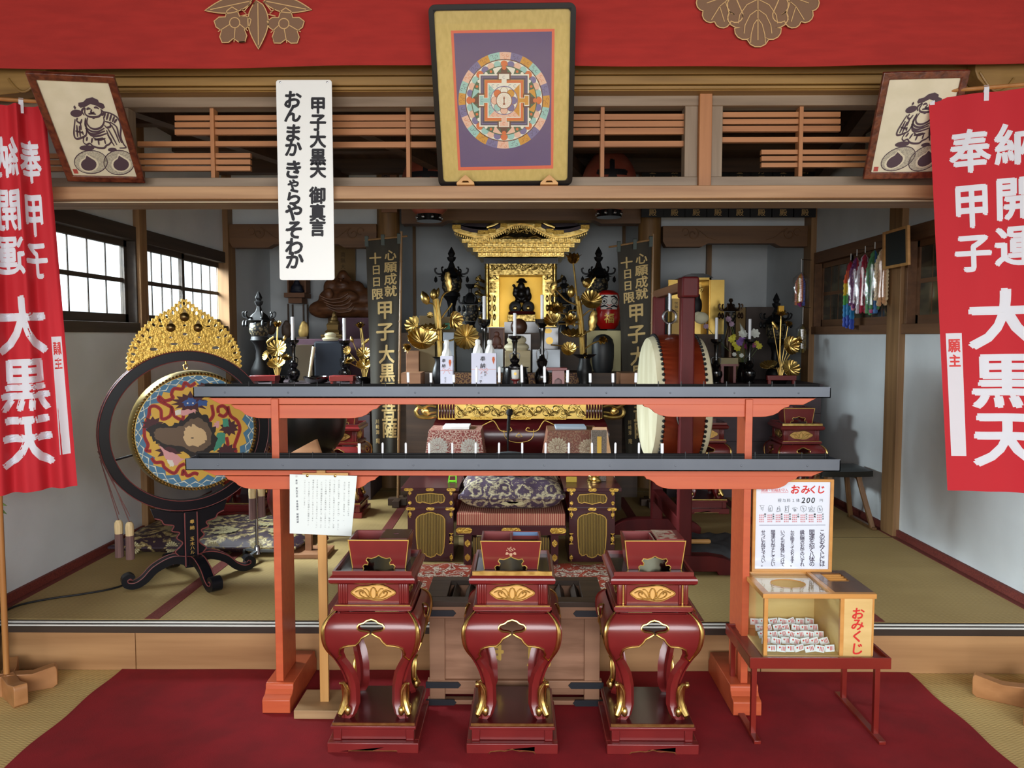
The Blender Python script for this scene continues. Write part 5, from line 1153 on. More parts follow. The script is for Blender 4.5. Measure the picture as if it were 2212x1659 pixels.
RB = [[(700, 715), (660, 740), (620, 715), (600, 760), (540, 760), (520, 800), (530, 830), (470, 850), (430, 820), (430, 850), (520, 900), (540, 960), (600, 990), (610, 930)],
      [(520, 890), (510, 960), (450, 985), (440, 920), (400, 890), (360, 900), (350, 960), (320, 1040), (320, 1120), (345, 1180), (330, 1220), (370, 1225)], [(820, 880), (830, 960), (790, 1010)], [(870, 940), (870, 900), (910, 890), (940, 930), (910, 965), (870, 950)], [(940, 890), (960, 960), (1010, 1000), (1030, 1060), (1010, 1130), (990, 1190), (1000, 1230), (960, 1240)],
      [(370, 1275), (400, 1310), (450, 1310), (470, 1350), (540, 1390), (580, 1340), (620, 1320)], [(600, 1410), (610, 1370), (640, 1410), (690, 1390), (720, 1400)], [(930, 1120), (940, 1180), (910, 1220)]]
for L_ in RB: q = cur2(L_, 6); m.stroke(dpf, [zp(*p) for p in q], 7.5, 0.0006); 
DC('maroon')
for L_ in RB: q = cur2(L_, 6); m.stroke(dpf, [zp(*p) for p in q], 0.8, 0.0008)
def mane(cx_, cy_, rx, ry, n, seed, k='maroon'):
    DC(k); rnd = random.Random(seed); out = []
    for i in range(n*2): a = 2*pi*i/(n*2); f_ = (1.0+rnd.uniform(0, 0.25)) if i % 2 else 0.72; out.append((cx_+rx*f_*cos(a), cy_+ry*f_*sin(a)))
    dpoly(out, 0.0010)
mane(660, 860, 130, 70, 14, 1); mane(380, 1030, 75, 60, 10, 2); mane(950, 1050, 70, 60, 10, 3); mane(930, 1225, 75, 50, 9, 4); mane(500, 1220, 90, 60, 9, 5); mane(770, 745, 70, 30, 8, 6)
DC('lion'); dpoly(jag([(600, 860), (650, 830), (700, 835), (710, 870), (680, 890), (620, 890)], 6, 1), 0.0013); dpoly(jag([(715, 845), (790, 850), (780, 890), (720, 890)], 6, 2), 0.0013)
DC('pink'); dpoly(jag([(590, 920), (700, 915), (690, 960), (580, 960)], 8, 3), 0.0011); dpoly(jag([(430, 1190), (520, 1240), (620, 1280), (540, 1340), (470, 1280)], 10, 4), 0.0013); dpoly(jag([(835, 1010), (870, 1000), (880, 1050), (840, 1060)], 8, 5), 0.0013)
DC('white'); dpoly([(545, 925), (590, 910), (590, 950), (550, 960)], 0.0014); dpoly(jag([(480, 1290), (530, 1290), (540, 1340), (510, 1340)], 5, 6), 0.0014); m.disc(dpf, *zp(640, 868), 2, None, 8, 0.0016); m.disc(dpf, *zp(680, 868), 2, None, 8, 0.0016)
DC('green'); dpoly(jag([(900, 990), (945, 980), (950, 1040), (910, 1050)], 6, 7), 0.0013); dpoly(jag([(870, 1080), (920, 1100), (930, 1150), (880, 1200), (830, 1230), (840, 1160)], 9, 8), 0.0013)
DC('black'); dpoly(jag([(330, 1060), (420, 1020), (520, 1030), (600, 1000), (660, 950), (720, 930), (790, 970), (840, 1050), (860, 1140), (830, 1220), (760, 1270), (660, 1270), (560, 1210), (440, 1190), (370, 1140)], 13, 9, 5), 0.0018)
DC('worn'); dpoly(jag([(385, 1090), (410, 1055), (520, 1050), (600, 1040), (660, 990), (720, 975), (790, 1020), (820, 1090), (815, 1170), (760, 1220), (680, 1235), (600, 1190), (460, 1170), (400, 1130)], 5, 10, 5), 0.0021)
DC('patch'); dpoly(jag([(605, 1120), (625, 1050), (680, 1030), (740, 1050), (780, 1090), (775, 1150), (730, 1190), (650, 1190)], 9, 11, 5), 0.0024)
DC('black'); m.disc(dpf, *zp(675, 1127), 3.6, 1.2, 10, 0.0027)
m.build('painted_skin', [mat('drum_'+k, c, 0.6) for k, c in dl.items()], gd, smooth=False, recalc=False)
m = MB(); m.tube([gf(0, 0.405, 0.0), gf(0.002, 0.385, 0)], 0.006, 8); m.tube([gf(0.012*cos(2*pi*i/16)*1.0, 0.372+0.016*sin(2*pi*i/16), 0.0) for i in range(16)], 0.0035, 6, closed=True); m.build('hanging_ring', M_BRASS, gd)
for an in (200, 340):
    a = radians(an); m = MB(); m.tube([gf(0.405*cos(a), 0.405*sin(a), 0), df(0.335*cos(a)*0.98, 0.335*sin(a), 0)], 0.006, 8); m.build('stay_rod', M_IRON, gd)
# gilded crest on top of the ring
EDGE = [(284, 796), (285, 765), (293, 742), (306, 720), (324, 699), (346, 682), (370, 668), (385, 655), (397, 646)]
EDGE = EDGE+[(794-x+2, y) for x, y in EDGE[::-1][1:]]
ET = []
for i in range(len(EDGE)-1):
    a, b = EDGE[i], EDGE[i+1]; nn = max(2, int(sqrt((b[0]-a[0])**2+(b[1]-a[1])**2)/8)); dx, dy = b[0]-a[0], b[1]-a[1]; q = sqrt(dx*dx+dy*dy); nx_, ny_ = dy/q, -dx/q
    for j in range(nn): t = j/nn; t2 = (j+0.5)/nn; ET += [(a[0]+dx*t, a[1]+dy*t), (a[0]+dx*t2+nx_*4.5, a[1]+dy*t2+ny_*4.5)]
ET.append(EDGE[-1])
ARC = [(398+ (169)*cos(a), 930-169*sin(a)) for a in [radians(50+80*i/20) for i in range(21)]]
holes = []
for i in range(1, 26):
    t = i/26; q = t*(len(EDGE)-1); j = min(int(q), len(EDGE)-2); f_ = q-j; ex, ey = EDGE[j][0]+(EDGE[j+1][0]-EDGE[j][0])*f_, EDGE[j][1]+(EDGE[j+1][1]-EDGE[j][1])*f_
    d = V((398-ex, 790-ey, 0)).normalized(); cx_, cy_ = ex+d.x*8.5, ey+d.y*8.5; tx, ty = -d.y, d.x
    holes.append([(cx_+d.x*4.6*cos(a)+tx*2.7*sin(a), cy_+d.y*4.6*cos(a)+ty*2.7*sin(a)) for a in [2*pi*u/8 for u in range(8)]])
for cx_, cy_, rx, ry in ((397, 701, 3.5, 2), (397, 720, 5, 3), (350, 703, 5, 2), (446, 703, 5, 2), (334, 752, 8, 3.5), (460, 750, 8, 3.5), (375, 741, 9, 2.4), (420, 741, 9, 2.4), (328, 727, 4, 2.5), (466, 727, 4, 2.5), (368, 727, 3, 2), (426, 727, 3, 2)): holes.append([(cx_+rx*cos(2*pi*u/8), cy_+ry*sin(2*pi*u/8)) for u in range(8)])
m = MB(); m.fprism(ET+ARC, lambda a, b, n: gp(a, b, n), 0.012, 0.02, holes)
m.build('gilded_crest', mat('crest_gold_plate', (208, 172, 86), 0.36, 0.75, (176, 138, 58), (60, 60, 60), 3, 0.5), gd)
m = MB(); 
for i in range(46): a = radians(50.5+79*i/45); m.tube([gf(170*k_*cos(a), 170*k_*sin(a), 0.022), gf(177*k_*cos(a), 177*k_*sin(a), 0.024)], 0.0036, 6)
m.build('crest_fringe', M_GOLD, gd)
for px, py, s in ((397, 683, 1.0), (369, 706, 0.95), (424, 706, 0.95)):
    m = MB(); a = gp(px, py, 0.02)
    m.T = Matrix.Translation(a) @ Matrix.Rotation(GA, 4, 'Z') @ Matrix.Rotation(pi/2, 4, 'X')
    m.lathe([(0.027*s, 0), (0.025*s, 0.008), (0.018*s, 0.016), (0.008*s, 0.021), (0.001, 0.023)], (0, 0, 0), 20); m.fprism([(-0.018*s, 0.016*s), (0.018*s, 0.016*s), (0.004*s, 0.042*s), (0, 0.046*s), (-0.004*s, 0.042*s)], lambda a, b, n: (a, b, n), 0, 0.008)
    m.T = None; m.build('boss', mat('old_bronze', (120, 100, 66), 0.35, 1.0), gd)
# column, side fretwork and four scrolled feet
cA = gO - V((0, 0, 0.44)); zt = 0.66
m = MB(); m.T = Matrix.Translation((GX, GY, 0)) @ Matrix.Rotation(GA, 4, 'Z')
m.box(-0.034, 0.034, -0.034, 0.034, 0.33, zt); m.build('column', M_LACB, gd, bev=0.003)
m = MB(); m.T = Matrix.Translation((GX, GY, 0)) @ Matrix.Rotation(GA, 4, 'Z')
for s in (-1, 1):
    pts = [(s*0.03, 0.36), (s*0.10, 0.355), (s*0.09, 0.385), (s*0.065, 0.40), (s*0.085, 0.43), (s*0.06, 0.455), (s*0.045, 0.48), (s*0.075, 0.51), (s*0.06, 0.54), (s*0.10, 0.555), (s*0.09, 0.585), (s*0.14, 0.60), (s*0.155, 0.625), (s*0.19, 0.64), (s*0.21, 0.70), (s*0.1, 0.665), (s*0.03, 0.655)]
    m.prism(pts, -0.014, 0.014)
m.build('fretwork', M_LACB, gd, bev=0.002)
m = MB(); m.T = Matrix.Translation((GX, GY, 0)) @ Matrix.Rotation(GA, 4, 'Z')
for s in (-1, 1):
    m.tube([(s*x, -0.016, z) for x, z in cur2([(0.10, 0.357), (0.09, 0.385), (0.065, 0.40), (0.085, 0.43), (0.06, 0.455), (0.045, 0.48), (0.075, 0.51), (0.06, 0.54), (0.10, 0.555), (0.09, 0.585), (0.14, 0.60), (0.155, 0.625), (0.19, 0.64)], 5)], 0.004, 6)
    m.box(s*0.034-0.003, s*0.034+0.003, -0.037, -0.031, 0.34, 0.655)
m.build('fretwork_edge', M_PINK, gd)
m = MB(); m.T = Matrix.Translation((GX, GY, 0)) @ Matrix.Rotation(GA, 4, 'Z')
fr_ = lambda a, b, n=0.0: V((a, -0.0345-n, b))
for ch, z in zip('奉納', (0.60, 0.565)): m.char(fr_, ch, 0.006, z, 0.026, off=0.02, n=0.001)
for ch, z in zip('玉木ハル', (0.50, 0.47, 0.445, 0.42)): m.char(fr_, ch, 0.004, z, 0.026, off=0.0, n=0.001)
m.build('column_lettering', M_GOLDP, gd, smooth=False, recalc=False)
for an in (-146, -45, 35, 135):
    a = radians(an); d = V((cos(a), sin(a), 0)); sd = V((-d.y, d.x, 0)); L_ = bez([(0.02, 0.37, 0), (0.10, 0.385, 0), (0.19, 0.35, 0), (0.25, 0.295, 0), (0.30, 0.272, 0), (0.345, 0.283, 0), (0.352, 0.315, 0), (0.325, 0.33, 0), (0.305, 0.315, 0)], 6)
    m = MB(); n = len(L_); vs_ = []; hh = [0.05*(1-0.55*i/(n-1)) for i in range(n)]
    for i in range(n):
        t = (L_[min(i+1, n-1)]-L_[max(i-1, 0)]).normalized(); nn = V((-t.y, t.x, 0))
        for sg in (-1, 1):
            for sw in (-1, 1):
                q = L_[i]+nn*hh[i]*0.5*sg; vs_.append(V((GX, GY, 0))+d*q.x+V((0, 0, max(q.y, ZF+0.002)))+sd*0.03*sw)
    fs = []
    for i in range(n-1): b = 4*i; fs += [(b, b+1, b+5, b+4), (b+2, b+6, b+7, b+3), (b, b+4, b+6, b+2), (b+1, b+3, b+7, b+5)]
    fs += [(0, 2, 3, 1), (4*n-4, 4*n-3, 4*n-1, 4*n-2)]; m.add(vs_, fs)
    f_ = m.build('foot', M_LACB, gd, ang=40)
    m = MB()
    for sw in (-1, 1): m.tube([vs_[4*i+2+(sw > 0)] for i in range(n)], 0.003, 5)
    m.build('foot_edge', M_PINK, f_)
m = MB()
for sg, an in ((-1, 196), (1, 344)):
    for j in (0, 1):
        a = radians(an+(-6 if sg < 0 else 6)*j); top = gf(0.47*cos(a), 0.47*sin(a), 0.0); base = top+V((0.10+0.085*j, -0.02-0.025*j, -0.33-0.05*j)) if sg < 0 else top+V((-0.08+0.045*j, -0.03, -0.24-0.035*j))
        t = MB(); t.m = 1; t.tube([top, top+(base-top)*0.4+V((0.01*j, 0, 0)), base], 0.003, 6); t.tube([top+V((0.008, 0, -0.03)), base+V((0.004, 0, 0.03))], 0.003, 6)
        t.m = 0; t.lathe([(0.012, 0.0), (0.02, -0.012), (0.0225, -0.03), (0.021, -0.075)], base, 14); t.m = 2; t.lathe([(0.0215, -0.075), (0.022, -0.14), (0.023, -0.205), (0.018, -0.206)], base, 14)
        t.build('tassel', [mat('tassel_cream', (206, 184, 140), 0.8, 0, (180, 156, 112), (200, 200, 3)), mat('cord_brown', (96, 64, 60), 0.8), mat('tassel_brown', (112, 84, 78), 0.9, 0, (84, 60, 58), (220, 220, 3))], gd)
# ---- brocade cushion behind it
M_BROC = brocade('brocade_dark', (46, 28, 40), (126, 108, 70), (176, 160, 112), 5.5)
def cushion(name, label, x0, x1, y0, y1, z0, th, mt, cat='cushion', group=None, puff=1.0, deco=None):
    t = thing(name, label, cat, ((x0+x1)/2, (y0+y1)/2, z0), group=group); m = MB()
    def f_(u, v, s): 
        e = (1-abs(2*u-1)**5)*(1-abs(2*v-1)**5); h_ = th*0.5*(0.12+0.88*max(0, e)**0.5)
        return V((x0+(x1-x0)*u+0.012*sin(v*9), y0+(y1-y0)*v, z0+th*0.5+s*h_*(1 if s > 0 else 0.98)+(0.006*sin(u*23)*sin(v*19)*puff if s > 0 else 0)))
    m.sheet(lambda u, v: f_(u, v, 1), 28, 24); m.sheet(lambda u, v: f_(u, v, -1), 28, 24)
    m.tube([f_(i/20, 0, 0.0) for i in range(21)]+[f_(1, i/20, 0) for i in range(1, 21)]+[f_(1-i/20, 1, 0) for i in range(1, 21)]+[f_(0, 1-i/20, 0) for i in range(1, 20)], th*0.09, 6, closed=True)
    if deco: m.m = 1; deco(m)
    m.build('cover', [mt, M_SILVT] if deco else mt, t); return t
def chrys(mb, fn, cx_, cy_, r_, n=16, h=0.0, lw=0.0022):
    for i in range(n):
        a = 2*pi*i/n; pts = [(cx_+r_*0.22*cos(a-0.1), cy_+r_*0.22*sin(a-0.1)), (cx_+r_*0.85*cos(a-0.16), cy_+r_*0.85*sin(a-0.16)), (cx_+r_*cos(a), cy_+r_*sin(a)), (cx_+r_*0.85*cos(a+0.16), cy_+r_*0.85*sin(a+0.16)), (cx_+r_*0.22*cos(a+0.1), cy_+r_*0.22*sin(a+0.1))]
        poly(mb, fn, pts, h)
    mb.disc(fn, cx_, cy_, r_*0.18, None, 12, h)
M_SILVT = mat('silver_thread', (176, 166, 126), 0.5, 0.3)
def deco_floor(m):
    fz = lambda a, b, n=0.0: V((a, b, ZF+0.122+n)); fz2 = lambda a, b, n=0.0: V((a, 4.884-n, b))
    for x, y, r_ in ((-2.35, 5.15, .10), (-2.0, 5.1, .11), (-1.75, 5.3, .09), (-2.2, 5.4, .08), (-2.45, 5.45, .07), (-1.9, 5.45, 0.08), (-1.62, 5.1, 0.08)): chrys(m, fz, x, y, r_, 18)
    for x in (-2.5, -2.25, -1.98, -1.7): chrys(m, fz2, x, ZF+0.06, 0.045, 16, 0.006)
t = cushion('floor_cushion', 'large patterned brocade floor cushion behind the ring drum stand', -2.66, -1.45, 4.88, 5.65, ZF, 0.12, M_BROC, deco=deco_floor)
# ---- big bronze bowl gong on its stand, and the reading stand before it
bg_ = thing('bowl_gong', 'very large black bowl gong on a ring cushion behind the left rack post', 'gong', (-1.52, 5.4, ZF))
m = MB(); zb0 = P(655, 985, 5.4).z
m.lathe([(0.02, zb0-0.005), (0.12, zb0), (0.21, zb0+0.05), (0.268, zb0+0.14), (0.288, zb0+0.24), (0.290, zb0+0.33), (0.286, zb0+0.36), (0.294, zb0+0.37), (0.290, zb0+0.38), (0.276, zb0+0.37), (0.276, zb0+0.24), (0.2, zb0+0.07), (0.05, zb0+0.03)], (-1.52, 5.4, 0), 40)
m.build('bowl', mat('dark_bronze', (30, 29, 28), 0.33, 0.6), bg_)
m = MB(); m.tube([(-1.52+0.17*cos(2*pi*i/28), 5.4+0.17*sin(2*pi*i/28), zb0-0.005) for i in range(28)], 0.045, 10, closed=True); m.build('ring_cushion', brocade('brocade_olive', (88, 78, 52), (140, 124, 80), (170, 90, 60), 16), bg_)
m = MB(); m.lathe([(0.20, zb0-0.10), (0.27, zb0-0.08), (0.27, zb0-0.05), (0.2, zb0-0.045)], (-1.52, 5.4, 0), 8, sq=1)
for i in range(4):
    a = pi/4+pi/2*i; m.tube(bez([(-1.52+0.22*cos(a), 5.4+0.22*sin(a), zb0-0.08), (-1.52+0.27*cos(a), 5.4+0.27*sin(a), 0.55), (-1.52+0.2*cos(a), 5.4+0.2*sin(a), 0.36), (-1.52+0.25*cos(a), 5.4+0.25*sin(a), ZF+0.02)], 6), 0.026, 8)
m.build('stand', M_DREDL, bg_)
rs = thing('reading_stand', 'plain wooden slanted reading stand in front of the bowl gong', 'stand', (-1.38, 4.98, ZF))
a, b, c, d = P(628, 978, 4.92), P(680, 950, 5.0), P(697, 1000, 4.9), P(640, 1010, 4.86)
m = MB(); m.hexa([a, b, c, d], [p+V((0.012, 0.02, 0.004)) for p in (a, b, c, d)]); m.build('slanted_board', M_BROWNW, rs)
m = MB(); m.box(-1.40, -1.36, 4.93, 4.97, ZF+0.03, c.z+0.03); m.build('post', M_BROWNW, rs); m = MB(); m.box(-1.52, -1.24, 4.84, 5.06, ZF+0.001, ZF+0.03); m.build('foot', M_BROWNW, rs, bev=0.003)
# chrome stand with a wheel
cs = thing('chrome_stand', 'chrome wheeled stand half hidden behind the left rack post', 'stand', (-1.67, 4.80, ZF))
m = MB(); m.tube([(-1.67, 4.80, ZF+0.05), (-1.67, 4.80, 0.82)], 0.010, 12); m.lathe([(0.024, ZF+0.045), (0.018, ZF+0.09), (0.012, ZF+0.10)], (-1.67, 4.8, 0), 14); m.build('pole', M_STEEL, cs)
for i in range(3):
    a = radians(-100+120*i); e = V((-1.67+0.14*cos(a), 4.8+0.14*sin(a), ZF+0.05)); m = MB(); m.bar((-1.67, 4.8, ZF+0.065), e, 0.022, 0.014); l_ = m.build('leg', mat('grey_plastic', (70, 74, 78), 0.4), cs)
    m = MB(); m.lathe([(0.028, -0.009), (0.031, -0.006), (0.031, 0.006), (0.028, 0.009)], e+V((0, 0, -0.018)), 18, 'x'); m.build('wheel', M_BLACK, l_)
# power cord
m = MB(); m.tube(bez([PZ(10, 1320, ZF+0.006), PZ(45, 1306, ZF+0.006), PZ(110, 1293, ZF+0.006), PZ(180, 1283, ZF+0.006), PZ(255, 1268, ZF+0.006), PZ(330, 1238, ZF+0.006)], 8), 0.0055, 8)
tagit(m.build('power_cord', M_BLACK), 'black power cord lying on the tatami beside the left wall', 'cord')

# ---- big side-facing drum (right)
TX, TY, TZ = 0.992, 5.0, 1.273
td = thing('flat_drum', 'red-brown barrel drum with white skins hung sideways in a red wooden frame', 'drum', (TX, TY, ZF))
m = MB(); m.lathe([(0.385, -0.165), (0.408, -0.12), (0.418, 0.0), (0.408, 0.12), (0.385, 0.165)], (TX, TY, TZ), 56, 'x'); m.build('shell', mat('drum_red_brown', (108, 36, 18), 0.28, 0, (126, 48, 24), (3, 14, 14), 4, coat=0.4), td)
M_SKIN = mat('drum_skin', (214, 206, 176), 0.55, 0, (196, 186, 152), (10, 10, 2.5), 4)
for s in (-1, 1):
    m = MB(); m.lathe([(0.407, -s*-0.118*1), (0.405, s*0.13), (0.39, s*0.166), (0.37, s*0.176), (0.25, s*0.18), (0.01, s*0.181)], (TX, TY, TZ), 56, 'x'); sk = m.build('skin', M_SKIN, td)
    m = MB()
    for i in range(72): a = 2*pi*i/72; m.ball((TX+s*0.128, TY+0.410*cos(a), TZ+0.410*sin(a)), 0.0105, seg=7, ring=5)
    m.build('studs', M_BLACK, sk)
fm = lambda a, b, n=0.0: V((TX+a, TY-0.419-n, TZ+b))
m = MB(); m.fprism([(x*1.0, z) for x, z in ((-0.10, 0), (-0.085, 0.018), (-0.06, 0.016), (-0.045, 0.035), (-0.02, 0.055), (0, 0.075), (0.02, 0.055), (0.045, 0.035), (0.06, 0.016), (0.085, 0.018), (0.10, 0), (0.085, -0.018), (0.055, -0.018), (0.03, -0.04), (0, -0.05), (-0.03, -0.04), (-0.055, -0.018), (-0.085, -0.018))], fm, -0.004, 0.004); m.tube([fm(-0.045*sin(t)-0.01, -0.07+0.075*cos(t), 0.014) for t in [i*pi/10 for i in range(11)]], 0.006, 8); m.build('mount_plate', mat('worn_steel', (128, 126, 124), 0.35, 0.9), td)
M_FRAMEL = mat('frame_red', (94, 28, 28), 0.5, 0, (76, 22, 24), (8, 8, 2), 4, spec=0.2)
for y in (4.57, 5.50):
    MB().box(TX-0.045, TX+0.035, y-0.035, y+0.035, ZF+0.09, 1.955).build('post', M_FRAMEL, td, bev=0.008)
    m = MB(); pts = [(-0.31, 0.0), (-0.20, 0.0), (-0.19, 0.02), (0.19, 0.02), (0.20, 0), (0.31, 0), (0.315, 0.05), (0.29, 0.075), (0.24, 0.10), (0.15, 0.115), (-0.15, 0.115), (-0.24, 0.10), (-0.29, 0.075), (-0.315, 0.05)]
    m.prism([(TX-0.005+a, ZF+0.002+b) for a, b in pts], y-0.045, y+0.045); m.build('foot', M_FRAMEL, td, bev=0.004)
MB().box(TX-0.04, TX+0.03, 4.60, 5.47, 0.50, 0.58).build('stretcher', M_FRAMEL, td, bev=0.006)
m = MB(); m.box(TX-0.035, TX+0.025, 4.52, 5.56, 1.945, 2.0); m.build('top_beam', wood('beam_worn', (104, 66, 44), (128, 88, 58), 'y', 1), td, bev=0.006)
MB().box(TX-0.055, TX+0.045, 4.48, 4.62, 1.90, 2.02).build('beam_end', M_FRAMEL, td, bev=0.012)
rp = P(1447, 690, 4.98); m = MB(); rz = 1.80
m.tube([(TX-0.03+0.042*cos(2*pi*i/24), 4.97, rz+0.042*sin(2*pi*i/24)) for i in range(24)], 0.008, 8, closed=True); m.tube([(TX-0.03, 4.97, 1.95), (TX-0.03, 4.97, rz+0.035)], 0.012, 8); m.tube([(TX-0.03, 4.97, TZ+0.41), (TX-0.03, 4.97, rz-0.04)], 0.009, 8); m.build('hanging_ring', M_STEEL, td)
# grey cushion with a mallet on it, behind the drum frame foot
t = cushion('seat_cushion', 'dark grey seat cushion on the tatami under the sideways drum', 1.08, 1.50, 4.72, 5.25, ZF, 0.09, mat('grey_cloth', (60, 60, 62), 0.9))
m = thing('drum_mallet', 'plain wooden mallet lying on the dark grey seat cushion', 'mallet', (1.15, 4.95, ZF+0.105)); a, b = P(1484, 1167, 4.86), P(1538, 1169, 4.86)
q = MB(); q.tube([(a.x-0.2, 4.9, ZF+0.105), (b.x-0.01, 4.9, ZF+0.105), (b.x, 4.9, ZF+0.105)], [0.014, 0.016, 0.010], 10); q.build('handle', M_OAK, m)
# ---- stool by the right wall
so = thing('stool', 'low folding stool with a black padded seat standing by the right wall', 'stool', (2.42, 5.80, ZF)); zt = ZF+0.425
m = MB(); m.sheet(lambda u, v: V((2.42+0.185*(2*u-1), 5.82+0.17*(2*v-1), zt+0.02*(1-abs(2*u-1)**4)*(1-abs(2*v-1)**4)+0.01*(2*u-1)**2)), 16, 14, 0.045); m.build('seat', mat('black_leather', (30, 32, 30), 0.4), so)
M_STW = wood('stool_wood', (96, 66, 40), (126, 92, 58), 'z', 1, 0.4)
for s in (-1, 1):
    for y0, y1 in ((5.72, 5.63), (5.92, 6.01)): MB().bar((2.42+s*0.10, y0, zt-0.02), (2.42+s*0.185, y1, ZF+0.012), 0.034, 0.026, (0, 1, 0)).build('leg', M_STW, so, bev=0.003)
    MB().bar((2.42+s*0.187, 5.60, ZF+0.012), (2.42+s*0.187, 6.04, ZF+0.012), 0.03, 0.02).build('runner', M_STW, so, bev=0.002)
    m = MB(); m.prism([(5.70, zt-0.03), (5.94, zt-0.03), (5.95, zt-0.10), (5.90, zt-0.07), (5.82, zt-0.055), (5.74, zt-0.07), (5.69, zt-0.10)], 2.42+s*0.115-0.012, 2.42+s*0.115+0.012, 'yz'); m.build('apron', M_STW, so)

# ---- priest's dais, cushion, side desks and things before the altar
M_FIT = mat('gilt_fitting', (206, 170, 84), 0.4, 0.85, (180, 140, 56), (90, 90, 90), 3, 0.4)
M_GRILL = mat('gold_slats', (168, 142, 74), 0.5, 0.4)
M_MAROON = mat('maroon_lacquer', (70, 20, 30), 0.3, 0, (62, 16, 26), (5, 5, 5), coat=0.35)
def fitting(mb, fn, xc, zc, w_, h_, n=0.003):      # a chamfered gilt plate; given a thing instead of a mesh it becomes a part of its own
    t_ = mb if isinstance(mb, bpy.types.Object) else None; mb = MB() if t_ else mb; c = h_*0.35; mb.fprism([(xc-w_/2, zc-h_/2+c), (xc-w_/2+c, zc-h_/2), (xc+w_/2-c, zc-h_/2), (xc+w_/2, zc-h_/2+c), (xc+w_/2, zc+h_/2-c), (xc+w_/2-c, zc+h_/2), (xc-w_/2+c, zc+h_/2), (xc-w_/2, zc+h_/2-c)], fn, 0, n)
    if t_: mb.build('gilt_fitting', M_FIT, t_)
def wincut(xc, z0, z1, hw):                           # cusped window outline of the side desks
    h_ = z1-z0; half = [(0, 1.0), (0.25, 0.985), (0.42, 0.955), (0.50, 0.965), (0.72, 0.94), (0.90, 0.90), (1.0, 0.84), (1.0, 0.5), (0.93, 0.22), (0.86, 0.10), (0.70, 0.045), (0.52, 0.06), (0.40, 0.085), (0.28, 0.03), (0.0, 0.0)]
    return [(xc+hw*a, z0+h_*b) for a, b in half]+[(xc-hw*a, z0+h_*b) for a, b in half[::-1][1:-1]]
def desk(label, xc):
    t = thing('side_desk', label, 'desk', (xc, 5.05, ZF), group='maroon side desks'); y0, y1 = 4.79, 5.19; zt = ZF+0.478
    m = MB(); m.box(xc-0.145, xc+0.145, y0, y1, ZF+0.002, zt-0.02); m.box(xc-0.155, xc+0.155, y0-0.01, y1+0.01, ZF+0.335, ZF+0.35); m.build('carcass', M_MAROON, t, bev=0.002)
    MB().box(xc-0.182, xc+0.182, y0-0.025, y1+0.02, zt-0.022, zt).build('desk_top', M_MAROON, t, bev=0.002)
    fn = lambda a, b, n=0.0: V((a, y0-n, b)); g = t
    for w_, zc, nn in ((0.145, zt-0.011, 0.026), (0.135, ZF+0.342, 0.011)):
        for x in (-w_, 0, w_): fitting(g, lambda a, b, n, nn=nn: fn(a, b, nn+n), xc+x*0.92, zc, 0.058 if x else 0.052, 0.019)
    for s in (-1, 1):
        for zc, hh in ((ZF+0.44, 0.03), (ZF+0.378, 0.03), (ZF+0.305, 0.045), (ZF+0.15, 0.07), (ZF+0.03, 0.045)): fitting(g, fn, xc+s*0.13, zc, 0.02, hh)
    up = [(xc+a, b) for a, b in ((0, ZF+0.372), (0.02, ZF+0.377), (0.05, ZF+0.385), (0.065, ZF+0.378), (0.085, ZF+0.385), (0.092, ZF+0.41), (0.08, ZF+0.432), (0.045, ZF+0.434), (0, ZF+0.44))]
    up = up+[(2*xc-a, b) for a, b in up[::-1][1:-1]]
    for nm, L_ in (('upper_window', up), ('lower_window', wincut(xc, ZF+0.03, ZF+0.318, 0.09))):
        m = MB(); m.m = 0; m.fprism(L_, fn, 0.001, 0.004); m.m = 1
        zs_ = [b for a, b in L_]; xs_ = [a for a, b in L_]
        def span(x):
            hits = []
            for i in range(len(L_)):
                (a0, b0), (a1, b1) = L_[i], L_[(i+1) % len(L_)]
                if (a0-x)*(a1-x) < 0: hits.append(b0+(b1-b0)*(x-a0)/(a1-a0))
            return (min(hits), max(hits)) if len(hits) > 1 else None
        x = min(xs_)+0.006
        while x < max(xs_)-0.004:
            sp = span(x+0.0001)
            if sp: m.tube([fn(x, sp[0]+0.002, 0.005), fn(x, sp[1]-0.002, 0.005)], 0.0032, 5)
            x += 0.0098
        m.m = 2; m.tube([fn(a, b, 0.005) for a, b in L_], 0.0042, 6, closed=True)
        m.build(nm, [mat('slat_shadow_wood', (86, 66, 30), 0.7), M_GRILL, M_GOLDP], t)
    return t
dLx, dRx = P(930, 1100, 4.79).x, P(1279, 1100, 4.79).x
desk('maroon side desk with gold slatted windows, left of the dais', dLx); desk('maroon side desk with gold slatted windows, right of the dais', dRx)
dx0, dx1 = P(985, 1130, 4.7).x, P(1223, 1130, 4.7).x; dxc = (dx0+dx1)/2; dz = P(1100, 1110, 4.7).z
ds = thing('dais', "low maroon priest's dais with gilt fittings and a woven mat top", 'dais', (dxc, 5.1, ZF))
m = MB(); m.box(dx0, dx1, 4.70, 5.34, dz-0.135, dz-0.075); m.build('apron', M_MAROON, ds, bev=0.003)
MB().box(dx0+0.005, dx1-0.005, 4.705, 5.33, dz-0.075, dz).build('mat', mat('striped_mat_edge', (196, 150, 122), 0.8, 0, (150, 62, 52), (24, 1, 1), 1, kind='wave', ramp=(0.45, 0.55)), ds, bev=0.004)
for x in (dx0+0.05, dxc, dx1-0.05): fitting(ds, lambda a, b, n: V((a, 4.70-n, b)), x, dz-0.105, 0.12 if x == dxc else 0.1, 0.036)
for s, x in ((1, dx0+0.07), (-1, dx1-0.07)):
    for z in (ZF+0.05, ZF+0.14): fitting(ds, lambda a, b, n: V((a, 4.715-n, b)), x, z, 0.034, 0.05)
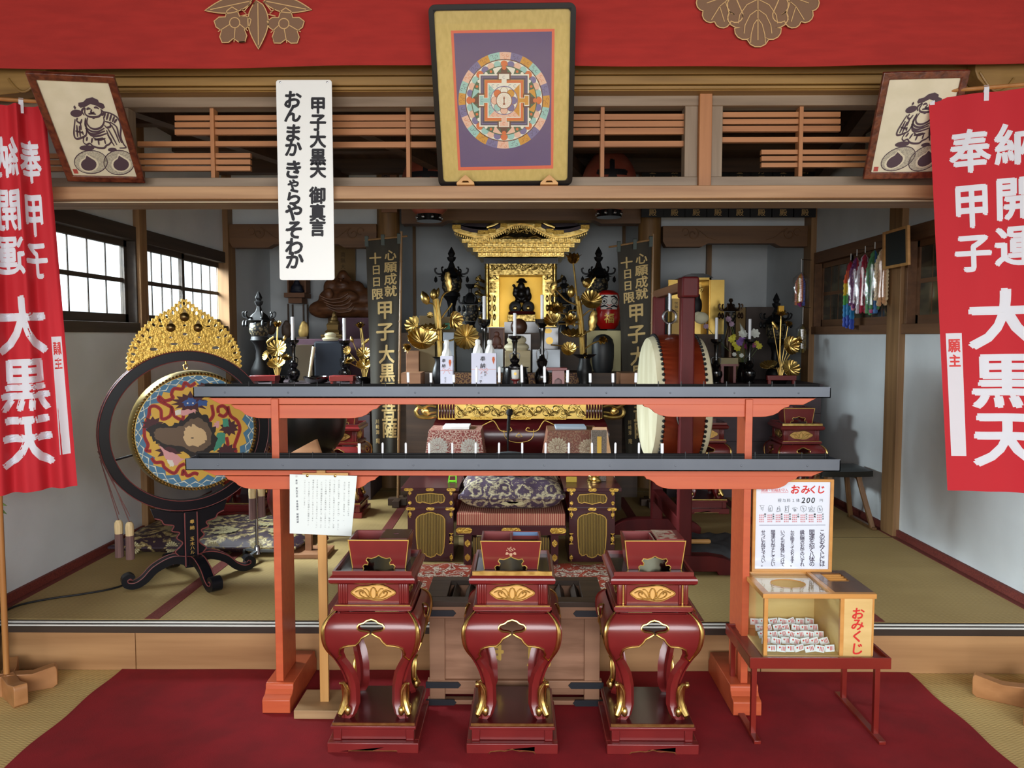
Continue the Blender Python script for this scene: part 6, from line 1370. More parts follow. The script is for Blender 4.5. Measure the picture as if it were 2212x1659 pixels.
for x in (dx0+0.07, dx1-0.07):
    for y in (4.74, 5.30): MB().box(x-0.024, x+0.024, y-0.024, y+0.024, ZF+0.002, dz-0.134).build('leg', M_MAROON, ds, bev=0.002)
m = MB(); 
for x0_, x1_ in ((dx0+0.10, dxc-0.02), (dxc+0.02, dx1-0.10)):
    xm_ = (x0_+x1_)/2; m.m = 0; m.fprism(wincut(xm_, ZF+0.02, dz-0.15, (x1_-x0_)/2), lambda a, b, n: V((a, 4.75-n, b)), -0.006, 0.003); m.m = 1
    for i in range(14): x = x0_+(x1_-x0_)*(i+0.5)/14; m.tube([(x, 4.746, ZF+0.04), (x, 4.746, dz-0.16)], 0.0035, 5)
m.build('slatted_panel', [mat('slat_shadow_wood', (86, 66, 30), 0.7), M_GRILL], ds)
M_DRAG = brocade('brocade_dragon', (74, 58, 76), (158, 146, 118), (190, 180, 148), 11)
def deco_dais(m):
    fy = lambda a, b, n=0.0: V((dxc+a, 4.735-n, dz+b))
    for an, L_, wd in ((pi/2, .085, .016), (pi/2+.5, .08, .014), (pi/2-.5, .08, .014), (pi/2+1.05, .075, .013), (pi/2-1.05, .075, .013), (pi/2+1.6, .08, .014), (pi/2-1.6, .08, .014)): poly(m, fy, leafpts(0.01, 0.06, 0.01+L_*cos(an), 0.06+L_*sin(an), wd, 8), 0.006)
t = cushion('dais_cushion', 'thick purple and silver brocade cushion on the dais', P(997, 1080, 4.86).x, P(1211, 1080, 4.86).x, 4.72, 5.30, dz, 0.20, M_DRAG, deco=deco_dais)
# small black bowl gong on the cushion
bw_ = thing('small_bowl_gong', 'black bowl gong in a cloth cover on the dais cushion', 'gong', (P(1100, 1050, 5.0).x, 5.02, dz+0.19)); zc = P(1100, 1053, 5.0).z; bxx = P(1100, 1050, 5.0).x
m = MB(); m.lathe([(0.03, zc-0.01), (0.10, zc), (0.145, zc+0.05), (0.155, zc+0.11), (0.150, zc+0.17), (0.13, zc+0.20), (0.09, zc+0.222), (0.03, zc+0.232), (0.005, zc+0.234)], (bxx, 5.02, 0), 32); m.build('covered_bowl', mat('black_cloth', (22, 23, 26), 0.85, 0, (34, 36, 40), (60, 60, 4)), bw_)
m = MB(); m.add([P(1097, 1024, 4.86)+V((0, 0.0, 0)), P(1108, 1024, 4.86), P(1110, 1049, 4.872), P(1099, 1050, 4.872)], [(0, 1, 2, 3)]); m.build('cloth_tag', mat('grey_tag', (112, 116, 136), 0.8), bw_)
# microphone on a stand
mc = thing('microphone_stand', 'black microphone on a thin boom stand before the middle of the altar', 'microphone', (P(1097, 980, 5.5).x, 5.5, ZF)); mx_ = P(1098, 980, 5.5).x
m = MB(); m.tube([(mx_-0.004, 5.5, ZF+0.02), (mx_-0.004, 5.5, P(0, 945, 5.5).z), (mx_, 5.5, P(0, 925, 5.5).z)], 0.0075, 10); m.build('pole', M_IRON, mc)
m = MB(); m.tube([(mx_, 5.5, P(0, 930, 5.5).z), (mx_+0.002, 5.49, P(0, 908, 5.5).z)], [0.012, 0.012], 10); m.build('clip', M_BLACK, mc)
m = MB(); m.tube([(mx_, 5.495, P(0, 918, 5.5).z), (mx_+0.008, 5.48, P(0, 896, 5.5).z), (mx_+0.009, 5.478, P(0, 893, 5.5).z), (mx_+0.011, 5.474, P(0, 886, 5.5).z), (mx_+0.012, 5.472, P(0, 882, 5.5).z)], [0.009, 0.013, 0.023, 0.024, 0.012], 14); m.build('microphone', M_BLACK, mc)
m = MB(); m.lathe([(0.11, ZF+0.002), (0.11, ZF+0.014), (0.03, ZF+0.03)], (mx_, 5.5, 0), 24); m.build('base', M_IRON, mc)
# draped desks with brocade cloths
def draped(label, px0, px1, broc, motif_m, yy=5.42):
    x0, x1 = P(px0, 940, yy).x, P(px1, 940, yy).x; xc = (x0+x1)/2; zt = P(0, 922, yy+0.2).z; hw = (x1-x0)/2; d = 0.16
    t = thing('brocade_desk', label, 'desk', (xc, yy+d, ZF), group='brocade covered desks')
    m = MB()
    def f_(u, v):                                     # u round the sides, v down
        per = [(-1, -1), (1, -1), (1, 1), (-1, 1), (-1, -1)]; k = min(int(u*4), 3); q = u*4-k; a, b = per[k], per[k+1]; x, y = a[0]+(b[0]-a[0])*q, a[1]+(b[1]-a[1])*q
        fl = 1+0.16*v+0.05*v*sin(u*50)*(0.3+abs(x*y)**3); return V((xc+hw*0.88*x*fl, yy+d+d*y*fl, zt-0.23*v+(0.02*v*sin(u*25))))
    m.sheet(f_, 64, 10); m.add([(xc+hw*0.88*x, yy+d+d*y, zt+0.001) for x, y in ((-1, -1), (1, -1), (1, 1), (-1, 1))], [(0, 1, 2, 3)])
    fn = lambda a, b, n=0.0: V((xc+a, yy-0.012-0.09*max(0, zt-b)-n-0.004, b)); m.m = 1
    chrys(m, fn, -hw*0.55, zt-0.115, 0.075, 18, 0.004); chrys(m, fn, hw*0.52, zt-0.12, 0.072, 18, 0.004); cl = m.build('brocade_cloth', [broc, motif_m], t, recalc=False)
    for sx in (-1, 1):
        for sy in (0.05, 2*d-0.05): MB().box(xc+sx*hw*0.75-0.018, xc+sx*hw*0.75+0.018, yy+sy-0.018, yy+sy+0.018, ZF+0.002, zt-0.002).build('leg', M_REDL, t)
    m = MB(); m.box(xc-hw*0.9, xc+hw*0.9, yy+0.02, yy+2*d-0.02, zt-0.32, zt-0.20); m.build('red_skirt', mat('skirt_red', (170, 36, 24), 0.8), cl); return xc, zt, t
xa, za, _ = draped('desk under red and white brocade with large silver flowers, left of the microphone', 918, 1046, brocade('brocade_red', (126, 44, 36), (196, 176, 158), (150, 60, 48), 26), mat('flower_silver', (186, 180, 168), 0.6, 0, (150, 140, 130), (200, 200, 200)))
xb, zb, _ = draped('desk under rust brocade with round white flowers, right of the microphone', 1176, 1300, brocade('brocade_rust', (118, 62, 44), (150, 112, 84), (96, 52, 38), 18), mat('flower_cream', (196, 182, 154), 0.6, 0, (146, 120, 96), (160, 160, 160)))
def smallbox(name, label, cat, x0, x1, y0, y1, z0, z1, mt, group=None, rot=0): o = MB().box(x0, x1, y0, y1, z0, z1).build(name, mt, bev=0.002); return tagit(o, label, cat, group)
smallbox('sutra_book', 'pale folded sutra book on the left brocade desk', 'book', xa-0.09, xa+0.10, 5.48, 5.68, za+0.002, za+0.022, M_WHITE)
smallbox('sutra_book', 'blue-grey sutra book on the right brocade desk', 'book', xb-0.12, xb+0.10, 5.48, 5.68, zb+0.002, zb+0.02, mat('blue_grey_cover', (170, 184, 200), 0.6))
# wooden book rest with a brocade sutra box at the right
br = thing('book_rest', 'tan wooden book rest leaning behind the right brocade desk', 'book rest', (P(1297, 980, 5.3).x, 5.3, ZF)); r_ = R(1272, 924, 1322, 1000, 5.32)
m = MB(); m.fprism([(r_[0]+0.03, r_[3]), (r_[1]-0.035, r_[3]), (r_[1]+0.02, r_[2]-0.1), (r_[0]-0.01, r_[2]-0.1)], lambda a, b, n: V((a, 5.32+0.12*(b-r_[2])+n, b)), 0, 0.014); m.build('rest_board', M_TRIM, br); MB().box(r_[0]+0.01, r_[1]-0.01, 5.24, 5.37, ZF+0.002, r_[2]-0.101).build('base', M_DREDL, br)
r_ = R(1278, 930, 1310, 1000, 5.27); sb = thing('sutra_box', 'grey brocade sutra box with a gold title strip, on the tan book rest', 'box', ((r_[0]+r_[1])/2, 5.27, r_[2]))
m = MB(); m.box(r_[0], r_[1], 5.265, 5.30, r_[2]-0.1, r_[3]); m.build('cover', brocade('brocade_grey', (96, 84, 76), (150, 136, 124), (70, 60, 56), 60), sb)
m = MB(); q_ = R(1290, 943, 1299, 1000, 5.264); m.box(q_[0], q_[1], 5.263, 5.266, q_[2], q_[3]); m.build('title_strip', mat('gold_paper', (222, 176, 66), 0.5), sb)
# things on the side desks
zt = ZF+0.478
gc = thing('green_clip_stand', 'bright green plastic clip stand on the left side desk', 'stand', (dLx+0.09, 4.9, zt)); a = P(976, 1046, 4.93)
m = MB(); x_ = a.x
m.fprism([(x_-0.026, 0.0), (x_-0.018, 0.062), (x_+0.03, 0.062), (x_+0.032, 0.0), (x_+0.024, 0.0), (x_+0.022, 0.04), (x_-0.012, 0.04), (x_-0.018, 0.0)], lambda a, b, n: V((a, 4.93+0.3*b+n, zt+0.001+b)), 0, 0.006); m.box(x_-0.022, x_+0.028, 4.952, 4.99, zt+0.001, zt+0.006); m.build('clip_body', mat('lime_plastic', (120, 222, 20), 0.4), gc)
bl = thing('brass_bell_stand', 'brass bell-shaped stand on the right side desk', 'bell', (P(1283, 1040, 4.95).x, 4.97, zt)); m = MB(); x_ = P(1283, 1040, 4.97).x
m.lathe([(0.048, zt+0.002), (0.048, zt+0.012), (0.038, zt+0.02), (0.036, zt+0.034), (0.042, zt+0.042), (0.036, zt+0.055), (0.032, zt+0.10), (0.036, zt+0.12), (0.01, zt+0.13)], (x_, 4.97, 0), 24); m.build('bell', M_BRASS, bl)
q_ = R(1223, 1031, 1246, 1044, 4.95); smallbox('yellow_card', 'small yellow card on the right side desk', 'card', q_[0], q_[1], 4.95, 4.954, zt+0.001, q_[3]+0.004, mat('yellow_card', (206, 176, 60), 0.6))
q_ = R(1297, 1012, 1309, 1045, 4.99); smallbox('sutra_volume', 'narrow patterned sutra volume standing beside the brass bell', 'book', q_[0], q_[1], 4.985, 5.02, zt+0.001, q_[3]+0.03, MATS['brocade_grey'])
# red cloth with white pattern under the dais, seen between the incense stands
m = MB(); m.sheet(lambda u, v: V((-0.62+1.16*u, 4.12+0.60*v, ZF+0.008+0.006*sin(u*30)*sin(v*11))), 40, 24, 0.006)
o = m.build('patterned_rug', brocade('rug_red_white', (150, 58, 40), (196, 186, 168), (110, 40, 30), 9)); tagit(o, 'red and white patterned rug on the tatami before the dais', 'rug')
# ================================================================ THE ALTAR
def zat(py, Y): return P(1106, py, Y).z
def ln(mb, Y, prof, px, sq=0, seg=20):               # turned shape from photo pixels: (half width px, y px)
    x = P(px, 780, Y).x; mb.lathe([(max(S(w_, Y), 0.0006), zat(y, Y)) for w_, y in prof], (x, Y, 0), seg, 'z', sq); return x
# ---- front altar table with carved gilt frieze
AY = 5.80; TT = 1.235
at_ = thing('altar_table', 'long maroon altar table with carved gilt frieze behind the brocade desks', 'altar', (-0.01, 6.05, ZF))
r_ = R(874, 850, 1386, 871, AY); MB().box(r_[0], r_[1], AY, AY+0.42, zat(871, AY)-0.004, TT).build('table_top', M_MAROON, at_, bev=0.004)
r_ = R(946, 872, 1301, 905, AY); z0, z1 = r_[2], r_[3]
m = MB(); m.box(r_[0], r_[1], AY+0.01, AY+0.38, z0, z1); m.build('frieze_board', mat('gold_ground', (206, 174, 96), 0.4, 0.9), at_)
def scrollwork(mb, fn, x0, x1, z0, z1, seed, n=None, r0=0.006):
    rnd = random.Random(seed); h_ = z1-z0; n = n or int((x1-x0)/(h_*0.55))
    for i in range(n):
        x = x0+(x1-x0)*(i+0.5)/n; s = 1 if i % 2 else -1; zc = z0+h_*(0.5+0.12*s); R0 = h_*0.33
        L_ = [fn(x+s*R0*(1-0.8*t)*cos(s*t*9+i), zc+R0*(1-0.8*t)*sin(s*t*9+i), 0.004+0.008*t) for t in [k/16 for k in range(17)]]
        mb.tube(L_, [r0*(1.1-0.6*k/16) for k in range(17)], 6)
        L_ = [fn(x-h_*0.4+h_*0.9*t, z0+h_*(0.15+0.7*(t if s > 0 else 1-t))+h_*0.1*sin(t*7), 0.003+0.010*sin(pi*t)) for t in [k/10 for k in range(11)]]
        mb.tube(L_, [0.002+r0*0.9*sin(pi*k/10) for k in range(11)], 6)
        mb.ball(fn(x+rnd.uniform(-.3, .3)*h_, zc-s*h_*0.3, 0.006), r0*1.5, r0, r0*1.5, 8, 5)
fA = lambda a, b, n=0.0: V((a, AY+0.008-n, b))
m = MB(); scrollwork(m, fA, P(985, 880, AY).x, P(1265, 880, AY).x, z0, z1, 4); m.build('carved_frieze', M_CARVEG, at_)
for s, px in ((-1, 965), (1, 1283)):
    m = MB(); x = P(px, 880, AY).x
    for k in range(6): m.lathe([(0.02, x-0.062+0.021*k), (0.058, x-0.062+0.021*k+0.004), (0.058, x-0.062+0.021*k+0.016), (0.02, x-0.062+0.021*k+0.02)], (0, AY+0.03, (z0+z1)/2), 20, 'x')
    m.build('ribbed_band', M_MAROON, at_)
    m = MB(); e = P(942 if s < 0 else 1304, 888, AY)
    f_ = lambda a, b, n=0.0: V((e.x+s*a, AY+0.02-n, z0+b))
    m.tube([f_(a, b) for a, b in cur2([(0, 0.09), (0.05, 0.1), (0.1, 0.085), (0.14, 0.10), (0.175, 0.115)], 5)], [0.012]*16+[0.009, 0.007, 0.005, 0.003, 0.002], 8)
    m.tube([f_(a, b) for a, b in cur2([(0, 0.02), (0.06, 0.008), (0.13, 0.015), (0.155, 0.05), (0.135, 0.085), (0.1, 0.08)], 6)], [0.016]*20+[0.014]*11, 8)
    m.tube([f_(a, b, 0.006) for a, b in cur2([(0, 0.05), (0.04, 0.045), (0.07, 0.03), (0.10, 0.045), (0.09, 0.06)], 6)], 0.010, 8)
    m.ball(f_(0.085, 0.055, -0.004), 0.035, 0.012, 0.03); m.build('dragon_head_end', M_GOLD, at_)
b_ = R(938, 905, 1308, 1030, AY); m = MB(); n = 24; hb = [(0, 0.02), (0.1, -0.01), (0.25, -0.045), (0.5, -0.05), (0.75, -0.02), (1.0, 0.01)]
zb1 = b_[3]; zb0_ = ZF+0.1
vo = []
pr = [(sinterp(hb, i/16), zb1-(zb1-0.70)*i/16) for i in range(17)]+[(0.03, 0.5), (0.0, ZF+0.002)]
xw = (b_[1]-b_[0])/2; xc = (b_[0]+b_[1])/2
for off, z in pr: vo += [V((xc-xw+off*0.5, AY+0.04+off, z)), V((xc+xw-off*0.5, AY+0.04+off, z)), V((xc+xw-off*0.5, AY+0.36-off, z)), V((xc-xw+off*0.5, AY+0.36-off, z))]
fs = [(4*j+k, 4*j+(k+1) % 4, 4*j+4+(k+1) % 4, 4*j+4+k) for j in range(len(pr)-1) for k in range(4)]; m.add(vo, fs); m.build('body', M_DREDL, at_, ang=50)
g = at_; fB = lambda a, b, n=0.0: V((a, AY-0.012-n, b))
for x, w_ in ((965, 40), (1040, 50), (1125, 46), (1200, 50), (1278, 40)): e = P(x, 904, AY-0.01); fitting(g, lambda a, b, n: V((a, AY+0.012-n, b)), e.x, e.z, S(w_, AY), 0.022)
g = MB()
SC1 = [(1039, 921), (1052, 914), (1065, 909), (1072, 916), (1080, 929), (1092, 932), (1105, 930), (1103, 924), (1098, 925)]
for fx_ in (lambda x: x, lambda x: 2242-x): g.tube([P(fx_(a), b, AY-0.012) for a, b in cur2(SC1, 5)], 0.0038, 6)
g.tube([P(a, b, AY-0.014) for a, b in cur2([(1153, 928), (1152, 942), (1142, 952), (1121, 956), (1100, 952), (1090, 942), (1089, 930)], 5)], 0.0026, 6)
g.tube([P(a, b, AY-0.014) for a, b in ((1121, 935), (1114, 943), (1120, 944), (1128, 943), (1121, 935))], 0.003, 6)
g.build('gilt_scrolls', M_GOLDP, at_)
# ---- stepped altar platforms
T2, T3 = zat(806, 6.22), zat(719, 6.75)
pf = thing('altar_platform', 'stepped dark altar platform behind the front altar table', 'platform', (0, 7.0, ZF))
xl_, xr_ = P(876, 800, 6.22).x, P(1345, 800, 6.22).x
MB().box(xl_, xr_, 6.235, 6.75, ZF+0.002, T2).build('lower_step', M_DARKWX, pf); MB().box(-1.06, 1.04, 6.75, 8.3, ZF+0.002, T3).build('upper_step', M_DARKWX, pf)
m = MB(); m.box(P(950, 800, 6.22).x, P(1262, 800, 6.22).x, 6.222, 6.234, 1.1, T2+0.002); m.build('brocade_cloth', brocade('brocade_gold_red', (74, 36, 26), (150, 104, 58), (178, 138, 78), 26), pf)
for nm, x0, x1, y0 in (('left', XL+0.06, -1.30, 6.62), ('right', 1.30, XR-0.06, 6.75)):
    p_ = thing('side_platform', 'purple-grey boarded altar platform in the %s bay' % nm, 'platform', ((x0+x1)/2, 7.0, ZF), group='side bay platforms')
    m = MB()
    for i in range(4): m.box(x0, x1, y0, y0+0.02, ZF+0.002+0.25*i, ZF+0.245+0.25*i)
    m.box(x0, x1, y0+0.02, 8.4, ZF+0.002, 1.235); m.box(x0-0.0, x1, y0-0.03, 8.4, 1.235, 1.255); m.build('platform_body', M_PLAT, p_)
SPZ = 1.256
# ---- gilded shrine cabinet
ZY = 7.9; q = lambda px, py: P(px, py, ZY)
zs_ = thing('gilded_shrine', 'gilded miniature temple shrine with curved roof at the centre of the altar', 'shrine', (P(1125, 700, ZY).x, ZY+0.3, T3)); zx = P(1125, 700, ZY).x
def zbox(mb, px0, py0, px1, py1, y0, y1): a = R(px0, py0, px1, py1, ZY); return mb.box(a[0], a[1], y0, y1, a[2], a[3])
ZB = zat(711, ZY)
m = MB(); zbox(m, 1042, 707, 1208, 719.8, ZY-0.12, ZY+0.55); m.build('plinth', M_BLACKL, zs_)
m = MB(); zbox(m, 1074, 594, 1176, 712, ZY+0.22, ZY+0.24); m.build('niche_back', mat('niche_gold', (226, 180, 78), 0.38, 0.75, (214, 164, 58), (3, 3, 3)), zs_)
M_ZG = mat('shrine_gold', (236, 206, 128), 0.3, 1.0, (204, 170, 92), (24, 24, 24), 3, 0.25)
m = MB()
for a, b in ((1048, 1078), (1172, 1202)): m = MB(); zbox(m, a, 588, b, 712, ZY+0.0, ZY+0.25); m.build('side_wall', M_ZG, zs_)
for a, b in ((1050, 1076), (1174, 1200)):
    m = MB(); c_ = (a+b)/2; x = P(c_, 650, ZY).x
    zbox(m, a+4, 608, b-4, 632, ZY-0.012, ZY+0.002)
    for k, py in enumerate((645, 665, 685)):
        for s in (-1, 1): m.ball((x+s*0.024, ZY-0.006, zat(py, ZY)), 0.016, 0.012, 0.036, 8, 6)
    m.tube([(x, ZY-0.006, zat(636, ZY)), (x, ZY-0.006, zat(704, ZY))], 0.006, 6); scrollwork(m, lambda a_, b_, n=0.0: V((a_, ZY-n, b_)), x-0.05, x+0.05, zat(606, ZY), zat(590, ZY), 3, 3, 0.004); m.build('carved_panel', M_CARVEG, zs_)
for px in (1053, 1197):
    m = MB(); x = P(px, 600, ZY).x; y = ZY-0.10
    m.lathe([(0.022, T3+0.07), (0.022, zat(560, ZY))], (x, y, 0), 14); m.m = 1
    for py in (566, 580, 640, 700): m.lathe([(0.0225, zat(py, ZY)-0.012), (0.0255, zat(py, ZY)-0.009), (0.0255, zat(py, ZY)+0.009), (0.0225, zat(py, ZY)+0.012)], (x, y, 0), 14)
    m.build('column', [M_ZG, M_FIT], zs_)
m = MB(); zbox(m, 1046, 560, 1204, 572, ZY-0.13, ZY+0.2); m.build('dark_lintel', M_BLACKL, zs_)
m = MB(); zbox(m, 1058, 571, 1192, 587, ZY-0.09, ZY-0.06); scrollwork(m, lambda a, b, n=0.0: V((a, ZY-0.092-n, b)), P(1060, 580, ZY).x, P(1190, 580, ZY).x, zat(587, ZY), zat(571, ZY), 8, 12, 0.006); zbox(m, 1058, 587, 1192, 595, ZY-0.08, ZY+0.2); m.build('carved_transom', M_CARVEG, zs_)
def RBox(px0, py0, px1, py1, grow): pass
tiers = [(1034, 1217, 558, 549), (1024, 1227, 549, 541), (1014, 1237, 541, 533), (1003, 1248, 533, 525)]
m = MB()
for i, (a, b, y1, y0) in enumerate(tiers):
    g = 0.06*i; zbox(m, a, y0, b, y1, ZY-0.16-g, ZY+0.45); n = 20; x0, x1 = P(a, y0, ZY).x, P(b, y0, ZY).x
    for j in range(n): x = x0+(x1-x0)*(j+0.5)/n; z = zat((y0+y1)/2, ZY); m.box(x-0.013, x+0.013, ZY-0.19-g, ZY-0.15-g, z-0.012, z+0.016)
m.build('bracket_tiers', M_ZG, zs_, bev=0.002)
EV = [(985, 501), (1000, 507), (1020, 513), (1042, 516), (1062, 514), (1082, 505), (1103, 494), (1125, 490), (1147, 494), (1168, 505), (1188, 514), (1208, 516), (1230, 513), (1250, 507), (1265, 501)]
ev = cur2(EV, 6)
def roofband(dy0, dy1, y0, y1, mt, nm, out=0.0, sc=1.0):
    m = MB(); vo = []; fs = []
    for i, (a, b) in enumerate(ev):
        a2 = 1125+(a-1125)*sc
        for yy in (y0, y1):
            for dy in (dy0, dy1): vo.append(V((P(a2, 500, ZY).x, yy, zat(b+dy, ZY))))
    for i in range(len(ev)-1):
        b = 4*i; fs += [(b, b+1, b+5, b+4), (b+2, b+6, b+7, b+3), (b, b+4, b+6, b+2), (b+1, b+3, b+7, b+5)]
    fs += [(0, 2, 3, 1), (4*len(ev)-4, 4*len(ev)-3, 4*len(ev)-1, 4*len(ev)-2)]
    return m.add(vo, fs).build(nm, mt, zs_)
roofband(0, 6.5, ZY-0.44, ZY-0.38, M_ZG, 'eave_board'); roofband(6.5, 10, ZY-0.41, ZY+0.5, M_ZG, 'eave_soffit', sc=0.985)
roofband(-8, 0, ZY-0.42, ZY+0.55, mat('roof_purple', (54, 26, 40), 0.4), 'roof_edge')
m = MB()
for i in range(64):
    px = 990+270*i/63; b = interp([(a, b) for a, b in ev], px); x = P(px, 500, ZY).x; z = zat(b+12, ZY); m.box(x-0.006, x+0.006, ZY-0.385, ZY-0.1, z-0.010, z+0.008)
m.build('rafters', M_ZG, zs_)
# sweeping upper roof and its gable boards
m = MB(); pts = [(1000, 496), (1020, 489), (1042, 483), (1060, 470), (1066, 462), (1184, 462), (1190, 470), (1208, 483), (1230, 489), (1250, 496), (1200, 500), (1125, 478), (1050, 500)]
m.fprism([(P(a, b, ZY).x, zat(b, ZY)) for a, b in pts], lambda a, b, n: V((a, ZY+n, b)), -0.30, 0.5); m.build('upper_roof', MATS['roof_purple'], zs_)
m = MB()
for s in (-1, 1): m.tube([P(1125+s*a, b, ZY-0.31) for a, b in ((34, 471), (44, 477), (58, 485), (74, 491))], [0.022, 0.022, 0.02, 0.015], 8, flat=0.5)
m.build('gable_board', M_ZG, zs_)
m = MB()
for px, py, w_ in ((1125, 484, 36), (1090, 500, 14), (1160, 500, 14), (1048, 514, 22), (1202, 514, 22), (994, 503, 18), (1256, 503, 18), (1066, 511, 16), (1184, 511, 16)): e = P(px, py, ZY); MB().box(e.x-S(w_/2, ZY), e.x+S(w_/2, ZY), ZY-0.452, ZY-0.43, e.z-0.02, e.z+0.02).build('engraved_fitting', M_FIT, zs_, bev=0.003)
m = MB(); f_ = lambda a, b, n=0.0: V((a, ZY-0.37-n, b)); scrollwork(m, f_, P(1093, 510, ZY).x, P(1157, 510, ZY).x, zat(518, ZY), zat(500, ZY), 5, 7, 0.006)
m.tube([f_(P(1125, 500, ZY).x+S(a, ZY), zat(b, ZY)) for a, b in cur2([(-42, 526), (-30, 521), (-10, 524), (0, 523), (10, 524), (30, 521), (42, 526)], 4)], 0.012, 8); m.build('carved_gable', M_CARVEG, zs_)
for s in (-1, 1):                                    # carved wings beside the columns
    m = MB(); x0 = P(1125+s*78, 640, ZY).x; x1 = P(1125+s*100, 640, ZY).x
    for i, (py, w_) in enumerate(((603, .7), (618, 1), (634, .8), (650, .6), (668, .5), (686, .45))):
        x = x0+(x1-x0)*w_; z = zat(py, ZY); m.tube([V((x0, ZY, z-0.03)), V((x0+(x-x0)*0.6, ZY-0.02, z-0.01)), V((x, ZY-0.02, z+0.02)), V((x-(x-x0)*0.35, ZY-0.03, z+0.035)), V((x-(x-x0)*0.5, ZY-0.03, z+0.01))], [0.014, 0.018, 0.014, 0.012, 0.006], 8); m.ball((x, ZY-0.02, z), 0.022, 0.016, 0.024, 8, 6)
    m.build('carved_wing', M_CARVEG, zs_)
# ---- figure helpers
def blobs(mb, Y, items, seg=14):                     # items: (px, py, rx px, rz px, depth ratio, dy)
    for it in items:
        px, py, rx, rz = it[:4]; dr = it[4] if len(it) > 4 else 0.8; dy = it[5] if len(it) > 5 else 0.0
        e = P(px, py, Y); mb.ball((e.x, Y+dy, e.z), S(rx, Y), S(rx, Y)*dr, S(rz, Y), seg, 9)
def fuse(o, vox, sm=6):
    d = o.modifiers.new('remesh', 'REMESH'); d.mode = 'VOXEL'; d.voxel_size = vox; d.use_smooth_shade = True
    s = o.modifiers.new('smooth', 'SMOOTH'); s.iterations = sm; s.factor = 0.5; return o
# black seated-god statue standing in the niche on two rice bales
FY = ZY-0.02; sd = thing('black_statue', 'small black statue on two bales inside the gilded shrine', 'statue', (zx, FY, zat(700, FY)))
m = MB(); blobs(m, FY, [(1126, 641, 14, 13, .7), (1126, 628, 13, 12, .7), (1126, 618, 8, 8, .8, -0.01), (1113, 626, 4.5, 7, .8, -0.02), (1140, 630, 6, 11, .8), (1113, 634, 6, 8, .7, -0.02), (1119, 650, 7, 6, .9, -0.02), (1134, 650, 7, 6, .9, -0.02), (1110, 617, 4, 3, 1, -0.02), (1140, 640, 9, 12, .6, 0.02), (1126, 635, 10, 10, 1, -0.02)])
o = fuse(m.build('figure', mat('ebony', (24, 20, 18), 0.4), sd), 0.006, 3)
m = MB(); m.lathe([(S(11, FY), zat(611, FY)), (S(12, FY), zat(609, FY)), (S(8, FY), zat(606, FY)), (S(6, FY), zat(602, FY)), (0.003, zat(601, FY))], (P(1127, 610, FY).x, FY-0.01, 0), 16); m.build('cap', MATS['ebony'], sd)
for px in (1113, 1141):
    m = MB(); e = P(px, 664, FY); m.lathe([(0.02, -0.06), (S(12, FY), -0.05), (S(14, FY), 0), (S(12, FY), 0.05), (0.02, 0.06)], (e.x, FY, e.z), 18, 'y'); bl_ = m.build('rice_bale', MATS['ebony'], sd); m = MB(); m.lathe([(S(5, FY), -0.061), (S(4, FY), -0.064), (0.002, -0.065)], (e.x, FY, e.z-0.01), 12, 'y'); m.build('bale_end', M_BRASS, bl_)
m = MB(); m.lathe([(S(28, FY), zat(679, FY)), (S(30, FY), zat(676, FY)), (S(27, FY), zat(673, FY)), (0.01, zat(672, FY))], (P(1127, 670, FY).x, FY, 0), 24); m.build('red_cushion', mat('deep_red_silk', (96, 22, 22), 0.6), sd)
m = MB(); zbox(m, 1097, 680, 1156, 695, FY-0.1, FY+0.12); m.build('gold_stand', M_CARVEG, sd, bev=0.003); m = MB(); zbox(m, 1090, 696, 1162, 707, FY-0.12, FY+0.14); m.build('black_stand', M_BLACKL, sd)
# ---- iron lanterns
def lantern(label, px, Y, prof, mt, arms=None, zbase=None, group='iron lanterns'):
    x = P(px, 700, Y).x; t = thing('iron_lantern', label, 'lantern', (x, Y, zbase), group=group)
    top = [p for p in prof if p[2] == 't']; fire = [p for p in prof if p[2] == 'f']; base = [p for p in prof if p[2] == 'b']
    for nm, pp, mm_ in (('roof', top, mt), ('fire_box', fire, None), ('pedestal', base, mt)):
        if not pp: continue
        m = MB(); m.lathe([(max(S(a, Y), 0.001), zat(b, Y)) for a, b, _ in pp]+([(S(pp[-1][0], Y), zbase)] if nm == 'pedestal' else []), (x, Y, 0), 6 if nm == 'roof' else 18)
        m.build(nm, mm_ or mat('pierced_iron', (104, 92, 66), 0.5, 0.3, (18, 18, 18), (42, 42, 42), 2, 0.3, kind='voronoi', ramp=(0.36, 0.5)), t, ang=30)
    if arms:
        for i in range(6):
            a = 2*pi*i/6; L_ = [(0.35, 0.012), (0.75, 0.0), (0.98, 0.012), (1.05, 0.045), (0.93, 0.055)]; R0 = S(arms[0], Y); z = zat(arms[1], Y)
            m = MB(); m.tube(bez([(x+R0*u*cos(a), Y+R0*u*sin(a), z+v) for u, v in L_], 4), 0.008, 6); m.lathe([(0.003, 0), (0.014, -0.02), (0.016, -0.045), (0.004, -0.06)], (x+R0*cos(a), Y+R0*sin(a), z-0.02), 8); m.build('eave_hook', mt, t)
    return t
BIG = [(0.5, 533, 't'), (5, 541, 't'), (8, 548, 't'), (5, 554, 't'), (10, 556, 't'), (8, 562, 't'), (4, 566, 't'), (8, 578, 't'), (18, 586, 't'), (24, 596, 't'), (30, 597, 't'), (14, 601, 't'), (19, 603, 'f'), (21, 612, 'f'), (21, 622, 'f'), (16, 631, 'f'), (17, 632, 'b'), (19, 640, 'b'), (11, 650, 'b'), (8, 662, 'b'), (9, 680, 'b'), (18, 700, 'b'), (20, 706, 'b')]
lantern('tall black iron lantern on the altar, left of the gilded shrine', 976, 7.3, BIG, M_IRON, (34, 592), T3)
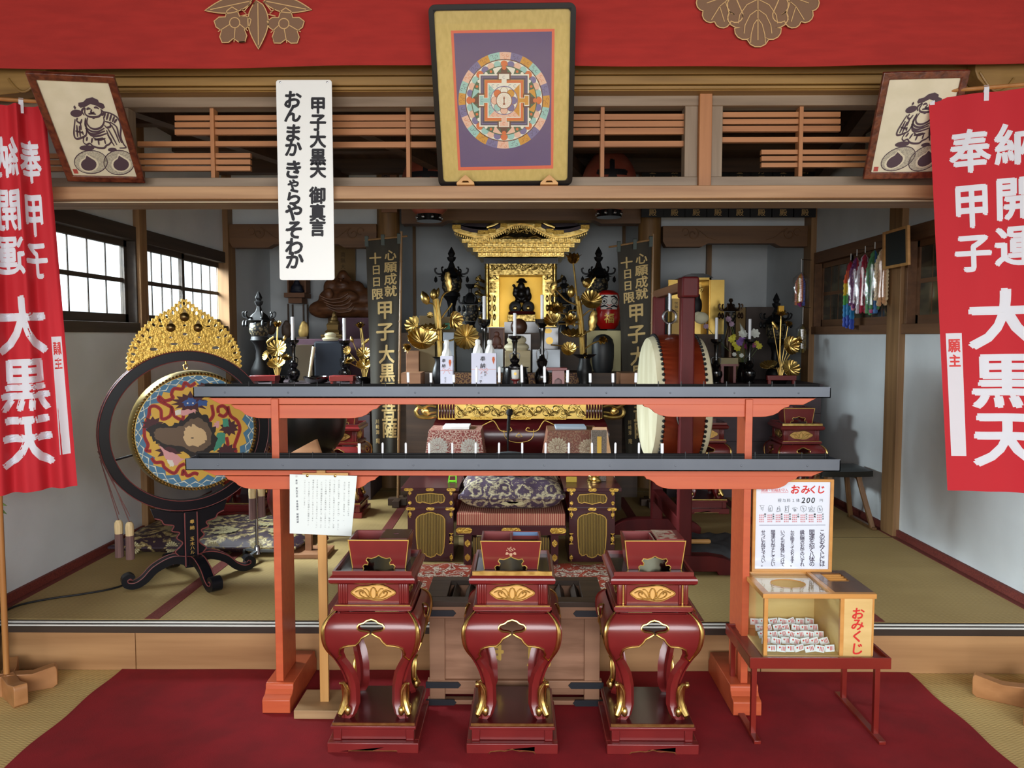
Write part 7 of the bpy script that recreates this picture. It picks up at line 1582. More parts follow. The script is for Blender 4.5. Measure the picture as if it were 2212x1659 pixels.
lantern('tall black iron lantern behind the round red doll, right of the gilded shrine', 1292, 7.3, BIG, M_IRON, (34, 592), T3)
SM = [(11, 614, 't'), (8, 620, 't'), (4, 624, 't'), (4, 632, 't'), (10, 638, 't'), (16, 646, 't'), (18, 655, 't'), (20, 657, 't'), (16, 659, 'f'), (18, 670, 'f'), (18, 682, 'f'), (12, 694, 'f'), (12, 695, 'b'), (9, 702, 'b'), (12, 712, 'b')]
lantern('small black iron lantern with flared cup, left beside the gilded shrine', 1016, 6.86, SM, M_IRON, (24, 655), T3)
lantern('small black iron lantern with pointed flame, behind the right gold lotus', 1218, 6.86, [(0.5, 595, 't'), (6, 606, 't'), (5, 612, 't'), (10, 616, 't'), (4, 624, 't')]+SM[3:], M_IRON, (24, 655), T3)
# ---- candlesticks
def candlestick(label, px, Y, ys, cw, zbase, big=1.0, group='black candlesticks'):
    ctop, cbot, base = ys; x = P(px, 700, Y).x; t = thing('candlestick', label, 'candlestick', (x, Y, zbase), group=group); h_ = zat(cbot, Y)-zbase; k = S(1, Y)*big
    m = MB(); m.lathe([(12*k, zbase+0.001), (12*k, zbase+0.01), (9*k, zbase+0.02), (12*k, zbase+h_*0.10), (15*k, zbase+h_*0.18), (14*k, zbase+h_*0.26), (7*k, zbase+h_*0.33), (10*k, zbase+h_*0.38), (11*k, zbase+h_*0.42), (6*k, zbase+h_*0.46), (4*k, zbase+h_*0.52), (5*k, zbase+h_*0.56), (4*k, zbase+h_*0.60), (5*k, zbase+h_*0.80), (7*k, zbase+h_*0.86), (6*k, zbase+h_*0.88), (13*k, zbase+h_*0.93), (14*k, zbase+h_*0.985), (12*k, zbase+h_*0.975), (3*k, zbase+h_*0.95)], (x, Y, 0), 22); m.build('stick', M_BLACKL, t)
    for s in (-1, 1):
        m = MB(); m.tube(bez([(x+s*4*k, Y, zbase+h_*0.58), (x+s*10*k, Y, zbase+h_*0.55), (x+s*10*k, Y, zbase+h_*0.46), (x+s*7*k, Y, zbase+h_*0.41)], 4), 1.0*k, 6); m.build('handle', M_BLACKL, t)
    c = thing('altar_candle', 'tall white candle in the '+label.replace('black candlestick', 'candlestick'), 'candle', (x, Y, zat(cbot, Y)-0.01), group='altar candles')
    r_ = S(cw/2, Y); m = MB(); m.lathe([(r_, zat(cbot, Y)-0.012), (r_*1.05, zat(ctop, Y)-0.003), (r_*0.8, zat(ctop, Y))], (x, Y, 0), 14); m.build('wax', M_WAX, c)
candlestick('black candlestick left of the gilded shrine', 1046, 6.10, (639, 688, 833), 6.5, TT)
candlestick('black candlestick right of the gilded shrine', 1171, 6.05, (637, 687, 833), 7, TT, 1.12)
candlestick('short black candlestick before the stacked rice cakes', 1112, 5.98, (676, 724, 800), 6.5, TT+0.12)
for lb, px, a, b in (('black candlestick in the left bay beside the left gold lotus', 632, 684, 733), ('black candlestick in the left bay beside the black banner', 743.5, 687, 734)): candlestick(lb, px, 7.0, (a, b, 833), 7, SPZ, 0.95)
for lb, px, a, b in (('black candlestick in the right bay nearest the sideways drum', 1548, 686, 731), ('black candlestick in the right bay among the flowers', 1620, 689, 731)): candlestick(lb, px, 6.88, (a, b, 833), 6, SPZ, 0.95)
# ---- gold lotus arrangements
M_LOTUS = mat('lotus_gold', (214, 184, 112), 0.33, 1.0, (172, 142, 78), (12, 12, 12), 3)
def frame_m(c, nrm, spin=0.0):
    nrm = V(nrm).normalized(); x = V((0, 0, 1)).cross(nrm); x = x.normalized() if x.length > 1e-3 else V((1, 0, 0)); y = nrm.cross(x)
    M = Matrix((x, y, nrm)).transposed().to_4x4(); M.translation = c; return M @ Matrix.Rotation(spin, 4, 'Z')
def lleaf(t, px, py, Y, r, nrm, cup=0.35, fold=0.0, n=14):
    m = MB(); m.T = frame_m(P(px, py, Y), nrm); R0 = S(r, Y)
    def f_(u, v):
        a = 2*pi*u; q = v*R0*(1+0.05*cos(n*a)*v); x, y = q*cos(a), q*sin(a); return V((x*(1-fold*0.7*v*0), y, cup*v*v*R0+0.07*R0*v*cos(n*a)+fold*abs(x/R0)**1.5*R0*0.9))
    m.sheet(f_, 56, 7, 0.0015); m.T = None; return m.build('leaf', M_LOTUS, t, recalc=True)
def lflower(t, px, py, Y, r, up=(0, -0.25, 1), op=0.9, n=7):
    m = MB(); m.T = frame_m(P(px, py, Y), up); R0 = S(r, Y)
    for lay, (k, o_, L_) in enumerate(((n, op, 1.0), (n, op*0.55, 0.95), (5, op*0.25, 0.8))):
        for i in range(k):
            a = 2*pi*(i+0.5*lay)/k
            def f_(u, v, a=a, o_=o_, L_=L_):
                w_ = 0.42*R0*sin(pi*min(1, 0.12+0.88*v)**0.8)*(2*u-1); out = R0*L_*v*sin(o_*(0.5+0.5*v)); z = R0*L_*v*cos(o_*(0.5+0.5*v)); out += 0.25*abs(2*u-1)**2*R0*0.2
                return V((out*cos(a)-w_*sin(a), out*sin(a)+w_*cos(a), z))
            m.sheet(f_, 5, 6)
    m.T = None; return m.build('flower', M_LOTUS, t, recalc=False)
def lbud(t, px, py, Y, w_, h_, tilt=0.0):
    m = MB(); c = P(px, py, Y); m.T = Matrix.Translation(c) @ Matrix.Rotation(tilt, 4, 'Y'); a, b = S(w_, Y)/2, S(h_, Y)/2
    m.lathe([(a*0.3, -b), (a*0.85, -b*0.6), (a, -b*0.1), (a*0.75, b*0.45), (a*0.3, b*0.85), (0.001, b)], (0, 0, 0), 12); m.T = None; return m.build('bud', M_LOTUS, t)
def lroll(t, p0, p1, Y, w_):                         # rolled young leaf
    m = MB(); a, b = P(*p0, Y), P(*p1, Y); n = 9; m.tube([a+(b-a)*(i/n)+V((0.004*sin(i*2), 0, 0)) for i in range(n+1)], [S(w_, Y)*(0.25+0.75*sin(pi*(0.15+0.7*i/n)))*(1+0.12*(i % 2)) for i in range(n+1)], 10, flat=0.6); return m.build('rolled_leaf', M_LOTUS, t)
def lstem(t, pts, Y, r): m = MB(); m.tube(bez([P(*p, Y) for p in pts], 6), r, 8); return m.build('stem', M_LOTUS, t)
def vase(t, px, Y, prof, zb): m = MB(); x = ln(m, Y, prof, px); m.lathe([(S(prof[-1][0], Y), zat(prof[-1][1], Y)), (S(prof[-1][0], Y), zb)], (x, Y, 0), 20); return m.build('vase', M_IRON, t)
LY = 6.0
la = thing('gold_lotus', 'large gold lotus arrangement in a black vase, left of the shrine', 'ornament', (P(947, 800, LY).x, LY, TT), group='gold lotus arrangements')
vase(la, 947, LY, [(14, 771), (9, 774), (7, 782), (11, 794), (14, 806), (13, 818), (9, 828), (13, 833)], TT)
lstem(la, [(950, 775), (948, 740), (944, 700), (940, 660), (937, 635)], LY+0.01, 0.016); lstem(la, [(952, 775), (951, 700), (945, 645)], LY-0.01, 0.012)
for pts, r_ in (([(950, 700), (938, 660), (924, 655)], .006), ([(946, 680), (956, 640), (972, 628)], .008), ([(952, 690), (962, 675), (974, 660), (976, 655)], .006), ([(948, 725), (930, 705), (904, 705)], .007), ([(950, 735), (920, 730)], .007), ([(952, 740), (975, 735), (1002, 725)], .007), ([(940, 745), (910, 738), (888, 742)], .006)): lstem(la, pts, LY, r_)
lbud(la, 918, 643, LY, 19, 31, -0.4); lbud(la, 937, 635, LY, 17, 24, 0.1); lbud(la, 944, 634, LY+0.02, 12, 26, 0.3)
lroll(la, (966, 588), (972, 628), LY, 7); lleaf(la, 929, 681, LY-0.04, 7, (0.1, -1, 0.2), 0.2, 0, 8)
lleaf(la, 977, 690, LY-0.03, 19, (0.7, -0.7, -0.15), 0.3, 0.5); lleaf(la, 897, 704, LY, 20, (-0.55, -0.75, 0.3), 0.3, 0.3); lleaf(la, 912, 740, LY-0.08, 31, (0.1, -0.75, 0.65), 0.45, 0.25, 16)
lleaf(la, 938, 713, LY-0.02, 29, (0, -0.22, 1), 0.28, 0, 16); lleaf(la, 1006, 728, LY-0.03, 27, (0.25, -0.95, 0.1), 0.22, 0.1, 18); lflower(la, 886, 748, LY, 17, (-0.8, -0.4, -0.3), 0.8, 5)
lb = thing('gold_lotus', 'large gold lotus arrangement in a black vase, right of the shrine', 'ornament', (P(1260, 800, LY).x, LY, TT), group='gold lotus arrangements')
vase(lb, 1263, LY, [(26, 765), (22, 768), (12, 774), (12, 782), (16, 796), (17, 808), (12, 822), (15, 833)], TT)
lstem(lb, [(1258, 770), (1255, 720), (1250, 670), (1246, 640)], LY+0.01, 0.018); lstem(lb, [(1262, 770), (1258, 700), (1252, 650)], LY-0.01, 0.012)
for pts, r_ in (([(1246, 645), (1242, 600), (1238, 568)], .007), ([(1250, 660), (1225, 650), (1205, 630), (1198, 622)], .007), ([(1250, 650), (1240, 640)], .006), ([(1252, 650), (1265, 630), (1270, 618)], .006), ([(1254, 660), (1270, 645)], .006), ([(1252, 690), (1230, 680), (1205, 676)], .006), ([(1254, 700), (1228, 700), (1205, 700)], .006), ([(1256, 685), (1275, 670), (1284, 672)], .006), ([(1250, 750), (1225, 748), (1190, 745)], .006), ([(1262, 755), (1280, 742), (1300, 735)], .006), ([(1256, 720), (1275, 715), (1282, 705)], .006), ([(1246, 670), (1230, 672), (1228, 685)], .006)): lstem(lb, pts, LY, r_)
lflower(lb, 1238, 569, LY, 26, (0, -0.2, 1), 0.75); lroll(lb, (1192, 634), (1199, 608), LY, 7); lbud(lb, 1234, 629, LY, 18, 27, 0.1); lbud(lb, 1268, 610, LY, 20, 22, 0.5); lroll(lb, (1286, 598), (1272, 622), LY, 3)
lleaf(lb, 1276, 651, LY-0.02, 23, (0.1, -0.85, 0.5), 0.3, 0.1, 18); lflower(lb, 1201, 672, LY, 23, (0, -0.6, 0.8), 1.2); lleaf(lb, 1197, 697, LY-0.02, 19, (-0.3, -0.6, 0.7), 0.45, 0.3); lflower(lb, 1232, 692, LY-0.03, 18, (0, -0.9, 0.4), 1.4, 6)
lroll(lb, (1283, 672), (1278, 714), LY, 9); lleaf(lb, 1240, 727, LY-0.03, 27, (0, -0.3, 1), 0.35, 0, 16); lleaf(lb, 1229, 756, LY-0.06, 16, (-0.1, -0.8, 0.4), 0.4, 0.2); lflower(lb, 1300, 728, LY, 18, (0.3, -0.3, -0.9), 0.8, 5); lflower(lb, 1262, 765, LY-0.05, 10, (0.3, -0.8, -0.3), 0.7, 4)
def small_lotus(label, Y, zb, px, py0, spec):
    t = thing('gold_lotus', label, 'ornament', (P(px, py0, Y).x, Y, zb), group='gold lotus arrangements')
    m = MB(); x = P(px, py0, Y).x; m.lathe([(0.05, zb+0.001), (0.055, zb+0.02), (0.085, zb+0.05), (0.08, zat(py0, Y)), (0.06, zat(py0, Y)-0.01)], (x, Y, 0), 18); m.build('pot', M_BLACKL, t)
    lstem(t, [(px, py0+2), (px-1, py0-60), spec['top']], Y, 0.008)
    for k in (-8, -4, 4, 8): lstem(t, [(px+k*0.4, py0+2), (px+k, py0-18)], Y, 0.005)
    for k, a in spec['items']:
        lstem(t, [(px, py0-8-abs(a[0]-px)*0.2), ((px+a[0])/2, (py0-20+a[1])/2+4), (a[0], a[1])], Y+0.005, 0.004)
        {'leaf': lambda a: lleaf(t, a[0], a[1], Y-0.03, a[2], a[3], 0.3, 0.1, 16), 'flower': lambda a: lflower(t, a[0], a[1], Y, a[2], a[3], a[4] if len(a) > 4 else 0.9), 'bud': lambda a: lbud(t, a[0], a[1], Y, a[2], a[3], a[4]), 'roll': lambda a: lroll(t, (a[0], a[1]), (a[2], a[3]), Y, a[4])}[k](a)
    return t
small_lotus('small gold lotus arrangement at the far left of the side altar', 6.86, SPZ, 599, 812, dict(top=(600, 704), items=[('flower', (600, 706, 15, (0, -0.2, 1), 0.9)), ('leaf', (599, 755, 20, (0.1, -0.85, 0.5))), ('leaf', (598, 789, 19, (0, -0.55, 0.85))), ('leaf', (577, 768, 11, (-0.6, -0.7, 0.3))), ('bud', (615, 730, 8, 13, 0.2)), ('roll', (576, 740, 592, 727, 3)), ('flower', (618, 777, 14, (0.2, -0.5, 0.8), 1.1))]))
small_lotus('small gold lotus arrangement beside the left black banner', 6.80, SPZ, 788, 813, dict(top=(780, 702), items=[('flower', (778, 708, 15, (0, -0.2, 1), 1.1)), ('leaf', (786, 765, 15, (0.1, -0.85, 0.5))), ('leaf', (788, 791, 18, (0, -0.55, 0.85))), ('leaf', (752, 758, 10, (-0.4, -0.8, 0.3))), ('flower', (756, 784, 15, (-0.2, -0.4, 0.8), 1.2)), ('bud', (760, 733, 8, 14, -0.3)), ('roll', (782, 745, 802, 728, 3)), ('leaf', (812, 773, 15, (0.7, -0.7, 0.1)))]))
small_lotus('gold lotus arrangement at the far right of the side altar', 6.80, SPZ, 1686, 812, dict(top=(1687, 690), items=[('flower', (1687, 682, 16, (0, -0.3, 1), 1.3)), ('leaf', (1705, 747, 20, (0.3, -0.9, 0.2))), ('leaf', (1706, 798, 20, (0.2, -0.9, 0.3))), ('leaf', (1661, 792, 18, (-0.3, -0.4, 0.9))), ('flower', (1722, 738, 14, (0.6, -0.4, 0.6), 1.1)), ('flower', (1702, 704, 13, (0.2, -0.3, 1), 1.0)), ('roll', (1668, 695, 1680, 712, 4)), ('leaf', (1722, 735, 10, (0.6, -0.6, -0.2)))]))
m = MB(); e = P(1687, 668, 6.8); m.box(e.x-0.022, e.x+0.022, 6.78, 6.82, e.z-0.035, e.z+0.03); tagit(m.build('gold_box_candle', mat('amber_gold', (206, 156, 50), 0.4, 0.4), bev=0.002), 'small square amber box on top of the far right gold lotus', 'ornament')
# ---- daruma doll
dy_ = 6.95; dm = thing('daruma_doll', 'round red wishing doll with a white bearded face, right of the shrine', 'doll', (P(1313, 670, dy_).x, dy_, T3)); dxx = P(1313, 670, dy_).x
m = MB(); zz = zat(711, dy_); m.lathe([(S(16, dy_), zz), (S(24, dy_), zat(700, dy_)), (S(27, dy_), zat(683, dy_)), (S(25.5, dy_), zat(667, dy_)), (S(23.5, dy_), zat(655, dy_)), (S(25, dy_), zat(644, dy_)), (S(22, dy_), zat(634, dy_)), (S(13, dy_), zat(628, dy_)), (0.002, zat(626.5, dy_))], (dxx, dy_, 0), 36); m.build('body', mat('doll_red', (184, 22, 16), 0.3, coat=0.3), dm)
def dsurf(px, py, lift):
    r_ = S(sinterp([(626, 3), (630, 16), (634, 22), (644, 25), (655, 23.5), (667, 25.5), (683, 27), (700, 24), (711, 16)], py), dy_); x = S(px-1313, dy_); x = max(-r_*0.98, min(r_*0.98, x)); return V((dxx+x, dy_-sqrt(max(r_*r_-x*x, 0))-lift, zat(py, dy_)))
m = MB(); m.m = 0; m.sheet(lambda u, v: dsurf(1313+(2*u-1)*(13+7.5*sin(pi*min(1, 0.2+v*0.62))), 638+31*v, 0.003+0.004*sin(pi*u)), 14, 12); ds_ = lambda a, b, n=0.0: dsurf(a, b, 0.012+n)
for s in (-1, 1):
    m.m = 1; m.stroke(ds_, [(1313+s*3, 643), (1313+s*10, 641), (1313+s*17, 646), (1313+s*19, 651)], [2, 4, 3, 1]); m.disc(ds_, 1313+s*10.5, 652, 6.0, None, 16, 0.001); m.stroke(ds_, [(1313+s*3, 664), (1313+s*10, 661), (1313+s*18, 664), (1313+s*22, 661)], [2, 4, 3, 1])
    m.m = 0; m.disc(ds_, 1313+s*10.5, 652, 4.9, None, 16, 0.002)
    m.m = 2; m.stroke(ds_, [(1313+s*16, 658), (1313+s*20, 664), (1313+s*17, 668)], 1.5, 0.001)
m.m = 1; m.disc(ds_, 1302.5, 652, 2.6, None, 12, 0.003); m.stroke(ds_, [(1307, 668), (1313, 667), (1319, 668)], 2.0, 0.001); m.m = 2; m.stroke(ds_, [(1308, 659), (1313, 661), (1318, 659)], 1.6, 0.001); m.stroke(ds_, [(1309, 665), (1317, 665)], 1.4, 0.001)
m.m = 3; m.char(ds_, '福', 1313, 688, 22, -22, off=0.03, n=0.004)
m.build('painted_face', [mat('doll_white', (228, 224, 214), 0.5), M_INK, mat('doll_line_red', (190, 60, 40), 0.5), M_GOLDP], dm, recalc=False)
# ---- wrapped sake bottles
def wrap_text(m, f_, px, py, big=1.0): pass
def bottles(label, Y, x0, x1, ytop, necks, txt):
    xc = P((x0+x1)/2, 800, Y).x; t = thing('wrapped_sake', label, 'bottle', (xc, Y, TT), group='wrapped sake offerings'); r_ = R(x0, ytop, x1, 832, Y-0.05); m = MB(); m.m = 0
    m.box(r_[0], r_[1], Y-0.05, Y+0.05, TT+0.001, r_[3]); f_ = PF(Y-0.0505); m.m = 1
    for ch, px, py, w_ in txt: m.char(f_, ch, px, py, w_, -w_, off=0.02 if w_ > 6 else 0.0, n=0.0006, shear=0.08)
    m.m = 2; cx_ = (x0+x1)/2; m.stroke(f_, [(x0, (ytop+832)/2), (x1, (ytop+832)/2)], 0.7, 0.0005)
    for s in (-1, 1): m.stroke(f_, [(cx_, 801), (cx_+s*7, 795), (cx_+s*9, 800), (cx_+s*3, 802), (cx_+s*8, 808)], 1.0, 0.0007)
    m.m = 3; m.fprism([(x1-8, ytop+8), (x1-4, ytop+8), (x1-3, ytop+14), (x1-6, ytop+24), (x1-9, ytop+14)], f_, 0.0007, None)
    m.build('gift_wrap', [mat('wrap_paper', (222, 222, 240), 0.6), M_INK, mat('ribbon_pink', (226, 156, 150), 0.6), mat('ornament_orange', (206, 96, 50), 0.6)], t, recalc=False)
    for px, py in necks:
        x = P(px, 750, Y).x; m = MB(); vs_ = []; n = 16
        for rr_, y, tw in ((11, ytop+1, 0), (9, ytop-8, 0.3), (4.5, ytop-18, 0.5), (4.2, py+12, 0.6), (5.2, py+8, 0.7), (5, py+2, 0.8), (3, py, 0.9)):
            for k in range(n): a = 2*pi*k/n+tw; q_ = S(rr_*(1+0.12*(k % 2)), Y); vs_.append((x+q_*cos(a), Y+q_*sin(a), zat(y, Y)))
        m.add(vs_, [(j*n+k, j*n+(k+1) % n, (j+1)*n+(k+1) % n, (j+1)*n+k) for j in range(6) for k in range(n)]+[tuple(6*n+k for k in range(n))]); m.build('twisted_top', M_WHITE, t, ang=20)
bottles('single wrapped sake bottle with congratulatory paper on the altar table', 5.855, 951, 978, 769, [(965, 734)], [('奉', 958.5, 779, 8.5), ('納', 958.5, 790, 8.5), ('田', 962, 816, 4), ('玉', 962, 820, 4), ('夫', 962, 824.5, 4)])
bottles('pair of sake bottles in one congratulatory wrapper on the altar table', 5.855, 1018, 1072, 763, [(1032, 733), (1058, 734)], [('奉', 1043, 775, 12), ('納', 1043, 790, 12), ('朝', 1048, 804, 5.5), ('泉', 1048, 810, 5.5), ('サ', 1040, 806, 5), ('ニ', 1040, 815, 6), ('子', 1038, 824, 7)])
# ---- censer, cup, stands, boxes, mochi, framed carving
cn = thing('censer', 'round glossy black censer at the centre of the altar table', 'censer', (P(1113, 810, 6.02).x, 6.02, TT)); m = MB(); x = P(1113, 810, 6.02).x
m.lathe([(S(14, 6), TT+0.001), (S(18, 6), TT+0.012), (S(29, 6), TT+0.05), (S(30, 6), TT+0.08), (S(25, 6), zat(795, 6)), (S(30, 6), zat(794, 6)), (S(30, 6), zat(792.5, 6)), (S(24, 6), zat(793, 6)), (S(22, 6), TT+0.05)], (x, 6.02, 0), 32); m.build('pot', M_BLACKL, cn)
cu = thing('white_cup', 'white cup with a gold crest on a red stand before the black censer', 'cup', (P(1113, 810, 5.86).x, 5.86, TT)); x = P(1113, 810, 5.86).x; m = MB(); m.lathe([(S(7, 5.86), zat(818, 5.86)), (S(8.5, 5.86), zat(814, 5.86)), (S(9, 5.86), zat(799, 5.86)), (S(8.6, 5.86), zat(799, 5.86)), (S(7, 5.86), zat(815, 5.86))], (x, 5.86, 0), 20); m.build('cup', mat('porcelain', (226, 226, 220), 0.25), cu)
m = MB(); m.disc(lambda a, b, n=0.0: V((x+a, 5.86-S(9.2, 5.86)-0.001, zat(807, 5.86)+b)), 0, 0, 0.011, None, 10); m.build('gold_crest', M_GOLDP, cu)
m = MB(); m.lathe([(S(9, 5.86), TT+0.001), (S(4, 5.86), TT+0.012), (S(4, 5.86), zat(824, 5.86)), (S(11, 5.86), zat(820, 5.86)), (S(11, 5.86), zat(818.5, 5.86))], (x, 5.86, 0), 20); m.build('red_stand', M_REDL, cu)
rs_ = thing('offering_stand', 'small red lacquer offering stand with a round hole on the altar table', 'stand', (P(1203, 815, 5.85).x, 5.86, TT)); r_ = R(1193, 800, 1219, 832, 5.82)
m = MB(); hc = [((r_[0]+r_[1])/2+0.030*cos(a)*(1 if sin(a) < .7 else .8), (TT+r_[3])/2+0.032*sin(a)) for a in [2*pi*i/20 for i in range(20)]]; m.prism([(r_[0], TT+0.001), (r_[1], TT+0.001), (r_[1], r_[3]), (r_[0], r_[3])], 5.82, 5.826, 'xz', [hc]); m.box(r_[0], r_[0]+0.006, 5.826, 5.90, TT+0.001, r_[3]); m.box(r_[1]-0.006, r_[1], 5.826, 5.90, TT+0.001, r_[3]); m.box(r_[0], r_[1], 5.894, 5.90, TT+0.001, r_[3]); m.build('pedestal_box', mat('pink_grey_lacquer', (150, 96, 96), 0.3, coat=0.3), rs_)
r_ = R(1181, 794, 1225, 800, 5.82); m = MB(); m.box(r_[0], r_[1], 5.79, 5.93, r_[2], r_[3]); m.build('tray', M_REDL, rs_, bev=0.003)
mo = thing('rice_cakes', 'two stacked white round rice cakes on a pale wooden stand', 'rice cakes', (P(1115, 745, 6.35).x, 6.35, T2)); x = P(1116, 745, 6.35).x; M_MOCHI = mat('mochi', (206, 196, 162), 0.6)
for nm, w_, y1, y0 in (('lower_cake', 27, 757, 740), ('upper_cake', 21, 741, 725)):
    m = MB(); a, b = zat(y1, 6.35), zat(y0, 6.35); m.lathe([(S(w_*0.86, 6.35), a), (S(w_, 6.35), a+(b-a)*0.35), (S(w_*0.95, 6.35), a+(b-a)*0.65), (S(w_*0.7, 6.35), b-0.005), (S(w_*0.3, 6.35), b)], (x, 6.35, 0), 32); m.build(nm, M_MOCHI, mo)
r_ = R(1091, 757, 1146, 806, 6.30); m = MB(); m.box(r_[0], r_[1], 6.26, 6.46, T2+0.005, r_[3]); m.build('wooden_stand', mat('pale_stand', (196, 180, 140), 0.6, 0, (178, 160, 120), (3, 3, 20)), mo, bev=0.003)
def tbox(name, label, cat, px0, py0, px1, py1, Y, d, zb, mt, group=None): r_ = R(px0, py0, px1, py1, Y); return smallbox(name, label, cat, r_[0], r_[1], Y, Y+d, zb+0.001, r_[3], mt, group)
M_SILV = mat('silver_grey', (176, 184, 192), 0.4, 0.2)
tbox('gift_box', 'silver-white gift box right of the stacked rice cakes', 'box', 1150, 755, 1210, 800, 6.30, 0.1, T2, M_SILV); tbox('gift_box', 'silver-white gift box left of the stacked rice cakes', 'box', 1062, 754, 1087, 800, 6.32, 0.1, T2, M_SILV)
fc_ = thing('framed_carving', 'small framed brown wood carving beside the stacked rice cakes', 'picture', (P(1073, 730, 6.42).x, 6.44, T2)); r_ = R(1056, 708, 1090, 757, 6.42)
m = MB(); m.prism([(r_[0], T2+0.002), (r_[1], T2+0.002), (r_[1], r_[3]), (r_[0], r_[3])], 6.42, 6.445, 'xz', [[(r_[0]+0.012, T2+0.014), (r_[1]-0.012, T2+0.014), (r_[1]-0.012, r_[3]-0.012), (r_[0]+0.012, r_[3]-0.012)]]); m.build('frame', wood('frame_brown', (86, 54, 36), (110, 72, 48), 'z'), fc_)
m = MB(); m.box(r_[0]+0.01, r_[1]-0.01, 6.435, 6.443, T2+0.012, r_[3]-0.01); blobs(m, 6.43, [(1073, 737, 10, 12, .3), (1073, 722, 6, 6, .4), (1068, 748, 6, 5, .4), (1080, 748, 6, 5, .4)], 10); m.build('carving', mat('carving_brown', (84, 44, 28), 0.5), fc_)
wd = thing('wooden_fish_drum', 'round brown wooden fish drum below the black statue', 'drum', (P(1121, 706, 6.6).x, 6.6, T2)); m = MB(); blobs(m, 6.6, [(1121, 706, 18, 18, .9)], 20); m.build('body', mat('mokugyo_wood', (78, 48, 32), 0.4), wd); m = MB(); r_ = R(1098, 722, 1146, 805, 6.6); m.box(r_[0], r_[1], 6.52, 6.70, T2+0.006, r_[3]); m.build('stand', M_BLACKL, wd)
jr = thing('black_jar', 'tall round-shouldered black jar right of the right gold lotus', 'jar', (P(1302, 780, 6.35).x, 6.35, T2)); m = MB(); ln(m, 6.35, [(18, 804.4), (22, 795), (24, 770), (24, 745), (21, 733), (13, 725), (4, 722), (0.5, 722)], 1302, seg=28); m.build('jar', mat('jar_black', (24, 26, 28), 0.5), jr)
tbox('gold_card', 'pale gold card panel behind the black jar', 'card', 1268, 714, 1341, 806, 6.55, 0.01, T2, mat('pale_gold_card', (186, 176, 128), 0.6)); tbox('brown_box', 'brown paper box behind the large left gold lotus', 'box', 906, 682, 940, 806, 6.45, 0.12, T2, mat('kraft', (126, 108, 76), 0.8)); tbox('brown_box', 'brown paper box with a green label behind the left gold lotus stem', 'box', 942, 684, 984, 806, 6.50, 0.12, T2, MATS['kraft'])
tbox('green_label_card', 'small green label card on the brown paper box', 'card', 958, 698, 972, 712, 6.49, 0.004, zat(712, 6.49), mat('label_green', (70, 140, 110), 0.6)); r_ = R(958, 697, 972, 712, 6.49)
tbox('wooden_box', 'small wooden drawer box left of the brown paper boxes', 'box', 877, 758, 905, 806, 6.40, 0.15, T2, M_BROWNW); tbox('white_card', 'white card standing behind the single sake bottle', 'card', 958, 718, 981, 806, 6.38, 0.006, T2, mat('pale_card', (190, 198, 208), 0.6)); tbox('dark_box', 'tall dark green box behind the pair of sake bottles', 'box', 986, 748, 1020, 806, 6.40, 0.2, T2, mat('dark_green_box', (22, 34, 34), 0.4))
hb_ = thing('black_case', 'black lacquer case with a gold crest right of the shrine plinth', 'box', (P(1190, 730, 6.55).x, 6.6, T2)); r_ = R(1174, 708, 1206, 806, 6.5); m = MB(); m.box(r_[0], r_[1], 6.5, 6.68, T2+0.005, r_[3]); m.build('case', M_BLACKL, hb_, bev=0.002)
m = MB(); f_ = lambda a, b, n=0.0: V((a, 6.499-n, b)); e = P(1187, 736, 6.5); m.disc(f_, e.x, e.z, S(8, 6.5), None, 16); e = P(1184, 715, 6.5); fitting(m, f_, e.x, e.z, S(16, 6.5), S(10, 6.5)); m.build('gold_crest', M_GOLDP, hb_)
for i, px in enumerate((887, 1352)):                 # scroll ends lying on the altar
    Y = 5.86; e = P(px, 822 if not i else 826, Y-0.03); t = thing('scroll', 'rolled scroll with a gold end knob lying at the %s end of the altar' % ('left', 'right')[i], 'scroll', (e.x, Y, TT), group='rolled scrolls'); m = MB(); d = V((0.14 if not i else -0.14, 0.03, 0.0)); z = TT+0.036
    m.tube([V((e.x, Y, z)), V((e.x, Y, z))+d], 0.03, 14); m.build('roll', mat('scroll_cloth', (70, 52, 40), 0.7), t); m = MB(); m.tube([V((e.x, Y, z))-d*0.12, V((e.x, Y, z))], 0.026, 14); m.build('end_knob', mat('ivory_gold', (226, 196, 110), 0.35, 0.4), t)
r_ = R(874, 806, 950, 848, 5.98)
for x0, x1, lb in ((r_[0]-0.02, r_[0]+0.13, 'left'), (P(1342, 800, 5.9).x, P(1385, 800, 5.9).x, 'right')): o = MB().box(x0, x1, 5.93, 6.2, TT+0.001, zat(806, 5.93)).build('low_box', M_BROWNW); tagit(o, 'low brown wood-grained box at the %s end of the altar table' % lb, 'box')
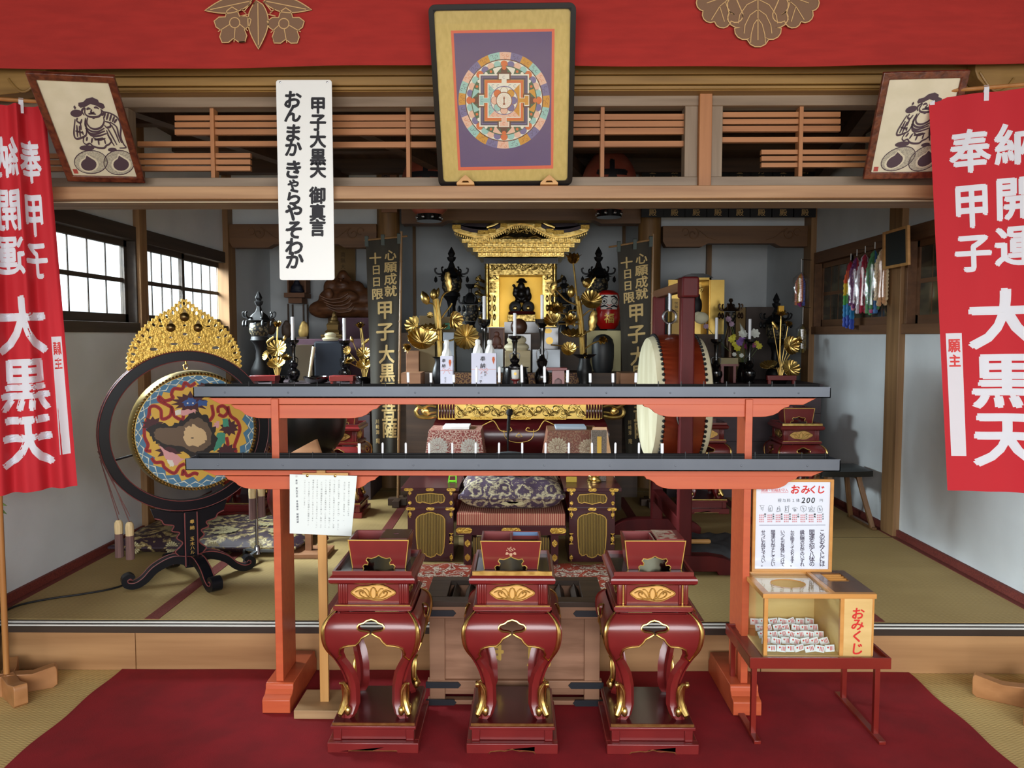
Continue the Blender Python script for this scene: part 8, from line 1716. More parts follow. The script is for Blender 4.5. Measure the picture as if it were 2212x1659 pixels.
# ---- paper lanterns and black prayer banners by the columns
def plantern(label, px0, px1, py0, py1, Y, ch):
    xc = P((px0+px1)/2, 400, Y).x; t = thing('paper_lantern', label, 'lantern', (xc, Y, zat(py1, Y)), group='red paper lanterns'); z0, z1 = zat(py1, Y), zat(py0, Y); R0 = S((px1-px0)/2, Y); m = MB(); n = 26; pr = []
    for i in range(n*2+1): u = i/(n*2); pr.append((R0*(0.42+0.58*sin(pi*u)**0.75)*(1.0 if i % 2 else 0.985), z0+0.05+(z1-z0-0.10)*u))
    m.lathe(pr, (xc, Y, 0), 36); m.build('paper_body', mat('lantern_red', (140, 58, 46), 0.6, 0, (178, 104, 84), (4, 4, 4)), t, ang=60)
    for a, b in ((z0, z0+0.055), (z1-0.055, z1)): m = MB(); m.lathe([(R0*0.40, a), (R0*0.46, a), (R0*0.46, b), (R0*0.40, b)], (xc, Y, 0), 28); m.build('end_ring', M_BLACKL, t)
    m = MB()
    for i in range(8):
        a = -pi/2+(i-3.5)*0.75
        for z in (z0+0.028, z1-0.028): m = MB(); m.ball((xc+R0*0.465*cos(a), Y+R0*0.465*sin(a), z), 0.014, 0.014, 0.014, 8, 5); m.build('ring_stud', M_STEEL, t)
    def f_(a, b, n=0.0):
        u = (b-z0-0.05)/(z1-z0-0.10); r_ = R0*(0.42+0.58*sin(pi*min(max(u, 0), 1))**0.75)+0.004+n; q_ = max(-1, min(1, (a-xc)/max(r_, 0.01))); return V((a, Y-r_*sqrt(max(0, 1-q_*q_)), b))
    m = MB(); vs_, fs = glyph(ch, 0.0, 3); vs_, fs = subdiv(vs_, fs, 0.12)
    for i, (dx, dy) in enumerate(BOLD(0.06)): m.add([f_(xc+R0*1.15*(x+dx), (z0+z1)/2+R0*1.35*(y+dy), 0.0006*i) for x, y in vs_], fs)
    m.build('character', M_INK, t, recalc=False); MB().tube([(xc, Y, z1), (xc, Y, 3.25)], 0.004, 6).build('cord', M_BLACK, t); return t
plantern('red paper lantern with a black character hanging left of the mandala frame', 868, 985, 318, 478, 6.55, '大'); plantern('red paper lantern with a black character hanging right of the mandala frame', 1258, 1374, 318, 470, 6.55, '大')
M_BBAN = mat('banner_black', (46, 42, 34), 0.8, 0, (58, 54, 44), (12, 12, 2)); M_BGOLD = mat('banner_gold', (196, 170, 112), 0.7)
def bbanner(label, quad, Y, pole, rod, side):
    t = thing('prayer_banner', label, 'banner', (P(*pole[1], Y).x, Y, ZF), group='black banners with gold writing'); tl, tr, br_, bl_ = quad
    def px(u, v): return ((tl[0]*(1-u)+tr[0]*u)*(1-v)+(bl_[0]*(1-u)+br_[0]*u)*v, (tl[1]*(1-u)+tr[1]*u)*(1-v)+(bl_[1]*(1-u)+br_[1]*u)*v)
    def f_(u, v, n=0.0): a = px(u, v); return P(a[0], a[1], Y+0.012*sin(u*11+v*3)*v-n)
    m = MB(); m.m = 0; m.sheet(lambda u, v: f_(u, v), 20, 40); m.m = 1
    W_, H_ = tr[0]-tl[0], bl_[1]-tl[1]
    for ch, u, v, w_, h_ in (('心', .70, .075, 27, 24), ('願', .70, .13, 30, 24), ('成', .70, .185, 30, 26), ('就', .70, .24, 30, 25), ('十', .26, .085, 28, 26), ('日', .28, .138, 22, 22), ('日', .28, .193, 22, 22), ('限', .30, .250, 28, 25), ('甲', .52, .325, 42, 42), ('子', .52, .425, 46, 42), ('大', .56, .53, 42, 42), ('黒', .58, .615, 42, 42), ('天', .60, .70, 42, 42), ('菩', .62, .785, 42, 40), ('薩', .64, .87, 44, 46), ('願', .16, .70, 11, 11), ('主', .16, .73, 11, 11), ('川', .20, .84, 10, 10), ('崎', .2, .865, 10, 10), ('澤', .2, .89, 10, 10), ('庵', .2, .93, 12, 12)):
        vs_, fs = glyph(ch, 0.0, 2); vs_, fs = subdiv(vs_, fs, 0.25)
        for i, (dx, dy) in enumerate(BOLD(0.035)): m.add([f_(u+w_*(x+dx)/W_, v-h_*(y+dy)/H_, 0.003+0.0004*i) for x, y in vs_], fs)
    m.build('cloth', [M_BBAN, M_BGOLD], t, recalc=False)
    a, b = P(*pole[0], Y-0.02), P(*pole[1], Y-0.02); m = MB(); m.tube([a, V((b.x, b.y, ZF+0.06))], 0.011, 10)
    for k in range(1, 9): e = a+(V((b.x, b.y, ZF+0.06))-a)*k/9; m.lathe([(0.011, -0.008), (0.0135, 0), (0.011, 0.008)], e, 10)
    m.build('bamboo_pole', wood('bamboo', (128, 96, 60), (160, 124, 82), 'z', 1, 0.4), t); MB().tube([P(*rod[0], Y-0.02), P(*rod[1], Y-0.02)], 0.008, 8).build('crossbar', MATS['bamboo'], t)
    for u in (0.04, 0.5, 0.96):
        m = MB(); c = f_(u, 0.0, 0.0); m.box(c.x-0.014, c.x+0.014, Y-0.034, Y-0.03, c.z-0.05, c.z+0.035); m.box(c.x-0.014, c.x+0.014, Y-0.008, Y-0.004, c.z-0.05, c.z+0.035); m.box(c.x-0.014, c.x+0.014, Y-0.034, Y-0.004, c.z+0.032, c.z+0.036); m.build('loop', mat('loop_grey', (86, 96, 92), 0.8), t)
    m = MB(); m.box(b.x-0.08, b.x+0.08, Y-0.06, Y+0.02, ZF+0.002, ZF+0.06); m.box(b.x-0.03, b.x+0.03, Y-0.15, Y+0.11, ZF+0.002, ZF+0.055); m.build('base', M_DARKWX, t, bev=0.003)
bbanner('black banner with gold writing on a bamboo pole by the left column', ((790, 520), (866, 514), (862, 985), (806, 985)), 6.45, ((867, 500), (858, 900)), ((786, 519), (880, 510)), 1)
bbanner('black banner with gold writing behind the sideways drum by the right column', ((1333, 532), (1408, 520), (1404, 985), (1352, 985)), 6.45, ((1411, 505), (1406, 900)), ((1315, 534), (1412, 517)), -1)
# ---- donor name boards over the right bay
for i in range(8):
    x0, x1 = 1387+47*i, 1387+47*(i+1)-0.8; Y = 6.98; r_ = R(x0, 338, x1, 469, Y); t = thing('donor_board', 'black donor board with gold writing over the right bay, %s from its left end' % ('first', 'second', 'third', 'fourth', 'fifth', 'sixth', 'seventh', 'eighth')[i], 'sign', (r_[0], Y, r_[2]), group='donor boards'); MB().box(r_[0], r_[1], Y, Y+0.02, r_[2], r_[3]).build('board', M_BLACK, t); m = MB(); f_ = PF(Y-0.0005); xc = (x0+x1)/2
    for ch, y in zip(('一金拾万円', '賽銭箱奉納', '一金五万円', '五百円', '一金壱万円', '五万円', '一金拾万円', '奉納')[i], range(352, 440, 17)): m.char(f_, ch, xc, y, 15, -15, n=0.001, res=2)
    for ch, y in ((('雄', 442), ('進', 442), ('勇', 442), ('孝', 442), ('一', 442), ('正', 442), ('光', 442), ('高', 442))[i], ('殿', 459)): m.char(f_, ch, xc, y, 17, -16, n=0.001, res=2, off=0.015)
    m.build('gold_writing', mat('board_gold', (172, 142, 90), 0.7), t, smooth=False, recalc=False)
r_ = R(818, 350, 862, 470, 7.10); t = thing('name_plaque', 'small wooden plaque with black writing on the left column', 'sign', (r_[0], 7.1, r_[2])); MB().box(r_[0]+0.02, r_[1]-0.02, 7.11, 7.13, r_[2]+0.05, r_[3]).build('board', M_BROWNW, t); m = MB(); m.char(PF(7.108), '高', 833, 375, 20, -26, off=0.03, n=0.001); m.build('writing', M_INK, t, smooth=False, recalc=False)
# ceiling lamp between the lanterns
e = P(1087, 446, 6.3); lp = thing('ceiling_lamp', 'small round white ceiling lamp peeking below the lintel', 'lamp', (e.x, 6.3, e.z)); m = MB(); m.lathe([(0.004, -0.055), (0.035, -0.04), (0.05, 0.0), (0.035, 0.04), (0.02, 0.055)], (e.x, 6.3, e.z+0.06), 20); m.build('globe', mat('lamp_white', (226, 220, 200), 0.3), lp); MB().tube([(e.x, 6.3, e.z+0.11), (e.x, 6.3, 3.25)], 0.008, 8).build('cord', M_BLACK, lp)
# ================================================================ THE SIDE BAYS
# incense stands with boxes used as back tables: the same red stands, farther in
for i, (x, y, nm) in enumerate(((-1.42, 6.12, 'beside the left black banner'), (-2.22, 6.12, 'behind the ring drum'), (1.50, 6.30, 'behind the sideways drum'), (2.235, 6.23, 'in the far right corner'))):
    dup(st0 if i < 3 else st2, (x, y, ZF), (0, 0, 0), 'dark red and gold stand with curved legs '+nm, 'stands in the side bays')
    if i != 2: dup(b0, (x, y, ZF+0.7285), (0, 0, 0), 'red incense box on the stand '+nm, 'boxes on the side bay stands')
# ---- left bay
LS = 7.45
sh = thing('offering_shelf', 'purple cloth covered two-step offering shelf in the left bay', 'shelf', (P(740, 760, LS).x, 7.8, SPZ)); M_PURP = mat('purple_cloth', (92, 66, 78), 0.85, 0, (104, 76, 88), (10, 10, 10))
zA, zB = zat(732, LS), zat(686, 7.8)
x0, x1 = P(641, 740, LS).x, -1.27
m = MB(); m.box(x0, x1, LS, 7.8, SPZ, zA); m.box(x0+0.25, x1, 7.8, 8.45, SPZ, zB); m.build('cloth_steps', M_PURP, sh, bev=0.004)
ho = thing('wood_statue', 'large brown carved wooden statue of a stout seated figure on the purple shelf', 'statue', (P(742, 680, 8.05).x, 8.05, zB)); HY = 8.05
m = MB(); blobs(m, HY, [(743, 652, 48, 34, .5), (742, 634, 36, 24, .55), (741, 604, 14, 14, .8), (741, 595, 12.5, 10, .9), (741, 588, 8, 5, .8), (716, 622, 16, 20, .6, -.03), (706, 648, 18, 22, .7), (770, 630, 20, 24, .6), (786, 652, 26, 28, .6), (742, 668, 66, 20, .5), (700, 668, 34, 20, .6), (790, 668, 34, 20, .6), (718, 637, 10, 14, .8, -.16), (756, 642, 22, 14, .6, -.1), (741, 615, 15, 9, .8, -.04), (800, 640, 14, 22, .7), (728, 604, 4, 8, .8), (755, 604, 4, 8, .8)], 18); fuse(m.build('body', mat('camphor_wood', (92, 56, 34), 0.45, 0, (120, 76, 46), (10, 10, 26), 5, 0.3), ho), 0.014, 2)
m = MB()
for i in range(5):
    y0 = 638+7*i; m.tube([P(690+5*i+a, y0+b, HY-0.19-0.012*i) for a, b in cur2([(0, 0), (20, 8), (45, 6), (62-2*i, -4)], 5)], 0.008, 6)
m.build('carved_folds', MATS['camphor_wood'], ho)
for px, py, r_ in ((736, 603, 1.6), (746, 603, 1.6)): m = MB(); blobs(m, HY, [(px, py, r_, 1.0, 1, -0.09)], 8); m.build('eye', M_BLACK, ho)
m = MB(); blobs(m, HY, [(741, 607, 2.6, 3, 1, -0.1), (741, 613, 6, 1.4, 1, -0.09)], 8); m.build('nose_mouth', MATS['camphor_wood'], ho)
sc_ = thing('hanging_scroll', 'tan hanging scroll with faint writing behind the wooden statue', 'scroll', (P(745, 540, 8.44).x, 8.44, zat(660, 8.44))); r_ = R(722, 530, 769, 662, 8.44); m = MB(); m.box(r_[0], r_[1], 8.44, 8.446, r_[2], r_[3]); m.m = 1; f_ = PF(8.4395)
for i, ch in enumerate('南無大黒天'): m.char(f_, ch, 741, 550+13*i, 11, -12, n=0.001, res=2)
m.m = 0; m.tube([V((r_[0]-0.02, 8.44, r_[2])), V((r_[1]+0.02, 8.44, r_[2]))], 0.014, 10); m.build('scroll_paper', [mat('old_scroll', (142, 112, 70), 0.8), mat('scroll_ink', (86, 70, 48), 0.8)], sc_)
bs = thing('small_wall_shrine', 'small wooden box shrine with a dark blue seated figure, mounted below the white sign board', 'shrine', (P(638, 640, 8.2).x, 8.2, zat(655, 8.2))); SY = 8.15; r_ = R(620, 596, 661, 632, SY)
m = MB(); m.box(r_[0], r_[0]+0.015, SY, SY+0.18, r_[2], r_[3]+0.1); m.box(r_[1]-0.015, r_[1], SY, SY+0.18, r_[2], r_[3]+0.1); m.box(r_[0], r_[1], SY+0.17, SY+0.18, r_[2], r_[3]+0.1); m.box(r_[0]-0.03, r_[1]+0.03, SY-0.05, SY+0.2, r_[3]+0.1, r_[3]+0.12); a = R(617, 633, 661, 643, SY); m.box(a[0], a[1], SY-0.06, SY+0.2, a[2], a[3]); a = R(624, 644, 653, 655, SY); m.box(a[0], a[1], SY-0.02, SY+0.2, a[2], a[3]); m.build('box', mat('shrine_wood', (122, 82, 54), 0.6), bs)
m = MB(); blobs(m, SY+0.08, [(641, 612, 7, 8, .8), (641, 622, 13, 10, .6), (641, 629, 17, 5, .5)]); fuse(m.build('seated_figure', mat('indigo_figure', (24, 28, 44), 0.6), bs), 0.01, 3)
m = MB(); a = P(622, 656, SY); b = P(655, 656, SY)
for x in (a.x, b.x): m.box(x-0.008, x+0.008, SY+0.0, SY+0.016, zB if False else zA, a.z); m.box(x-0.008, x+0.008, SY+0.16, SY+0.176, zA, a.z)
m.build('stilts', M_DARKW, bs)
gbs = thing('gold_buddha', 'small gold seated figure on a tiered pedestal on the purple shelf', 'statue', (P(722, 700, 7.62).x, 7.62, zA)); GY2 = 7.62; m = MB(); ln(m, GY2, [(30, 731), (30, 728), (32, 727), (32, 723), (20, 722), (20, 718), (22, 716), (16, 712), (18, 702), (14, 697)], 722, 1, 4); m.build('pedestal', mat('old_gold', (116, 92, 52), 0.45, 0.7), gbs); m = MB(); blobs(m, GY2, [(722, 690, 8, 9, .8), (722, 696, 12, 5, .8), (722, 680, 5, 5.5, 1), (722, 674, 2.5, 3, 1)]); fuse(m.build('figure', MATS['old_gold'], gbs), 0.008, 2)
gs = thing('gold_statuette', 'pale gold standing statuette on the purple shelf', 'statue', (P(654, 715, 7.5).x, 7.5, zA)); m = MB(); blobs(m, 7.5, [(654, 718, 10, 13, .6), (655, 708, 9, 10, .6), (656, 699, 6, 6, .8), (662, 712, 5, 16, .6)]); fuse(m.build('figure', mat('pale_gold', (176, 146, 84), 0.5, 0.5), gs), 0.008, 2); m = MB(); e = P(654, 733, 7.5); m.box(e.x-0.05, e.x+0.05, 7.46, 7.54, zA+0.001, zA+0.02); m.build('base', M_DARKWX, gs)
m2 = thing('rice_cakes', 'two stacked cream rice cakes on the dark blue box in the left bay', 'rice cakes', (P(714, 730, 7.2).x, 7.2, zat(735, 7.1))); x = P(714, 730, 7.2).x
bz_ = zat(737, 7.12); m = MB(); r_ = R(677, 737, 742, 784, 7.12); m.box(r_[0], r_[1], 7.12, 7.40, SPZ+0.001, bz_); tagit(m.build('indigo_box', mat('indigo_cloth', (22, 30, 44), 0.7), bev=0.02), 'dark blue cloth-covered box in front of the purple shelf', 'box')
for nm, w_, y1, y0 in (('lower_cake', 18, 736, 727), ('upper_cake', 13, 728, 718)): m = MB(); a, b = zat(y1, 7.2), zat(y0, 7.2); a = max(a, bz_+0.001); m.lathe([(S(w_*0.86, 7.2), a), (S(w_, 7.2), a+(b-a)*0.4), (S(w_*0.9, 7.2), a+(b-a)*0.7), (S(w_*0.4, 7.2), b)], (x, 7.2, 0), 28); m.build(nm, M_MOCHI, m2)
r_ = R(638, 745, 675, 783, 7.2); smallbox('crest_box', 'brown wooden box with a faint round crest in the left bay', 'box', r_[0], r_[1], 7.2, 7.36, SPZ+0.001, r_[3], mat('box_brown', (92, 76, 54), 0.7))
sb_ = thing('small_bowl', 'small black bowl gong with a white-wrapped striker in the left bay', 'gong', (P(684, 820, 6.74).x, 6.74, SPZ)); x = P(684, 820, 6.74).x; m = MB(); m.lathe([(S(12, 6.74), SPZ+0.001), (S(22, 6.74), SPZ+0.015), (S(28, 6.74), SPZ+0.05), (S(28, 6.74), zat(813, 6.74)), (S(26, 6.74), zat(813, 6.74)), (S(20, 6.74), SPZ+0.02)], (x, 6.74, 0), 28); m.build('bowl', M_BLACKL, sb_)
m = MB(); m.tube([P(668, 815, 6.74), P(678, 749, 6.74)], [S(3, 6.7), S(4, 6.7)], 10); m.build('striker', mat('striker_cream', (196, 184, 152), 0.7), sb_)
for px0, px1, lb in ((540, 596, 'red low offering table at the far left of the left bay'), (712, 764, 'red low offering table beside the left black banner')):
    t = thing('offering_table', lb, 'table', (P((px0+px1)/2, 820, 6.64).x, 6.64, SPZ), group='red low offering tables'); r_ = R(px0, 814, px1, 824, 6.62); m = MB(); m.box(r_[0], r_[1], 6.60, 6.74, max(r_[2], SPZ+0.03), r_[3]+0.01); m.build('tabletop', M_REDL, t, bev=0.003)
    for x in (r_[0]+0.02, r_[1]-0.02): MB().box(x-0.012, x+0.012, 6.61, 6.73, SPZ+0.001, SPZ+0.035).build('leg', M_REDL, t)
lantern('dark iron lantern standing in the shadow of the left bay', 560, 7.0, [(a, b+95, k) for a, b, k in BIG], M_BLACK, (34, 687), SPZ)
for i, (px, py, h_) in enumerate(((586, 690, 30), (619, 700, 34))):
    t = thing('dark_statuette', 'small dark wooden statuette in the left bay, %s the pale gold one' % ('far left of', 'just left of')[i], 'statue', (P(px, 733, 7.5).x, 7.55, SPZ)); m = MB(); blobs(m, 7.55, [(px, py+16, 11, 18, .7), (px, py-2, 6, 7, .9), (px-6, py+10, 5, 12, .8), (px+6, py+10, 5, 12, .8)]); fuse(m.build('figure', M_DARKWX, t), 0.01, 2); m = MB(); e = P(px, 734, 7.55); m.box(e.x-0.07, e.x+0.07, 7.48, 7.62, SPZ+0.001, e.z+0.02); m.build('pedestal', M_BLACK, t)
# ---- right bay
gz = thing('gold_cabinet_shrine', 'gold cabinet shrine with open doors behind the sideways drum', 'shrine', (P(1503, 650, 7.5).x, 7.6, SPZ)); Q = 7.5
a = R(1473, 600, 1535, 722, Q); M_GZ = mat('cabinet_gold', (206, 176, 98), 0.32, 0.85, (186, 152, 78), (3, 3, 3))
pl = thing('dark_pedestal', 'dark pedestal under the gold cabinet shrine', 'pedestal', (P(1503, 760, 7.5).x, 7.6, SPZ)); zc = a[2]; m = MB(); m.box(a[0]-0.1, a[1]+0.1, Q-0.02, Q+0.5, SPZ+0.001, zc); m.build('pedestal_body', M_DARKWX, pl)
m = MB(); m.box(a[0], a[0]+0.02, Q, Q+0.35, zc, a[3]); m.box(a[1]-0.02, a[1], Q, Q+0.35, zc, a[3]); m.box(a[0], a[1], Q+0.33, Q+0.35, zc, a[3]); m.box(a[0], a[1], Q, Q+0.35, a[3]-0.02, a[3]); m.build('cabinet', M_GZ, gz); m = MB(); m.box(a[0]+0.05, a[1]-0.07, Q+0.1, Q+0.33, zc, a[3]-0.06); m.tube([(a[1]-0.10, Q+0.09, a[3]-0.09), (a[1]-0.06, Q+0.09, a[3]-0.10), (a[1]-0.075, Q+0.09, a[3]-0.13)], 0.012, 8); m.build('inner_niche', M_GZ, gz, bev=0.01)
m = MB(); x = (a[0]+a[1])/2; w_ = a[1]-a[0]; m.prism([(x-w_*0.55, a[3]), (x+w_*0.55, a[3]), (x+w_*0.4, a[3]+0.025), (x+w_*0.2, a[3]+0.04), (x-w_*0.2, a[3]+0.04), (x-w_*0.4, a[3]+0.025)], Q-0.02, Q+0.36); m.build('roof', M_BLACKL, gz)
for s, px0, px1 in ((-1, 1443, 1474), (1, 1534, 1562)): r_ = R(px0, 605, px1, 722, Q); m = MB(); m.box(r_[0], r_[1], Q-0.02, Q+0.0, zc, r_[3]); m.build('door', M_GZ, gz)
m = MB(); blobs(m, Q+0.06, [(1506, 640, 7, 7, .8), (1506, 660, 11, 20, .6)]); fuse(m.build('robed_figure', M_BLACK, gz), 0.01, 2)
nt_ = thing('name_tablet', 'gold name tablet with black writing behind the drum frame', 'tablet', (P(1462, 670, 7.3).x, 7.3, SPZ)); r_ = R(1452, 645, 1472, 722, 7.3); m = MB(); m.box(r_[0], r_[1], 7.3, 7.315, SPZ+0.001, r_[3]); m.m = 1
for i, ch in enumerate('恍薩弘法大師'): m.char(PF(7.299), ch, 1461, 655+8*i, 8, -7, n=0.001, res=2)
m.build('tablet', [mat('tablet_gold', (206, 166, 80), 0.5), M_INK], nt_)
lantern('bronze lantern among the flowers in the right bay', 1578, 7.2, [(3, 645, 't'), (5, 650, 't'), (2, 654, 't'), (4, 657, 't'), (10, 664, 't'), (18, 670, 't'), (20, 672, 't'), (11, 674, 'f'), (12, 684, 'f'), (9, 694, 'f'), (10, 695, 'b'), (6, 705, 'b'), (12, 735, 'b')], mat('bronze_lantern', (70, 52, 38), 0.35, 0.8), (24, 670), SPZ)
lantern('black iron lantern at the far right behind the gold lotus', 1676, 7.1, [(a*0.95, b+100, k) for a, b, k in BIG], M_IRON, (32, 690), SPZ)
r_ = R(1612, 663, 1672, 790, 7.5); smallbox('brown_board', 'tall dark brown panel behind the flowers in the right bay', 'panel', r_[0], r_[1], 7.5, 7.54, SPZ+0.001, r_[3], mat('panel_brown', (64, 52, 46), 0.6)); r_ = R(1590, 664, 1610, 760, 7.52); smallbox('gilded_screen', 'narrow gold panel beside the dark brown panel', 'panel', r_[0], r_[1], 7.52, 7.55, SPZ+0.001, r_[3], mat('dull_gold_panel', (110, 88, 46), 0.5, 0.4))
wp = thing('white_paper_bundle', 'white rounded paper bundle with thin streamers beside the drum frame', 'paper', (P(1515, 690, 7.05).x, 7.05, SPZ)); m = MB(); blobs(m, 7.05, [(1515, 687, 16, 13, .6), (1508, 681, 9, 8, .6)]); m.build('paper', mat('cream_paper', (206, 200, 170), 0.7), wp); m = MB(); m.tube([P(1522, 698, 7.05), P(1528, 715, 7.05), P(1527, 745, 7.05), V((P(1525, 760, 7.05).x, 7.05, SPZ+0.002))], 0.006, 6); m.build('stick', M_DARKW, wp)
rt = thing('flower_table', 'small red table with a pale tray in the right bay', 'table', (P(1575, 800, 6.95).x, 6.95, SPZ)); r_ = R(1553, 786, 1593, 832, 6.92); m = MB(); m.box(r_[0], r_[1], 6.9, 7.05, r_[3]-0.02, r_[3]); m.build('tabletop', M_REDL, rt)
for x in (r_[0]+0.03, r_[1]-0.03): MB().box(x-0.012, x+0.012, 6.91, 7.04, SPZ+0.001, r_[3]-0.02).build('leg', M_REDL, rt)
a = R(1553, 773, 1593, 786, 6.92); MB().box(a[0], a[1], 6.9, 7.05, r_[3], a[3]).build('pale_tray', mat('tray_olive', (150, 138, 100), 0.6), rt)
fl = thing('flower_vase', 'purple, yellow and white flowers in a dark vase in the right bay', 'flowers', (P(1606, 800, 7.0).x, 7.0, SPZ)); m = MB(); ln(m, 7.0, [(8, 833), (14, 815), (13, 800), (8, 788), (10, 782)], 1606); m.build('vase', M_BLACKL, fl)
random.seed(9); FLC = dict(purple=(120, 82, 150), yellow=(186, 178, 50), white=(206, 210, 200), magenta=(126, 40, 96), lilac=(146, 120, 140))
for k, px, py, r_ in (('purple', 1597, 740, 8), ('purple', 1603, 733, 7), ('yellow', 1581, 733, 8), ('yellow', 1584, 727, 6), ('yellow', 1592, 752, 8), ('yellow', 1640, 748, 7), ('yellow', 1634, 742, 6), ('magenta', 1612, 748, 7), ('magenta', 1628, 745, 6), ('white', 1604, 722, 10), ('white', 1630, 721, 11), ('white', 1586, 766, 5), ('white', 1602, 768, 5), ('lilac', 1573, 690, 7), ('lilac', 1580, 700, 6), ('lilac', 1525, 705, 6), ('yellow', 1586, 744, 6)):
    m = MB(); m.T = frame_m(P(px, py, 6.97), (random.uniform(-.4, .4), -1, random.uniform(-.1, .5)))
    for i in range(7):
        a = 2*pi*i/7; q = S(r_, 7); m.sheet(lambda u, v, a=a, q=q: V((q*v*cos(a)-(2*u-1)*q*0.35*sin(pi*v*0.9)*sin(a), q*v*sin(a)+(2*u-1)*q*0.35*sin(pi*v*0.9)*cos(a), q*0.35*v*(1-v*0.3)+0.003)), 3, 4)
    m.T = None; m.build('blossom', mat('petal_'+k, FLC[k], 0.6), fl, recalc=False); MB().tube([P(px, py, 6.98), P((px+1606)/2, (py+782)/2+6, 6.99), P(1606, 784, 7.0)], 0.003, 5).build('stem', MATS['stem_green'], fl)
m = MB(); m.T = Matrix.Identity(4); c = P(1606, 716, 6.97); m.sheet(lambda u, v: P(1598+18*v+5*(2*u-1)*sin(pi*v), 697+30*v+6*sin(pi*v), 6.96+0.03*(2*u-1)**2), 6, 8); m.T = None; m.build('lily', mat('petal_white', FLC['white'], 0.6), fl, recalc=False)
t = thing('offering_table', 'red low offering table under the far right gold lotus', 'table', (P(1685, 820, 6.84).x, 6.84, SPZ), group='red low offering tables'); r_ = R(1649, 812, 1710, 822, 6.82); m = MB(); m.box(r_[0], r_[1], 6.70, 6.74, SPZ+0.035, r_[3]+0.01); m.build('tabletop', M_REDL, t, bev=0.003)
for x in (r_[0]+0.02, r_[1]-0.02): MB().box(x-0.012, x+0.012, 6.705, 6.735, SPZ+0.001, SPZ+0.04).build('leg', M_REDL, t)
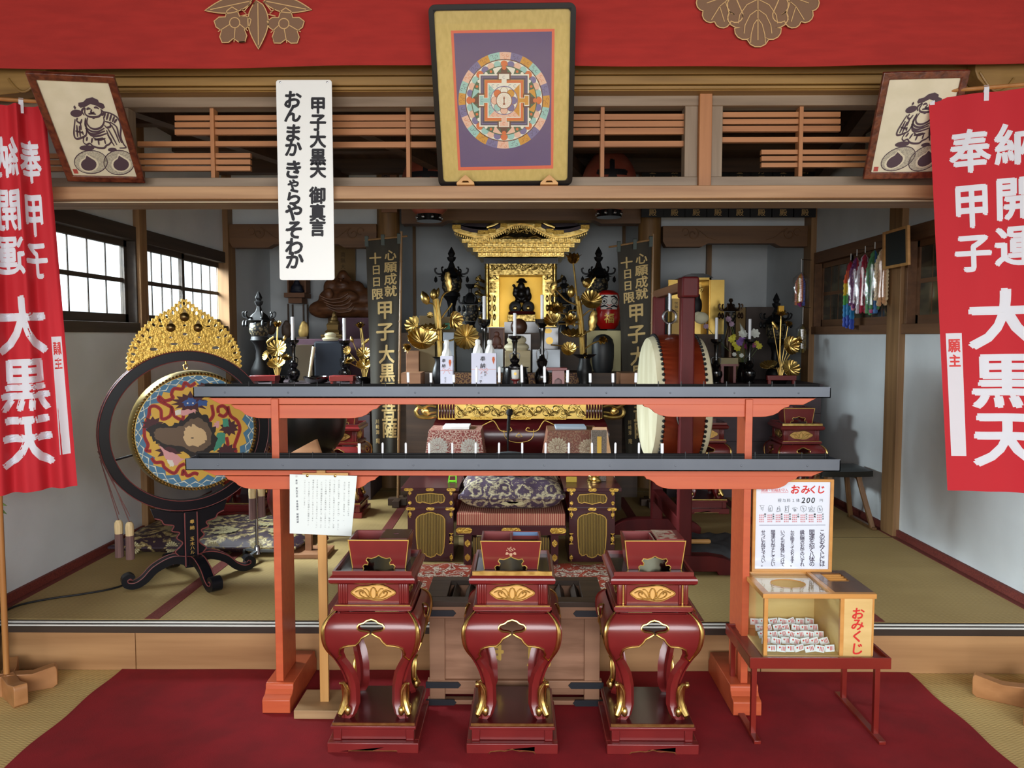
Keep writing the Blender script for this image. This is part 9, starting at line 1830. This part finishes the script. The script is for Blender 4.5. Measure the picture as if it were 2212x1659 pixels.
# ---- strings of folded paper cranes
RAIN = [(196, 40, 60), (220, 90, 40), (226, 190, 40), (70, 160, 70), (40, 130, 190), (40, 70, 170)]
PAL = [[(206, 60, 80), (230, 150, 170), (216, 210, 200), (120, 60, 120)], [(110, 50, 120), (180, 40, 70), (70, 80, 160), (200, 190, 200)], [(60, 110, 170), (170, 70, 120), (80, 140, 90), (200, 150, 170)], [(206, 176, 136), (196, 150, 110), (190, 40, 40), (216, 196, 160)], [(206, 130, 100), (150, 60, 120), (80, 90, 160), (190, 150, 60)]]
def cranes(label, px, y0, y1, w_, X, Y, pal, seed, rainbow=False, sleeve=True, hook=14):
    top = PX(px, y0, X) if X is not None else P(px, y0, Y); Y = top.y; t = thing('crane_garland', label, 'garland', top, group='folded crane garlands'); rnd = random.Random(seed); zb = top.z-S(y1-y0, Y); R0 = S(w_/2, Y)
    MB().tube([top, top+V((0, 0, S(hook, Y)))], 0.003, 5).build('cord', M_WHITE, t); MB().tube([top+V((0, 0, S(hook, Y)-0.004)), V((XR-0.03, top.y+(0.11 if X is None else 0), top.z+S(hook, Y)))], 0.003, 5).build('hook', M_DARKW, t); n = 11
    for i in range(n):
        a = 2*pi*i/n; dx, dy = R0*(0.75 if i % 2 else 0.35)*cos(a), R0*0.6*sin(a); dx = max(min(dx, R0), -R0); z1 = zb+rnd.uniform(0, 0.05); k = 26; m = MB(); pts = [top+V((0, 0, -0.01))]; rs_ = [0.002]
        for j in range(k+1): u = j/k; pts.append(V((top.x+dx*min(1, u*3+0.2), top.y+dy*min(1, u*3+0.2), top.z-0.03-(top.z-0.03-z1)*u))); rs_.append(R0*0.22*(1.25 if j % 2 else 0.8))
        if rainbow:
            for s in range(6):
                m.m = s; a0, a1 = int(len(pts)*s/6), int(len(pts)*(s+1)/6)+1; m.tube(pts[a0:a1], rs_[a0:a1], 6)
            m.build('crane_string', [mat('paper_rain%d' % s, RAIN[s], 0.5) for s in range(6)], t)
        else: c = pal[rnd.randrange(4)]; m.tube(pts, rs_, 6); m.build('crane_string', mat('paper_%d_%d_%d' % c, c, 0.5), t)
    if sleeve:
        m = MB(); m.sheet(lambda u, v: V((top.x+R0*1.25*cos(2*pi*u)*min(1, 0.15+v*4)*(1+0.06*sin(u*40+v*9)), top.y+R0*1.0*sin(2*pi*u)*min(1, 0.15+v*4), top.z-0.0-(top.z-zb)*0.85*v)), 24, 14); m.build('plastic_sleeve', glassmat('clear_film', (1, 1, 1), 0.2, 0.12), t)
cranes('long rainbow crane garland, nearest the altar on the right wall', 1838, 562, 710, 28, 2.61, None, None, 1, True, False)
cranes('pink and white crane garland on the right wall, second from the altar', 1851, 553, 672, 30, 2.61, None, PAL[0], 2)
cranes('purple and crimson crane garland in the middle of the right wall row', 1869, 546, 678, 34, 2.61, None, PAL[1], 3)
cranes('blue and green crane garland on the right wall, fourth from the altar', 1890, 537, 678, 34, 2.61, None, PAL[2], 4)
cranes('beige and red crane garland beside the blackboard', 1908, 533, 660, 34, 2.61, None, PAL[3], 5)
cranes('orange and purple crane garland hung on the right corner post', 1731, 588, 662, 26, None, 7.0, PAL[4], 6, hook=28)
cranes('dim olive crane garland low on the right corner post', 1734, 700, 762, 22, None, 7.0, [(110, 90, 40), (86, 76, 50), (120, 70, 60), (96, 96, 70)], 7, hook=36)
# ---- small blackboard on the right wall
bb = thing('blackboard', 'small wood-framed blackboard hung on the right wall post', 'blackboard', PX(1940, 540, 2.60)); q4 = [PX(1912, 582, 2.60), PX(1967, 572, 2.575), PX(1966, 486, 2.56), PX(1912, 502, 2.585)]
c = (q4[0]+q4[2])/2; inn = [p+(c-p)*0.14 for p in q4]; nv = (q4[1]-q4[0]).cross(q4[3]-q4[0]).normalized(); nv = nv if nv.x < 0 else -nv
for i in range(4): j = (i+1) % 4; m = MB(); m.hexa([q4[i], q4[j], inn[j], inn[i]], [p+nv*0.018 for p in (q4[i], q4[j], inn[j], inn[i])]); m.build('frame_rail', M_OAK, bb)
m = MB(); m.hexa(inn, [p+nv*0.008 for p in inn]); m.build('slate', mat('slate', (38, 44, 44), 0.7), bb)
bpy.data.objects.remove(_fo)
